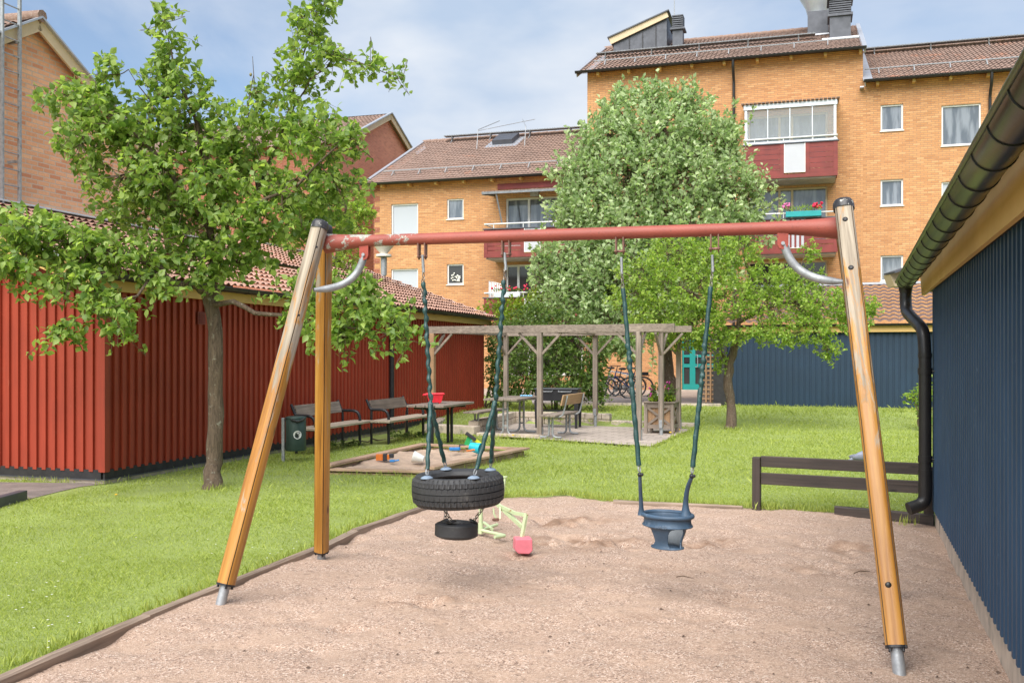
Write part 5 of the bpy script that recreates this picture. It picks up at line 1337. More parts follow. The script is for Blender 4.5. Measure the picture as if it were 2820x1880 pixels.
# toys in it
def toy(name, p, label, rz=0): return thing(name, p, rz, label, 'toy')
p = at(1055, 1281, 14.0); p.z = .10; t_ = toy('toy_truck', p, 'orange and black toy truck lying in the left corner of the sandbox')
m = MB(); m.box(p + V(-.05, 0, .03), (.10, .07, .09)); m.box(p + V(.075, 0, .035), (.04, .06, .07)); m.build('body', M['porange'], t_, bev=.006)
m = MB(); m.box(p + V(.03, 0, .03), (.06, .075, .10)); m.box(p + V(.12, 0, .05), (.07, .06, .06)); m.build('cab', M['pblack'], t_, bev=.006)
p = at(1080, 1283, 13.8); p.z = .09; t_ = toy('toy_scoop', p, 'small blue toy scoop beside the orange truck'); m = MB(); m.box(p + V(0, 0, .01), (.07, .05, .03)); m.tube([p + V(.03, 0, .01), p + V(.10, .0, .02)], .012, 8); m.build('scoop', M['pblue'], t_, bev=.008)
p = at(1150, 1284, 13.9); p.z = .12; t_ = toy('toy_cup', p, 'white plastic cup lying on its side at the front of the sandbox'); m = MB(); m.tube([p + V(-.06, 0, .03), p + V(.09, -.02, -.01)], [.085, .05], 20); m.build('cup', M['pwhite'], t_, smooth=True)
p = at(1251, 1259, 15.3); p.z = .10; t_ = toy('toy_boat', p, 'flat bright blue plastic toy in the middle of the sandbox'); m = MB(); m.ext([(-.08, -.03), (.075, -.035), (.10, 0), (.075, .035), (-.08, .03)], p, V(1, .15, 0), V(-.15, 1, 0), V(0, 0, .05)); m.build('hull', M['pblue'], t_, bev=.01)
p = at(1300, 1258, 15.3); p.z = .10; t_ = toy('toy_bucket', p, 'cyan toy bucket tipped over beside the green toy at the sandbox edge')
m = MB(); m.tube([p + V(-.03, .02, .06), p + V(.13, -.04, .03)], [.065, .09], 20, cap=False); m.tube([p + V(-.03, .02, .06), p + V(-.028, .02, .06)], .064, 20); m.tube([p + V(-.03, .02, .06) + V(.02 * math.cos(a), 0, .0) + V(math.sin(a) * .02, 0, math.cos(a) * .10) for a in [k * .3 - .9 for k in range(7)]], .005, 6); m.build('bucket', M['pcyan'], t_, smooth=True)
p = at(1290, 1245, 15.9); p.z = .10; t_ = toy('toy_loader', p, 'green and yellow toy machine with black shovel leaning in the sandbox')
m = MB(); m.bar(p + V(-.05, 0, -.02), p + V(.04, 0, .19), .07, .09); m.build('body', M['pgreen'], t_, bev=.01)
m = MB(); m.bar(p + V(-.04, -.02, .23), p + V(.12, -.02, .12), .10, .05); m.box(p + V(-.10, -.05, .02), (.10, .08, .05)); m.build('shovel', M['pblack'], t_, bev=.008)
m = MB(); m.bar(p + V(.12, -.02, .11), p + V(.20, -.02, .05), .06, .05); m.build('arm', M['pyel'], t_, bev=.006)
p = at(1297, 1263, 15.0); p.z = .12; t_ = toy('toy_rake', p, 'small orange toy rake at the sandbox edge under the cyan bucket'); m = MB(); m.tube([p + V(-.07, 0, 0), p + V(.04, 0, .02)], .014, 8); m.box(p + V(.05, 0, .02), (.02, .07, .02)); m.build('rake', M['porange'], t_)

# --- litter bin
pb = gnd(780, 1271)
bn_ = thing('litter_bin', pb, 0, 'dark green round litter bin with white pictogram on a steel post', 'litter bin')
m = MB(); m.box(pb + V(0, 0, .32), (.045, .045, .68)); m.build('post', M['galv'], bn_, bev=.004)
bc = pb + V(.185, .02, 0)
m = MB(); m.lathe(bc, [(.001, .17), (.148, .17), (.152, .18), (.152, .655), (.148, .66), (.142, .655), (.142, .20)], 32); m.build('container', M['bingreen'], bn_, smooth=True)
m = MB(); m.lathe(bc, [(.155, .650), (.157, .672), (.12, .684), (.001, .688)], 32); m.box(pb + V(.03, .01, .62), (.05, .03, .02)); m.build('lid', M['bingreen'], bn_, smooth=True)
m = MB()
for k in range(9):
    a = math.radians(-100 + k * 9); m.ball(bc + V(math.cos(a) * .157, math.sin(a) * .157, .648 - .03 * math.sin(k / 8 * math.pi) - R(0, .01)), .02, 8)
m.build('bag_edge', M['black_pipe'], bn_, smooth=True)
fa = math.radians(-68)
def onbin(u_, z): a = fa + u_ / .1545; return bc + V(math.cos(a) * .1545, math.sin(a) * .1545, z)
m = MB(); cz_ = .415; N_ = 28; m.add([onbin(.062 * math.cos(2 * math.pi * k / N_), cz_ + .062 * math.sin(2 * math.pi * k / N_)) for k in range(N_)], [tuple(range(N_))]); m.build('pictogram_disc', M['white'], bn_)
def onb2(u_, z): a = fa + u_ / .1565; return bc + V(math.cos(a) * .1565, math.sin(a) * .1565, z)
m = MB()
def qd(a, b_, c, d): m.add([onb2(*a), onb2(*b_), onb2(*c), onb2(*d)], [(0, 1, 2, 3)])
for k in range(4): u_ = -.024 + .013 * k; qd((u_, cz_ - .035), (u_ + .007, cz_ - .035), (u_ + .008, cz_ + .010), (u_ - .001, cz_ + .010))
qd((-.030, cz_ + .014), (.028, cz_ + .014), (.028, cz_ + .020), (-.030, cz_ + .020)); qd((-.026, cz_ - .042), (.022, cz_ - .042), (.022, cz_ - .036), (-.026, cz_ - .036))
for k in range(6):
    a0 = math.pi * (.1 + .13 * k); a1 = a0 + .14 * math.pi; rA, rB = .030, .038
    qd((rA * math.cos(a0) + .008, cz_ + .012 + rA * math.sin(a0) * .9), (rB * math.cos(a0) + .008, cz_ + .012 + rB * math.sin(a0) * .9), (rB * math.cos(a1) + .008, cz_ + .012 + rB * math.sin(a1) * .9), (rA * math.cos(a1) + .008, cz_ + .012 + rA * math.sin(a1) * .9))
m.build('pictogram', M['black_steel'], bn_)

# ------------------------------------------------------------------ benches and table by the red shed
def shift(pts, o): return [o + su * p[0] - sw * (-p[1]) + V(0, 0, p[2]) if 0 else o + su * p[0] + sw * p[1] + V(0, 0, p[2]) for p in pts]
def park_bench(p, label, flip=False):
    "p: left front foot; length runs along the shed wall, the back towards the wall"
    r_ = thing('park_bench', p, math.atan2(su.y, su.x), label, 'bench', 'benches along the red shed wall')
    m = MB()
    for k in (0, 1): m.b(-.26, 1.86, -.02 + k * .0 + .19 * k - .12, .06 + .19 * k, .40, .44)
    m.build('seat', M['paleseat'], r_, world=False, bev=.006)
    m = MB(); m.bar((.02, .335, .60), (.02, .40, .80), .01, .01); mq = MB(); mq.box((.80, .375, .685), (1.52, .035, .20), Matrix.Rotation(-.28, 3, 'X')); mq.build('backrest', M['gw_x'] if not flip else M['bw_x'], r_, world=False, bev=.006)
    for x in (0., 1.60):
        m = MB(); m.tube(fillet([(x, 0, -.05), (x, 0, .62), (x, .33, .62)], .16, 8), .026, 12)
        m.tube(fillet([(x, .28, .62), (x, .36, .62), (x, .44, .80)], .05, 5), .024, 10)
        m.tube([(x, .34, -.02), (x, .34, .62)], .022, 10) ; m.bar((x, -.05, .385), (x, .34, .385), .03, .03)
        for z in (.30, .36): m.lathe((x, -.026, z), [(.001, -.004), (.007, -.002), (.007, .0)], 8, Matrix.Rotation(math.pi / 2, 3, 'X'))
        m.build('side_frame', M['black_steel'], r_, smooth=True, world=False)
    return r_
park_bench(gnd(851, 1251) + V(.10, .0, 0), 'left wooden bench with black tube arms behind the litter bin')
park_bench(gnd(1058, 1223) + V(.08, .0, 0), 'right wooden bench with black tube arms and dark backrest beside the downpipe', True)
tp = gnd(1192, 1224); to = V(-1.27, 17.25, 0)
tb = thing('garden_table', to, math.atan2(su.y, su.x), 'wooden table with black curved legs standing by the red shed wall', 'table')
m = MB()
for k in range(4): m.b(-.72, .82, -.34 + k * .175, -.175 + k * .175 - .007, .705, .745)
m.build('tabletop', M['gw_x'], tb, world=False, bev=.005)
for x in (-.48, .45):
    m = MB()
    for s_ in (-1, 1): m.tube(fillet([(x, .035 * s_, -.05), (x, .035 * s_, .62), (x, .07 * s_, .685), (x, .30 * s_, .69)], .14, 8), .028, 12)
    m.bar((x, -.3, .695), (x, .3, .695), .05, .02)
    m.build('leg', M['black_steel'], tb, smooth=True, world=False)
m = MB(); m.b(-.48, .45, -.02, .02, .66, .70); m.build('cross_bar', M['black_steel'], tb, world=False)
tq = at(1221, 1108, 16.45); tq = wmat(tb) @ V(-.10, .05, .745)
rt = thing('toy_basket', tq, .15, 'bright red plastic toy basket with handle on the wooden table', 'toy')
m = MB(); m.add([(-.12, -.07, .02), (.09, -.07, .02), (.09, .07, .02), (-.12, .07, .02), (-.17, -.10, .17), (.13, -.10, .17), (.13, .10, .17), (-.17, .10, .17)], [(3, 2, 1, 0), (0, 1, 5, 4), (1, 2, 6, 5), (2, 3, 7, 6), (3, 0, 4, 7)])
m.tube([(-.17, -.10, .17), (.14, -.10, .175), (.14, .10, .175), (-.17, .10, .17), (-.17, -.1, .17)], .014, 8)
for x in (-.09, .06):
    for y in (-.05, .05): m.b(x - .012, x + .012, y - .012, y + .012, 0, .02)
m.build('tub', M['pred'], rt, world=False, bev=.003)
m = MB(); m.tube(fillet([(-.15, -.10, .165), (-.21, -.09, .16), (-.23, 0, .14), (-.21, .09, .16), (-.15, .10, .165)], .04), .014, 10); m.build('handle', M['pred'], rt, smooth=True, world=False)

# ------------------------------------------------------------------ retaining stones round the patio
def stones(a, b_, h, courses, w, ln, label, z0=0.):
    a, b_ = Vector(a), Vector(b_); d = b_ - a; l = d.length; d.normalize()
    r_ = thing('stone_edging', V(a.x, a.y, 0), math.atan2(d.y, d.x), label, 'retaining wall', 'stone edging round the patio')
    n = max(1, int(round(l / ln)))
    for c in range(courses):
        m = MB()
        for k in range(n + (c % 2)):
            x0 = (k - (.5 if c % 2 else 0)) * l / n; x1 = x0 + l / n
            x0, x1 = max(0, x0) + .004, min(l, x1) - .004
            if x1 - x0 < .06: continue
            j = R(-.012, .012); m.box(((x0 + x1) / 2, j, z0 + (c + .5) * h + R(-.004, .004)), (x1 - x0, w + R(-.01, .01), h - .006))
        m.build('stone_course', M['conc'], r_, world=False, bev=.018)
    return r_
stones((0.05, 22.9, 0), (2.25, 22.05, 0), .14, 2, .22, .38, 'two courses of grey stone at the back of the patio below the grill')
stones((2.28, 22.02, 0), (4.0, 21.2, 0), .13, 1, .2, .40, 'single low course of stone from the back post to the flower planter')
stones((-.78, 19.6, 0), (0.0, 22.85, 0), .14, 2, .22, .36, 'two courses of grey stone along the left side of the patio beside the bench')
stones((-1.75, 20.1, 0), (-.70, 19.45, 0), .19, 1, .24, .50, 'two big grey stones at the front left corner of the patio')
stones((-1.72, 20.2, 0), (-1.62, 22.6, 0), .16, 1, .2, .40, 'low course of pale stones between the red shed and the patio')
st = MB().bar((-.68, 19.36, .02), (.62, 18.84, .02), .16, .08).build('kerb_stone', M['conc'], bev=.01); tag(st, 'flat pale kerb stones along the front left edge of the patio', 'kerb')

# ------------------------------------------------------------------ the pergola
pg = thing('pergola', (1.0, 19.8, 0), 0, 'grey wooden pergola with diagonal braces over the paved patio', 'pergola')
ZT = 2.185
PL_, P2_, P5_ = V(-1.62, 19.75, 0), V(.545, 18.9, 0), V(2.375, 18.15, 0)
P3_, P4_, P7_ = V(-.14, 22.5, 0), V(1.87, 21.75, 0), V(3.60, 20.95, 0); P6_ = V(2.985, 19.4, 0)
fdv = (P5_ - P2_).normalized(); bdv = (P7_ - P4_).normalized(); sdv = (P7_ - P5_).normalized()
def post(p, mat='gw_z', foot=.0):
    m = MB(); a = math.atan2(fdv.y, fdv.x); m.box(p + V(0, 0, (foot + ZT - .14) / 2), (.098, .098, ZT - .14 - foot), Matrix.Rotation(a, 3, 'Z')); o = m.build('post', M[mat], pg, bev=.005)
    m = MB()
    if foot > .05: m.tube([p, p + V(0, 0, foot + .02)], .035, 14); m.box(p + V(0, 0, foot + .06), (.06, .110, .16), Matrix.Rotation(a, 3, 'Z'))
    else: m.box(p + fdv * .055 + V(0, 0, .10), (.008, .06, .22), Matrix.Rotation(a, 3, 'Z'))
    m.build('post_shoe', M['galv'], o)
for p, mt, ft in ((PL_, 'tan_z', 0), (P2_, 'gw_z', 0), (P5_, 'gw_z', 0), (P3_, 'gw_z', .0), (P4_, 'gw_z', .27), (P7_, 'gw_z', .0), (P6_, 'gw_z', .17)): post(p, mt, ft)
def beam(a, b_, z=ZT, h=.145, w=.07, off=0.):
    a, b_ = Vector(a), Vector(b_); m = MB(); m.bar(a + V(0, 0, z - h / 2), b_ + V(0, 0, z - h / 2), w, h); m.build('beam', M['gw_x'], pg, bev=.005)
beam(PL_ - fdv * .12, P5_ + fdv * .68)
beam(P3_ - bdv * .12, P7_ + bdv * .32)
nfd = V(-fdv.y, fdv.x, 0)
for p, q in ((PL_, P3_), (P2_, P4_), (P5_, P7_)):
    d = (q - p).normalized(); beam(p + d * .05, q + d * .12, ZT - .002, .13, .06)
beam(P6_ - bdv * 2.2, P6_ + bdv * .62, ZT - .004, .125, .06)
def pbrace(p, d, l=.42):
    m = MB(); m.bar(p + d * .04 + V(0, 0, ZT - .145 - l), p + d * (l + .02) + V(0, 0, ZT - .15), .045, .045, up=V(-d.y, d.x, 0)); m.build('brace', M['gw_x'], pg, bev=.003)
for p, ds in ((PL_, (fdv, (P3_ - PL_).normalized())), (P2_, (fdv, -fdv)), (P5_, (-fdv, sdv)), (P3_, (bdv, -(P3_ - PL_).normalized())), (P4_, (bdv, -bdv)), (P6_, (sdv, -sdv, bdv)), (P7_, (-bdv,))):
    for d in ds: pbrace(p, d)

# ------------------------------------------------------------------ patio furniture
def cleg(m, x, y0, h, spread, gap, r=.021):
    for s_ in (-1, 1): m.tube(fillet([(x, y0 + s_ * (gap + spread), .022), (x, y0 + s_ * gap, .022), (x, y0 + s_ * gap, h)], .20, 8), r, 10)
def rows(name, parent, x0, x1, y0, y1, z, n, mat, th=.035):
    m = MB(); w = (y1 - y0) / n
    for k in range(n): m.b(x0 + R(-.004, .004), x1 + R(-.004, .004), y0 + k * w + .004, y0 + (k + 1) * w - .004, z, z + th)
    return m.build(name, M[mat], parent, world=False, bev=.005)
tdir = V(.36, .93, 0).normalized(); trz = math.atan2(tdir.y, tdir.x)
pt_ = thing('picnic_table', V(.02, 19.55, .012), trz, 'grey picnic table on curved steel legs under the pergola', 'table')
rows('tabletop', pt_, -.70, .80, -.36, .36, .70, 5, 'gw_x', .04)
for x in (-.42, .5):
    m = MB(); cleg(m, x, 0, .69, .26, .045); m.b(x - .02, x + .02, -.30, .30, .672, .698)
    for z in (.18, .5): m.b(x - .01, x + .01, -.05, .05, z, z + .03)
    m.build('leg', M['galv'], pt_, smooth=True, world=False)
p = wmat(pt_) @ V(.45, -.12, .74)
tw_ = thing('toy_figures', p, 0, 'small light blue and white toys lying on the picnic table', 'toy'); m = MB()
for k in range(5): m.ball(p + V(-.10 + .05 * k, R(-.03, .03), .018), .024, 8, sq=(1.3, 1, .8))
m.build('pieces', pl_('pale_blue_plastic', (.25, .55, .80)), tw_)
bl = thing('patio_bench', V(-.82, 20.15, .012) + V(.28, .0, 0), trz, 'backless grey bench at the left of the picnic table', 'bench', 'benches round the picnic table')
rows('seat', bl, -.80, .78, -.17, .17, .42, 3, 'gw_x')
for x in (-.5, .5):
    m = MB(); cleg(m, x, 0, .41, .16, .035); m.tube([(x, 0, .25), (x + .16, 0, .41)], .012, 8); m.b(x - .02, x + .02, -.15, .15, .40, .42); m.build('leg', M['galv'], bl, smooth=True, world=False)
br_ = thing('patio_bench', V(.93, 19.05, .012), trz, 'grey bench with tan slatted backrest at the right of the picnic table', 'bench', 'benches round the picnic table')
rows('seat', br_, -.75, .80, -.17, .17, .42, 3, 'gw_x')
m = MB(); m.box((.03, -.275, .735), (1.40, .028, .21), Matrix.Rotation(.25, 3, 'X')); m.build('backrest', M['tan_x'], br_, world=False, bev=.005)
for x in (-.52, .55):
    m = MB(); cleg(m, x, 0, .41, .18, .035); m.tube([(x, 0, .22), (x + .16, 0, .41)], .012, 8); m.b(x - .02, x + .02, -.15, .15, .40, .42); m.build('leg', M['galv'], br_, smooth=True, world=False)
    m = MB(); m.tube(fillet([(x, -.02, .405), (x, -.24, .41), (x, -.335, .82)], .10, 6), .016, 8); m.build('back_support', M['galv'], br_, smooth=True, world=False)
# grill
gc = V(1.02, 21.35, .012)
gr = thing('grill', gc, math.radians(-14), 'black steel charcoal grill on four legs behind the slatted bench', 'grill')
m = MB(); m.b(-.47, .47, -.26, .26, .60, .84); m.build('fire_box', M['black_steel'], gr, world=False, bev=.006)
m = MB(); m.b(-.49, .49, -.28, .28, .845, .865); m.build('lid', M['grey_clad'], gr, world=False, bev=.004)
m = MB()
for x in (-.22, .2): m.tube([(x - .14, -.275, .82), (x - .14, -.32, .80), (x + .14, -.32, .80), (x + .14, -.275, .82)], .010, 6)
m.build('handle', M['galv'], gr, smooth=True, world=False)
for x in (-.44, .44):
    for y in (-.23, .23): m = MB(); m.add([(x - .045, y - .03, .60), (x + .045, y - .03, .60), (x + .045, y + .03, .6), (x - .045, y + .03, .6), (x - .025, y - .02, 0), (x + .025, y - .02, 0), (x + .025, y + .02, 0), (x - .025, y + .02, 0)], [(0, 1, 5, 4), (1, 2, 6, 5), (2, 3, 7, 6), (3, 0, 4, 7), (4, 5, 6, 7)]); m.build('leg', M['black_steel'], gr, world=False)
m = MB(); m.b(-.42, .42, -.2, .2, .36, .385); m.build('shelf', M['black_steel'], gr, world=False)
# planter
pc = V(3.08, 19.95, .012)
pn = thing('flower_planter', pc, math.radians(-20), 'square wooden planter with crossed slats and mixed flowers under the pergola', 'planter')
S = .27
m = MB(); m.b(-S + .02, S - .02, -S + .02, S - .02, .12, .58); m.build('inner_box', M['tan_z'], pn, world=False)
m = MB()
for x in (-S, S):
    for y in (-S, S): m.b(x - .035, x + .035, y - .035, y + .035, 0, .62)
m.build('corner_post', M['gw_z'], pn, world=False, bev=.004)
m = MB()
for z0, z1 in ((.10, .18), (.52, .62)):
    m = MB(); m.b(-S + .03, S - .03, -S - .02, -S + .01, z0, z1); m.b(S - .01, S + .02, -S + .03, S - .03, z0 + .002, z1 - .002); m.b(-S - .02, -S + .01, -S + .03, S - .03, z0 + .002, z1 - .002); m.b(-S + .03, S - .03, S - .01, S + .02, z0, z1); m.build('rail', M['gw_x'], pn, world=False, bev=.003)
m = MB()
m.b(-S - .06, S + .06, -S - .06, -S + .03, .621, .645); m.b(S - .03, S + .06, -S + .03, S + .06, .621, .645); m.b(-S - .06, -S + .03, -S + .03, S + .06, .621, .645)
m.build('rim_board', M['gw_x'], pn, world=False, bev=.003)
m = MB()
for a, b_ in (((-S + .04, .18), (S - .04, .52)), ((-S + .04, .52), (S - .04, .18))):
    m.bar((a[0], -S - .012, a[1]), (b_[0], -S - .012, b_[1]), .02, .045, up=(0, 0, 1)); m.bar((S + .012, a[0], a[1]), (S + .012, b_[0], b_[1]), .02, .045)
m.build('crossed_slats', M['gw_x'], pn, world=False)

# ------------------------------------------------------------------ street lamp, trellis
lp_ = thing('street_lamp', at(1057, 978, 30) - V(0, 0, EYE), 0, 'street lamp with pale conical shade on a grey post beyond the red shed', 'street lamp')
lb = at(1057, 705, 30); m = MB(); m.tube([V(lb.x, lb.y, 0), V(lb.x, lb.y, lb.z - .6)], .06, 12); m.tube([V(lb.x, lb.y, lb.z - .6), V(lb.x, lb.y, lb.z)], [.09, .10], 12); m.build('lamp_post', M['galv'], lp_, smooth=True)
m = MB(); m.lathe(lb, [(.24, -.02), (.24, .05), (.12, .06), (.12, .09), (.40, .42), (.42, .46), (.30, .56), (.001, .60)], 24); m.build('lamp_head', M['lampw'], lp_, smooth=True)
ta = at(1938, 1000, 27.6); tb_ = at(1975, 1000, 27.4)
tr = thing('trellis', V(ta.x, ta.y, .2), math.atan2(tb_.y - ta.y, tb_.x - ta.x), 'brown wooden trellis on a planter box beside the teal door', 'trellis')
w_ = (tb_ - ta).length; ztp = at(1950, 943, 27.5).z - .2; zbt = at(1950, 1098, 27.5).z - .2; zpl = at(1950, 1055, 27.5).z - .2; zgr = 0.
m = MB()
for k in range(3): x = lerp(.08, w_ - .05, k / 2); m.b(x - .022, x + .022, -.04, -.01, zbt - .1, ztp)
m.build('upright', M['tan_z'], tr, world=False)
m = MB()
for k in range(13): z = lerp(zbt, ztp, k / 12); m.b(-.06, w_ + .02, -.01, .015, z - .02, z + .02)
m.build('lath', M['tan_x'], tr, world=False)
m = MB(); m.b(-.06, w_ + .2, .02, .5, .08, zpl); 
for x in (0, w_): m.b(x - .05, x + .05, .02, .1, 0, .09)
m.build('planter_box', M['bw_x'], tr, world=False, bev=.01)

# ------------------------------------------------------------------ bicycles
def bike(loc, rz, frame, label, sport=True, rack=False):
    r_ = thing('bicycle', loc, rz, label, 'bicycle', 'bicycles parked by the brick wall')
    Rw = .335; wb = 1.06
    for x in (0, wb):
        m = MB(); loop = [V(x + Rw * math.cos(2 * math.pi * k / 40), 0, Rw + Rw * math.sin(2 * math.pi * k / 40)) for k in range(40)]
        m.tube(loop, .020, 8, closed=True); w = m.build('wheel', M['pblack'], r_, smooth=True, world=False)
        m = MB(); loop = [V(x + (Rw - .028) * math.cos(2 * math.pi * k / 40), 0, Rw + (Rw - .028) * math.sin(2 * math.pi * k / 40)) for k in range(40)]; m.tube(loop, .011, 6, closed=True); m.tube([(x, -.05, Rw), (x, .05, Rw)], .02, 8)
        for k in range(20): a = 2 * math.pi * k / 20; m.tube([(x, .02 * (-1) ** k, Rw), (x + (Rw - .03) * math.cos(a), 0, Rw + (Rw - .03) * math.sin(a))], .0022, 3)
        m.build('rim', M['galv'], w, world=False)
    bbk = (.44, 0, .30); seat = (.28, 0, .82); head = (.90, 0, .86); headl = (.94, 0, .70)
    m = MB(); m.tube([seat, bbk], .016, 8); m.tube([bbk, headl], .020, 8); m.tube([(seat[0] + .02, 0, .74) if sport else (.36, 0, .52), head if sport else headl], .018, 8); m.tube([head, headl], .02, 8)
    for y in (-.04, .04): m.tube([(0, y, Rw), (bbk[0], y * .6, .30)], .010, 6); m.tube([(0, y, Rw), (seat[0] + .01, y * .4, .76)], .009, 6); m.tube([(headl[0], y * .7, .70), (wb, y, Rw)], .012, 6)
    m.build('frame', M[frame], r_, smooth=True, world=False)
    m = MB(); m.tube([seat, (.25, 0, .93)], .013, 8); m.ball((.22, 0, .96), .10, 12, sq=(1.35, .75, .42)); m.build('saddle', M['pblack'], r_, smooth=True, world=False)
    m = MB(); m.tube([head, (.86, 0, 1.02)], .014, 8); m.tube([(.76, -.30, 1.03), (.86, -.2, 1.04), (.88, 0, 1.03), (.86, .2, 1.04), (.76, .30, 1.03)], .012, 8); m.build('handlebar', M['black_steel'], r_, smooth=True, world=False)
    m = MB(); m.lathe((.44, -.05, .30), [(.10, -.004), (.10, .004)], 20, Matrix.Rotation(math.pi / 2, 3, 'X'), cap=True); m.tube([(.44, -.09, .30), (.50, -.09, .15)], .010, 6); m.tube([(.44, -.02, .30), (.44, .09, .30), (.38, .09, .45)], .010, 6); m.build('crank', M['galv'], r_, world=False)
    for pq in ((.52, -.13, .14), (.36, .13, .46)): m = MB(); m.box(pq, (.09, .08, .02)); m.build('pedal', M['pblack'], r_, world=False)
    for x in (0, wb):
        m = MB()
        arc = [V(x + (Rw + .035) * math.cos(math.radians(a)), 0, Rw + (Rw + .035) * math.sin(math.radians(a))) for a in range(20, 190, 10)]
        for i in range(len(arc) - 1): m.bar(arc[i], arc[i + 1], .045, .006, up=(arc[i] - V(x, 0, Rw)))
        m.build('mudguard', M['black_steel'], r_, world=False)
    if rack:
        m = MB(); m.b(-.22, .22, -.06, .06, .72, .74); m.tube([(-.2, .06, .72), (0, .06, Rw)], .007, 6); m.tube([(-.2, -.06, .72), (0, -.06, Rw)], .007, 6); m.box((-.03, 0, .79), (.30, .16, .10)); m.build('rack', M['pblack'], r_, world=False, bev=.01)
    return r_
bg = .2
def bloc(px, py): return gnd(px, py, bg)
def bz(px, d): return V((px - CX) / F * d, d, bg)
bike(bz(1771, 32.6), math.radians(171), 'frame_blue', 'blue bicycle with black rack and saddle nearest the teal door', True, True)
bike(bz(1733, 31.5), math.radians(176), 'frame_black', 'black bicycle in front of the blue one', False)
bike(bz(1752, 32.9), math.radians(160), 'frame_white', 'white framed bicycle between the black and the blue bicycle', True)
bike(bz(1700, 33.6), math.radians(168), 'frame_black', 'dark bicycle half hidden behind the shrub', False)

# ------------------------------------------------------------------ wood pigeon behind the fence
pgn = at(2381, 1266, 13.6); pgn.z = 0
wp2 = thing('pigeon', pgn, 0, 'grey pigeon on the grass behind the low fence, half hidden by the swing pole', 'bird')
m = MB(); base = pgn + V(0, 0, .15)
m.tube([base + V(-.24, 0, -.035), base + V(-.14, 0, .01), base + V(-.08, 0, .03), base + V(0, 0, .045), base + V(.07, 0, .05), base + V(.12, -.0, .06), base + V(.155, 0, .10), base + V(.18, 0, .135), base + V(.21, 0, .14), base + V(.245, 0, .13)], [.012, .030, .058, .075, .072, .055, .036, .034, .030, .004], 16)
for y in (-.025, .025): m.tube([base + V(.03, y, -.02), base + V(.035, y, -.15)], .006, 6)
m.build('body', plain('pigeon_grey', (.22, .24, .31), .7, 0, .12, 12, .05), wp2, smooth=True)
m = MB()
for y in (-.062, .062): m.ball(base + V(-.07, y, .025), .07, 12, sq=(1.9, .25, .55))
m.build('wing', plain('pigeon_wing', (.16, .17, .21), .7, 0, .15, 20, .05), wp2, smooth=True)
for y in (-1, 1): pass

# twigs on the gravel
def twig(px, py, a, l, label):
    p = gnd(px, py); d = V(math.cos(a), math.sin(a), 0); m = MB(); m.tube([p + V(0, 0, .012), p + d * l * .4 + V(0, .02, .02), p + d * l * .7 + V(.01, .0, .016), p + d * l + V(0, .03, .012)], [.004, .0035, .003, .001], 6)
    tag(m.build('twig', M['twig'], smooth=True), label, 'twig', 'fallen twigs on the gravel')
twig(2352, 1582, .35, .16, 'thin dark twig on the gravel left of the right swing pole'); twig(1862, 1592, -.5, .14, 'thin twig on the gravel in front of the baby swing')
cv = gnd(2455, 1418); t_ = MB().box(cv + V(0, 0, .015), (.10, .05, .02), Matrix.Rotation(.1, 3, 'Z')).build('paper_scrap', M['pwhite']); tag(t_, 'small pale flat scrap on the gravel before the low fence', 'litter')

# ------------------------------------------------------------------ foliage
NR = np.random.RandomState(11)
LEAF4 = (np.array([(0, 0, 0), (.30, .40, .07), (0, 1.0, -.13), (-.30, .40, .07), (0, .45, -.02)]), np.array([(0, 1, 4), (1, 2, 4), (2, 3, 4), (3, 0, 4)]))
LEAF2 = (np.array([(0, 0, 0), (.33, .45, .08), (0, 1.0, -.08), (-.33, .45, .08)]), np.array([(0, 1, 2), (0, 2, 3)]))
LEAF6 = (np.array([(0, 0, 0), (.26, .22, .05), (.34, .52, .09), (.16, .82, .0), (0, 1.05, -.16), (-.16, .82, .0), (-.34, .52, .09), (-.26, .22, .05), (0, .35, .0), (0, .75, -.05)]),
         np.array([(0, 1, 8), (1, 2, 8), (2, 9, 8), (2, 3, 9), (3, 4, 9), (4, 5, 9), (5, 6, 9), (6, 8, 9), (6, 7, 8), (7, 0, 8)]))
def leaves(name, mat, parent, P, D, size, tmpl, roll=.9, var=.3):
    "P positions, D pointing directions; each leaf is its own little mesh island"
    P = np.asarray(P, float); D = np.asarray(D, float); n = len(P)
    if n == 0: return
    D /= np.linalg.norm(D, axis=1)[:, None] + 1e-9
    up = np.tile(np.array([0, 0, 1.]), (n, 1)) + NR.normal(0, roll, (n, 3))
    S_ = np.cross(D, up); S_ /= np.linalg.norm(S_, axis=1)[:, None] + 1e-9; N_ = np.cross(S_, D)
    s_ = size * (1 + NR.uniform(-var, var, n)); T, Fc = tmpl; k = len(T)
    curl = NR.uniform(.3, 2.4, n)
    W_ = NR.uniform(.85, 1.15, n)
    VV = P[:, None] + s_[:, None, None] * (S_[:, None] * (T[None, :, 0:1] * W_[:, None, None]) + D[:, None] * T[None, :, 1:2] + N_[:, None] * (T[None, :, 2:3] * curl[:, None, None]))
    fs = (Fc[None] + k * np.arange(n)[:, None, None]).reshape(-1, 3)
    return np_mesh(name, VV.reshape(-1, 3), fs, mat, parent)
def wiggle(pts, amp, rs):
    out = [pts[0]]
    for i in range(1, len(pts)):
        a, b_ = pts[i - 1], pts[i]; l = (b_ - a).length; n = max(2, int(l / .18))
        for k in range(1, n + 1):
            q = lerp(a, b_, k / n)
            if not (i == len(pts) - 1 and k == n): q = q + V(rs.uniform(-1, 1), rs.uniform(-1, 1), rs.uniform(-1, 1)) * amp
            out.append(q)
    return out
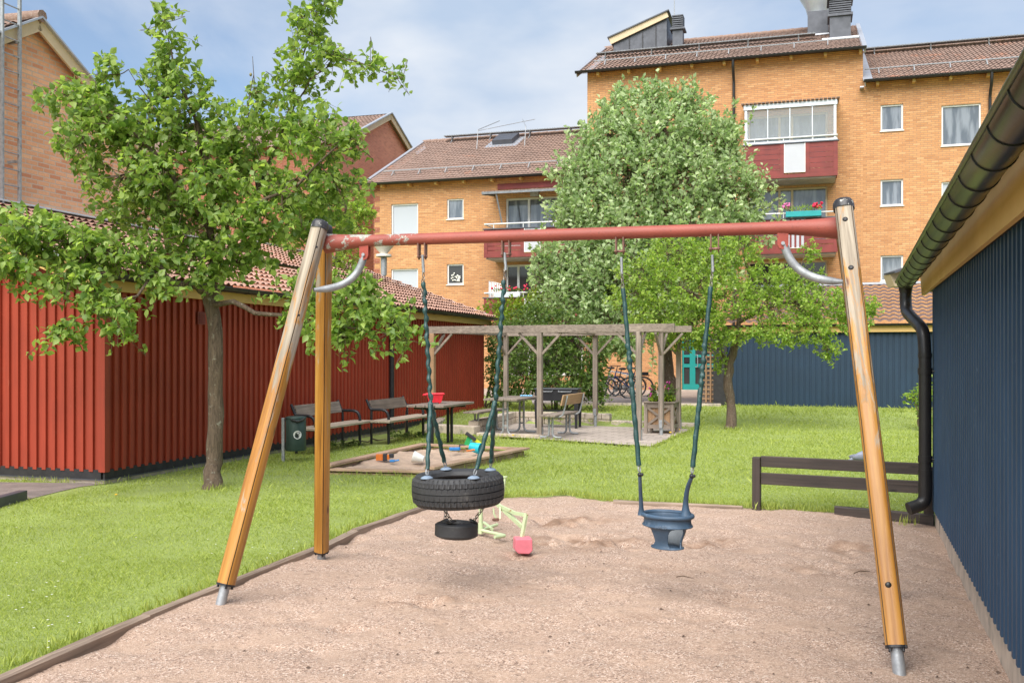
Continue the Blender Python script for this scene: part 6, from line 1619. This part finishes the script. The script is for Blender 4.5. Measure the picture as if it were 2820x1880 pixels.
def tree(name, label, cat, base, trunk, limbs, clusters, mat, leaf, tmpl, tw_len, lpt, seed, group=None, up=.35, wig=.03, jag=0., bark='bark', keep_trunk=True, thin=.006, spread=.55, outw=.5):
    """trunk, limbs: lists of (point, radius); clusters: (centre, radii, number of twigs).
    Twigs grow from the nearest limb to points spread through each cluster and carry leaves."""
    rs = random.Random(seed); root = thing(name, base, 0, label, cat, group)
    m = MB(); skel = []
    for li, L_ in enumerate([trunk] + limbs):
        pts = [p for p, r in L_]; rad = [r for p, r in L_]
        P = wiggle(pts, wig if li else wig * .6, rs); n = len(P)
        tot = [0]; 
        for i in range(1, n): tot.append(tot[-1] + (P[i] - P[i - 1]).length)
        cum = [0]
        for i in range(1, len(pts)): cum.append(cum[-1] + (pts[i] - pts[i - 1]).length)
        rr2 = [float(np.interp(t / max(tot[-1], 1e-6), np.array(cum) / cum[-1], rad)) * (1 + rs.uniform(-.06, .08)) for t in tot]
        m.tube(P, rr2, 12 if li == 0 else 8)
        if li: skel += list(zip(P[1:], rr2[1:]))
        else: skel += [(p, r) for p, r in zip(P, rr2) if p.z > base.z + .6 * (P[-1].z - base.z)]
    trunk_o = m.build('trunk', M[bark], root, smooth=True) if keep_trunk else None
    SP = np.array([tuple(p) for p, r in skel]); tw = MB(); LP, LD = [], []
    for c, rad, nt in clusters:
        c = Vector(c); sub = SP
        j = int(np.argmin(((SP - np.array(c)) ** 2).sum(1))); s0 = Vector(SP[j])
        bpts = wiggle([s0, lerp(s0, c, .5) + V(0, 0, rs.uniform(-.05, .12) * (c - s0).length), c], wig, rs)
        r0 = min(skel[j][1] * .6, .03); tw.tube(bpts, [lerp(max(r0, thin), thin, i / (len(bpts) - 1)) for i in range(len(bpts))], 5, cap=False)
        loc = [np.array(q) for q in bpts[len(bpts) // 3:]] + [SP[k] for k in np.argsort(((SP - np.array(c)) ** 2).sum(1))[:4]]
        loc = np.array(loc)
        for k in range(nt):
            while True:
                q = V(rs.uniform(-1, 1), rs.uniform(-1, 1), rs.uniform(-1, 1))
                if .02 < q.length <= 1: break
            q = q.normalized() * (q.length ** .6) * (1 + (rs.random() ** 3) * jag)
            dirn = V(q.x * rad[0], q.y * rad[1], q.z * rad[2]); tip = c + dirn
            jj = int(np.argmin(((loc - np.array(tip)) ** 2).sum(1))); s1 = Vector(loc[jj])
            g = (dirn.normalized() * outw + V(rs.uniform(-1, 1), rs.uniform(-1, 1), rs.uniform(-1, 1)) * spread + V(0, 0, up)).normalized()
            l = tw_len * rs.uniform(.6, 1.4); st = tip - g * l
            if (st - s1).length > .05 and rs.random() < .5: tw.tube([s1, lerp(s1, st, .55) + V(0, 0, -.04 * (st - s1).length), st], [thin * .8, thin * .6, thin * .5], 3, cap=False)
            mid = lerp(st, tip, .5) + V(rs.uniform(-1, 1), rs.uniform(-1, 1), rs.uniform(-1, 1)) * l * .10
            tw.tube([st, mid, tip], [thin * .5, thin * .4, thin * .25], 3, cap=False)
            for a in range(lpt):
                t = (a + rs.random()) / lpt; p = lerp(st, mid, t * 2) if t < .5 else lerp(mid, tip, t * 2 - 1)
                o = V(rs.uniform(-1, 1), rs.uniform(-1, 1), rs.uniform(-1, 1)).normalized()
                d = (g * .5 + o * .9 + V(0, 0, -.12)).normalized(); LP.append(tuple(p + o * leaf * .15)); LD.append(tuple(d))
    cr = leaves('crown', mat, root, LP, LD, leaf, tmpl)
    tw.build('branches', M['twig'], root)
    return root
def dsp(x, y, d): return at(x * 1.19898, y * 1.19898, d)         # positions read off the 2352 px wide view
def cl(x, y, rx, ry, d, n, rd=None):
    k = 1.19898 / F * d; return (dsp(x, y, d), (rx * k, (rd if rd else .55 * (rx + ry) * k), ry * k), n)

# --- the fruit tree on the left
d0 = 11.7; k0 = 1.19898 / F * d0; base = gnd(584, 1345)
T_ = [(base + V(0, 0, -.05), .145), (base + V(0, 0, .06), .118), (dsp(491, 1060, d0), .098), (dsp(497, 950, d0), .092), (dsp(495, 860, d0), .086), (dsp(491, 760, d0), .083), (dsp(483, 690, d0), .085), (dsp(484, 655, d0), .075)]
def lm(*a): return [(dsp(x, y, d), r) for x, y, d, r in a]
limbs = [lm((484, 660, d0, .060), (488, 590, 11.6, .050), (487, 520, 11.5, .045), (492, 440, 11.5, .040), (470, 370, 11.4, .032), (455, 290, 11.4, .026), (430, 220, 11.3, .018), (395, 150, 11.3, .012), (376, 60, 11.2, .005)),
         lm((486, 680, d0, .050), (440, 648, 11.5, .045), (405, 655, 11.3, .042), (360, 615, 11.1, .036), (315, 590, 10.9, .030), (250, 578, 10.8, .022), (170, 560, 10.7, .016), (70, 545, 10.6, .008)),
         lm((360, 620, 11.1, .02), (310, 680, 10.7, .014), (220, 715, 10.5, .010), (135, 750, 10.4, .004)),
         lm((490, 700, d0, .038), (535, 695, 11.5, .030), (590, 715, 11.4, .026), (650, 722, 11.3, .022), (740, 745, 11.2, .014), (840, 750, 11.1, .009), (935, 785, 11.0, .004)),
         lm((490, 560, 11.5, .035), (560, 480, 11.6, .030), (610, 400, 11.7, .024), (650, 300, 11.7, .019), (675, 210, 11.7, .014), (700, 110, 11.6, .010), (735, 10, 11.5, .005)),
         lm((660, 270, 11.7, .012), (720, 180, 11.6, .010), (770, 130, 11.5, .009), (850, 150, 11.4, .006), (925, 178, 11.4, .003)),
         lm((488, 540, 11.5, .032), (430, 450, 11.3, .026), (370, 370, 11.2, .020), (300, 300, 11.1, .015), (210, 235, 11.0, .009), (120, 205, 11.0, .004)),
         lm((490, 500, 11.6, .028), (580, 470, 11.2, .022), (680, 430, 11.0, .016), (760, 350, 10.9, .010), (820, 300, 10.8, .005)),
         lm((488, 600, 11.6, .03), (600, 600, 11.9, .02), (720, 620, 12.1, .014), (830, 640, 12.2, .008)),
         lm((484, 590, 11.6, .028), (400, 540, 12.2, .02), (320, 460, 12.5, .014), (250, 380, 12.6, .008)),
         lm((430, 220, 11.3, .012), (345, 225, 11.2, .008), (295, 160, 11.1, .004)), lm((590, 430, 11.7, .012), (575, 260, 11.5, .007), (580, 130, 11.4, .003))]
C = [cl(378, 45, 26, 42, 11.2, 20), cl(388, 120, 46, 46, 11.3, 38), cl(420, 195, 66, 50, 11.3, 56), cl(350, 190, 40, 40, 11.2, 24), cl(245, 175, 42, 42, 11.1, 24), cl(160, 225, 60, 46, 11.0, 44), cl(240, 270, 82, 62, 11.1, 76),
     cl(185, 330, 60, 50, 11.0, 30), cl(330, 290, 92, 72, 11.3, 92), cl(450, 290, 100, 62, 11.4, 92), cl(560, 300, 92, 62, 11.5, 72), cl(660, 280, 62, 62, 11.6, 58), cl(700, 65, 46, 58, 11.6, 52), cl(745, 12, 42, 26, 11.5, 22),
     cl(680, 165, 62, 56, 11.7, 62), cl(770, 118, 42, 30, 11.5, 26), cl(850, 148, 52, 18, 11.4, 22), cl(905, 170, 26, 12, 11.4, 8), cl(585, 205, 28, 56, 11.5, 18), cl(740, 320, 82, 62, 11.1, 66), cl(800, 310, 40, 42, 10.9, 20),
     cl(290, 400, 112, 66, 11.3, 96), cl(420, 410, 122, 72, 11.2, 122), cl(560, 420, 112, 72, 11.5, 112), cl(680, 410, 92, 72, 11.2, 80), cl(770, 420, 66, 50, 11.1, 38), cl(360, 490, 122, 52, 11.6, 92), cl(500, 510, 122, 52, 11.4, 100), cl(640, 510, 102, 52, 11.3, 78),
     cl(740, 510, 72, 42, 11.9, 36), cl(450, 590, 102, 42, 11.5, 76), cl(560, 590, 82, 36, 11.6, 44), cl(50, 530, 82, 52, 10.6, 64), cl(150, 560, 92, 56, 10.7, 80), cl(250, 580, 82, 46, 10.8, 60), cl(50, 600, 72, 46, 10.5, 56), cl(160, 640, 82, 36, 10.6, 50),
     cl(250, 690, 82, 30, 10.6, 46), cl(140, 755, 52, 20, 10.4, 22), cl(275, 750, 34, 28, 10.5, 17), cl(380, 660, 66, 26, 11.0, 22), cl(700, 660, 66, 36, 11.2, 34), cl(790, 660, 82, 40, 11.1, 46), cl(740, 740, 92, 34, 11.2, 54), cl(860, 720, 72, 42, 11.1, 46), cl(925, 775, 40, 24, 11.0, 18), cl(800, 775, 50, 20, 11.1, 16), cl(840, 660, 40, 30, 11.2, 14),
     cl(490, 640, 56, 22, 11.5, 14), cl(330, 590, 70, 34, 11.2, 30)]
C = [(c, (r[0], r[1], r[2]), int(n * (.50 if c.z > 4.6 else .66))) for c, r, n in C]
pear = tree('fruit_tree', 'large fruit tree with rough trunk and glossy leaves in front of the red shed', 'tree', base, T_, limbs, C, M['leaf_pear'], .082, LEAF6, .28, 13, 5, up=.25, jag=.55, spread=.8)
# bark knobs and small pears
unripe = pl_('unripe_pear', (.20, .17, .06), .6)
for c, r, n in C[8:28]:
    for _ in range(2): m = MB(); m.ball(V(c.x + R(-.5, .5) * r[0], c.y - R(.2, .6) * r[1], c.z + R(-.5, .5) * r[2]), .017, 8, sq=(1, 1, 1.35)); m.build('fruit', unripe, pear, smooth=True)

# --- big pale whitebeam in front of the flats
dW = 29.0; base = V((1846 - CX) / F * dW, dW, .2)
T_ = [(base, .22), (dsp(1541, 900, dW), .19), (dsp(1534, 830, dW), .17), (dsp(1528, 740, dW), .16), (dsp(1520, 640, dW), .13)]
limbs = [lm((1520, 650, dW, .12), (1515, 520, dW, .10), (1512, 380, dW, .06), (1515, 230, dW, .02)), lm((1524, 700, dW, .10), (1450, 600, 28.6, .07), (1390, 480, 28.4, .05), (1370, 330, 28.3, .02)), lm((1522, 690, dW, .10), (1590, 580, 28.6, .07), (1640, 440, 28.4, .05), (1660, 310, 28.3, .02)),
         lm((1450, 600, 28.6, .05), (1360, 560, 28.2, .03), (1290, 520, 28.1, .015)), lm((1590, 580, 28.5, .05), (1680, 500, 28, .03), (1740, 430, 28, .012)), lm((1524, 720, 29, .06), (1430, 700, 28.2, .04), (1330, 690, 27.8, .02)), lm((1524, 700, 29, .06), (1530, 600, 27.4, .05), (1520, 450, 26.9, .02))]
C = [cl(1500, 215, 62, 42, dW, 60), cl(1425, 245, 46, 46, dW - .4, 40), cl(1580, 240, 40, 40, dW, 36), cl(1400, 300, 82, 62, 28.4, 90), cl(1510, 300, 102, 72, 28, 130), cl(1620, 300, 72, 52, 28.4, 74), cl(1680, 310, 36, 46, 28.4, 26), cl(1355, 385, 66, 66, 28.2, 78), cl(1460, 400, 112, 82, 27.6, 150), cl(1580, 400, 102, 82, 27.6, 140), cl(1680, 390, 62, 66, 28, 70),
     cl(1740, 410, 34, 40, 28, 16), cl(1325, 480, 66, 62, 28, 74), cl(1430, 520, 112, 72, 27.3, 140), cl(1560, 510, 112, 72, 27.3, 140), cl(1680, 490, 82, 62, 27.8, 90), cl(1300, 565, 66, 52, 27.8, 70), cl(1400, 620, 102, 62, 27.2, 120), cl(1520, 610, 92, 62, 27, 100), cl(1640, 580, 82, 62, 27.4, 70), cl(1265, 620, 42, 46, 27.8, 38), cl(1310, 660, 72, 52, 27.4, 76), cl(1400, 710, 92, 56, 27, 96), cl(1490, 700, 72, 52, 27, 60), cl(1560, 690, 60, 40, 27.4, 34), cl(1440, 770, 62, 34, 26.8, 40), cl(1240, 590, 30, 30, 27.8, 12)]
tree('whitebeam_tree', 'big bushy tree with pale grey green leaves in front of the yellow flats', 'tree', base, T_, limbs, [(c + V(rnd.uniform(-.15, .15), 0, rnd.uniform(-.15, .15)), (r[0] * .92, r[1] * 1.0, r[2] * .88), int(n * 1.75 * rnd.uniform(.75, 1.2))) for c, r, n in C], M['leaf_beam'], .145, LEAF2, .60, 14, 8, up=.8, wig=.06, jag=1.0, thin=.014, spread=.45)

# --- small apple tree on the lawn
dA = 21.0; base = gnd(2011, 1181)
T_ = [(base + V(0, 0, -.05), .145), (base + V(0, 0, .1), .115), (dsp(1678, 930, dA), .098), (dsp(1672, 870, dA), .095), (dsp(1676, 835, dA), .10), (dsp(1688, 790, dA), .075), (dsp(1697, 755, dA), .06)]
limbs = [lm((1697, 760, dA, .055), (1705, 700, dA, .045), (1725, 640, 20.8, .035), (1710, 580, 20.8, .02), (1695, 530, 20.8, .01)), lm((1690, 785, dA, .05), (1640, 720, 20.7, .04), (1570, 660, 20.5, .03), (1490, 640, 20.4, .015), (1430, 625, 20.3, .008)), lm((1697, 740, dA, .045), (1770, 700, 20.7, .035), (1860, 690, 20.5, .025), (1950, 700, 20.4, .012), (2005, 700, 20.4, .006)),
         lm((1640, 720, 20.7, .03), (1600, 620, 20.9, .02), (1560, 560, 21, .01)), lm((1770, 700, 20.7, .03), (1830, 640, 20.8, .015), (1855, 565, 20.8, .005)), lm((1830, 690, 20.5, .02), (1870, 750, 20.2, .012), (1900, 800, 20.1, .006)), lm((1676, 840, dA, .03), (1650, 800, 20.9, .015), (1560, 780, 20.8, .008))]
C = [cl(1560, 575, 82, 42, 21, 62), cl(1480, 620, 66, 42, 20.5, 48), cl(1620, 600, 82, 52, 20.9, 70), cl(1700, 570, 52, 46, 20.8, 40), cl(1460, 670, 66, 40, 20.4, 48), cl(1560, 660, 92, 56, 20.4, 84), cl(1660, 680, 92, 52, 20.5, 84), cl(1760, 640, 72, 46, 20.7, 60), cl(1850, 645, 52, 34, 20.8, 34), cl(1862, 575, 20, 30, 20.8, 9), cl(1790, 700, 92, 46, 20.5, 74), cl(1890, 700, 72, 42, 20.4, 56), cl(1960, 700, 46, 34, 20.4, 28), cl(2000, 700, 26, 28, 20.4, 12),
     cl(1870, 750, 56, 34, 20.2, 40), cl(1900, 795, 32, 26, 20.1, 17), cl(1500, 730, 72, 36, 20.3, 46), cl(1590, 740, 82, 36, 20.4, 58), cl(1640, 770, 66, 30, 20.5, 36), cl(1560, 775, 62, 22, 20.6, 26), cl(1750, 760, 52, 22, 20.3, 24), cl(1810, 770, 46, 24, 20.2, 22), cl(1655, 830, 20, 26, 20.9, 8), cl(1690, 770, 40, 22, 20.5, 14), cl(1960, 745, 40, 22, 20.3, 12)]
tree('apple_tree', 'small spreading apple tree with bright green leaves before the far blue shed', 'tree', base, T_, limbs, [(c, r, int(n * 1.9)) for c, r, n in C], M['leaf_apple'], .078, LEAF4, .22, 11, 9, up=.35, wig=.04, jag=.3)

# --- shrubs
def shrub(name, label, cat, base, clusters, mat, leaf, tmpl, seed, lpt=10, tw=.28, **k):
    base = Vector(base); limbs = []
    for c, r, n in clusters:
        c = Vector(c); limbs.append([(base + V((c.x - base.x) * .25, (c.y - base.y) * .25, 0), .022), (lerp(base, c, .5), .015), (c, .006)])
    return tree(name, label, cat, base, [(base, .03), (base + V(0, 0, .5), .025)], limbs, clusters, M[mat], leaf, tmpl, tw, lpt, seed, k.pop('group', None), **k)
shrub('dark_shrub', 'dense dark green shrub behind the grill and the pergola', 'shrub', (1.1, 24.6, .2), [cl(1245, 800, 72, 66, 24.6, 171), cl(1330, 800, 72, 70, 24.6, 190), cl(1275, 880, 72, 42, 24.2, 144), cl(1350, 880, 42, 46, 24.2, 106), cl(1375, 830, 30, 46, 24.2, 49), cl(1290, 740, 66, 34, 24.8, 95), cl(1200, 860, 56, 56, 24.6, 114), cl(1378, 905, 20, 26, 24.0, 22)], 'leaf_dark', .095, LEAF4, 21, 11, .3, up=.2)
shrub('lilac_bush', 'tall loose green bush between the red shed and the pergola', 'shrub', (-.9, 25.8, .2), [cl(1160, 780, 52, 56, 25.6, 125), cl(1200, 740, 56, 42, 25.8, 95), cl(1150, 850, 42, 56, 25.4, 106), cl(1165, 905, 50, 22, 25.2, 64), cl(1240, 720, 50, 36, 26, 57)], 'leaf_dark', .085, LEAF4, 22, 10, .3, up=.3)
shrub('yellow_green_bush', 'yellow green bush glowing beside the red shed roof below the balconies', 'shrub', (-.2, 31, .2), [cl(1180, 700, 50, 26, 31, 72), cl(1230, 690, 46, 34, 31, 95), cl(1270, 700, 40, 36, 31, 83), cl(1130, 700, 40, 20, 31, 30), cl(1230, 740, 60, 34, 30.6, 83), cl(1170, 735, 40, 26, 30.6, 45)], 'leaf_yel', .095, LEAF2, 23, 10, .36, up=.6)
shrub('small_bush', 'small green bush past the corner of the near blue shed', 'shrub', gnd(2540, 1186), [cl(2120, 885, 22, 22, 20.4, 16), cl(2098, 905, 26, 14, 20.4, 14), cl(2122, 930, 20, 24, 20.4, 16), cl(2125, 965, 16, 18, 20.4, 10), cl(2135, 890, 14, 40, 20.6, 14)], 'leaf_apple', .085, LEAF4, 24, 9, .22, up=.4)
base = V(at(905, 700, 24.5).x, 24.5, 0)
tree('background_tree', 'bright green tree rising behind the red shed roof', 'tree', base, [(base, .16), (dsp(760, 620, 24.5), .10)], [lm((760, 640, 24.5, .09), (790, 540, 24.4, .05), (800, 440, 24.4, .02)), lm((760, 620, 24.5, .06), (700, 520, 24.3, .04), (660, 460, 24.3, .02))],
     [cl(790, 470, 62, 46, 24.3, 70), cl(825, 520, 34, 52, 24.2, 46), cl(750, 540, 72, 52, 24.2, 70), cl(700, 480, 66, 52, 24.4, 56), cl(800, 590, 46, 34, 24.2, 36), cl(720, 610, 60, 34, 24.3, 36), cl(640, 540, 56, 46, 24.5, 36), cl(845, 480, 18, 26, 24.2, 12)], M['leaf_apple'], .10, LEAF4, .32, 10, 31, up=.4)
shrub('weed_clump', 'low dark weeds growing below the right bench beside the shed plinth', 'plant', gnd(1120, 1200), [(gnd(1120, 1203) + V(0, 0, .06), (.45, .35, .06), 40), (gnd(950, 1228) + V(0, 0, .05), (.4, .3, .05), 26)], 'leaf_dark', .05, LEAF2, 41, 7, .10, thin=.002)
# flowers of the planter
fpz = pc + V(0, 0, .62)
fr2 = thing('planter_flowers', fpz, 0, 'mixed purple and white flowers and lime foliage growing in the square wooden planter', 'plant')
LP, LD = [], []
for k in range(700): x, y = R(-.24, .24), R(-.24, .24); LP.append((fpz.x + x, fpz.y + y, fpz.z + R(0, .13))); LD.append((x + R(-.5, .5), y + R(-.5, .5), R(.1, 1)))
leaves('lime_leaves', M['leaf_yel'], fr2, LP, LD, .05, LEAF2)
LP, LD = [], []; st_ = MB()
for k in range(60):
    b0 = fpz + V(R(-.2, .22), R(-.2, .2), 0); tp_ = b0 + V(R(-.1, .1), R(-.1, .1), R(.15, .42)); st_.tube([b0, tp_], .003, 3)
    for j in range(14): t = R(.2, 1); LP.append(tuple(lerp(b0, tp_, t))); LD.append((R(-1, 1), R(-1, 1), R(-.2, .8)))
leaves('dark_leaves', M['leaf_dark'], fr2, LP, LD, .05, LEAF2); st_.build('stems', M['twig'], fr2)
m = MB()
for k in range(11): m.ball(fpz + V(R(.0, .16), R(-.2, 0), R(.22, .42)), .018, 6)
for k in range(5): m.ball(fpz + V(R(-.27, -.2), R(-.2, 0), R(.1, .32)), .022, 6)
m.build('purple_blossoms', M['purple'], fr2)
m = MB()
for k in range(9): m.ball(fpz + V(R(-.22, .0), -.22, R(.08, .22)), .015, 6)
m.build('white_blossoms', M['pwhite'], fr2)

# ------------------------------------------------------------------ grass and small lawn flowers
def grass():
    Ps = []; Hs = []; Ws = []
    def region(x0, x1, y0, y1, dens, h, w):
        n = int((x1 - x0) * (y1 - y0) * dens); x = NR.uniform(x0, x1, n); y = NR.uniform(y0, y1, n)
        k = (np.abs(x) < y * .56 + .6)
        Ps.append(np.stack([x[k], y[k]], 1)); Hs.append(np.full(k.sum(), h)); Ws.append(np.full(k.sum(), w))
    region(-6, 0, 4.3, 8, 9000, .017, .0032); region(-7.5, 5.5, 8, 12, 4200, .022, .0046); region(-7, 9, 12, 17, 1500, .032, .0072); region(-2.2, 12, 17, 22, 760, .035, .011); region(-2, 14, 22, 28, 330, .05, .014); region(-2, 6, 28, 31, 150, .05, .015)
    P = np.concatenate(Ps); Hh = np.concatenate(Hs); Ww = np.concatenate(Ws); x, y = P[:, 0], P[:, 1]
    ok = ~inpoly(gravel_poly, x, y) & ~inpoly(asph, x, y) & ~inpoly(patio, x, y) & ~inpoly(SBX, x, y) & ~inpoly(shed_foot, x, y) & ~inpoly(far_foot, x, y) & ~inpoly(nearfoot, x, y) & ~inpoly(path_poly, x, y)
    pa = fbm(x[None], y[None], .7, 51)[0]; pb_ = fbm(x[None], y[None], 2.6, 52)[0]
    shade = np.exp(-((x - base_p[0]) ** 2 + (y - base_p[1]) ** 2) / 2.0) * .5
    ok &= NR.rand(len(x)) < np.clip(.95 + pa * .5 + pb_ * .8 - shade, .12, 1)
    ds = -((x - so.x) * sw.x + (y - so.y) * sw.y); ok &= ~((ds < .16) & (ds > -.2) & (x < 0) & (NR.rand(len(x)) < .85))
    ok &= ~((y > 28) & (x > .6)); P = P[ok]; Hh = Hh[ok]; Ww = Ww[ok]; x, y = P[:, 0], P[:, 1]; n = len(P)
    a = np.clip((y - 20) / 4, 0, 1); z = .2 * a * a * (3 - 2 * a) - .004
    Hh = Hh * NR.uniform(.5, 1.35, n) * (1 + .5 * fbm(x[None], y[None], 1.7, 53)[0]) * (1 + (NR.rand(n) > .985) * 1.3)
    th = NR.rand(n) * 2 * np.pi; ph = NR.rand(n) * 2 * np.pi; ln = NR.uniform(.3, 1.1, n) * Hh
    bx_, by_ = np.cos(th) * Ww / 2, np.sin(th) * Ww / 2
    V0 = np.stack([x - bx_, y - by_, z], -1); V1 = np.stack([x + bx_, y + by_, z], -1); V2 = np.stack([x + np.cos(ph) * ln * .45 + bx_ * .6, y + np.sin(ph) * ln * .45 + by_ * .6, z + Hh * .7], -1); V3 = np.stack([x + np.cos(ph) * ln, y + np.sin(ph) * ln, z + Hh], -1)
    VV = np.stack([V0, V1, V2, V3], 1).reshape(-1, 3); fs = (np.array([(0, 1, 2), (0, 2, 3)])[None] + 4 * np.arange(n)[:, None, None]).reshape(-1, 3)
    tag(np_mesh('grass', VV, fs, M['grass']), 'short bright green lawn grass', 'grass', None, 'stuff')
    print('grass blades', n)
    # daisies
    k = NR.choice(n, 600, replace=False); m = MB()
    for i in k:
        if pb_[ok][i] < -.05: continue
        p = V(x[i], y[i], z[i] + Hh[i] + .01); r = .008 if y[i] < 14 else .014
        m.add([p + V(r * math.cos(a_), r * math.sin(a_), 0) for a_ in [j * 1.047 for j in range(6)]], [tuple(range(6))])
    tag(m.build('daisies', M['pwhite']), 'tiny white daisies scattered over the lawn', 'flower', None, 'stuff')
base_p = (-3.62, 11.70)
grass()
def tufts():
    "longer grass and weeds along plinths, edging and posts"
    LP, LD = [], []
    def along(a, b_, n, off, h):
        for k in range(n): p = lerp(Vector(a), Vector(b_), R(0, 1)) + V(R(-off, off), R(-off, off), 0); LP.append((p.x, p.y, gz(p.x, p.y))); LD.append((R(-.5, .5), R(-.5, .5), 1.2)); 
    q0 = so - sw * .12
    along(q0, q0 + su * SL, 420, .10, .1); along(so - su * .1 - sw * .1, so - su * .1 + sw * 1.2, 240, .08, .1)
    for i in range(len(G_edge) - 2): along(G_edge[i] + V(-.07, .05, 0), G_edge[i + 1] + V(-.07, .05, 0), int(170 * (G_edge[i + 1] - G_edge[i]).length), .04, .1)
    for i in range(len(G_back) - 1): along(G_back[i] + V(0, .04, 0), G_back[i + 1] + V(0, .04, 0), int(330 * (G_back[i + 1] - G_back[i]).length), .05, .1)
    for i in range(4): along(SBX[i], SBX[(i + 1) % 4], 260, .12, .1)
    along(patio[0], patio[1], 500, .10, .1); along(patio[1], patio[2], 400, .10, .1); along(fo, fo + fu * 9, 900, .1, .1)
    for c in (gnd(2084, 1402), gnd(2480, 1440), gnd(584, 1350), P5_, gnd(1850, 1205), gnd(2011, 1184)): along(c, c + V(.1, 0, 0), 130, .14, .1)
    P = np.array(LP); k = ~(inpoly(asph, P[:, 0], P[:, 1]) | inpoly([p + (V(.7, 6, 0) - p).normalized() * .07 for p in gravel_poly], P[:, 0], P[:, 1]) & (NR.rand(len(P)) > .25) | inpoly(patio, P[:, 0], P[:, 1]))
    o = leaves('long_grass', M['grass'], None, P[k], np.array(LD)[k], .062, (np.array([(-.045, 0, 0), (.045, 0, 0), (.03, .6, .05), (0, 1, .18)]), np.array([(0, 1, 2), (0, 2, 3)])), .9, .6)
    tag(o, 'longer grass and weeds along walls and edging boards', 'grass', None, 'stuff')
tufts()
m = MB()
for px, py, s_ in ((1413, 1206, 1), (1848, 1192, 1), (1854, 1196, 1), (1870, 1190, 1), (1846, 1198, 1), (384, 1303, 1), (320, 1368, .6)):
    p = gnd(px, py) + V(0, 0, .06 if s_ == 1 else .03); m.ball(p, .028 * s_, 8, sq=(1, 1, .5))
tag(m.build('dandelions', pl_('yellow_petals', (.75, .45, .01))), 'bright yellow dandelions dotted about the lawn', 'flower', None, 'stuff')
# dry leaves and crumbs on the gravel
m = MB()
for k in range(110):
    px, py = R(100, 2750), R(1440, 1870); p = gnd(px, py)
    if not inpoly(gravel_poly, np.array([p.x]), np.array([p.y]))[0]: continue
    z = GZ(p.x, p.y); a = R(0, 6.28); r = R(.006, .016); m.add([(p.x + r * math.cos(a), p.y + r * math.sin(a), z + .006), (p.x + r * .6 * math.cos(a + 2), p.y + r * .6 * math.sin(a + 2), z + .012), (p.x - r * math.cos(a), p.y - r * math.sin(a), z + .005), (p.x + r * .6 * math.cos(a - 2), p.y + r * .6 * math.sin(a - 2), z + .004)], [(0, 1, 2, 3)])
tag(m.build('dry_leaves', plain('dry_leaf', (.10, .065, .045), .9, 0, .4, 20, 0)), 'dry brown leaf bits strewn over the gravel', 'leaf litter', None, 'stuff')
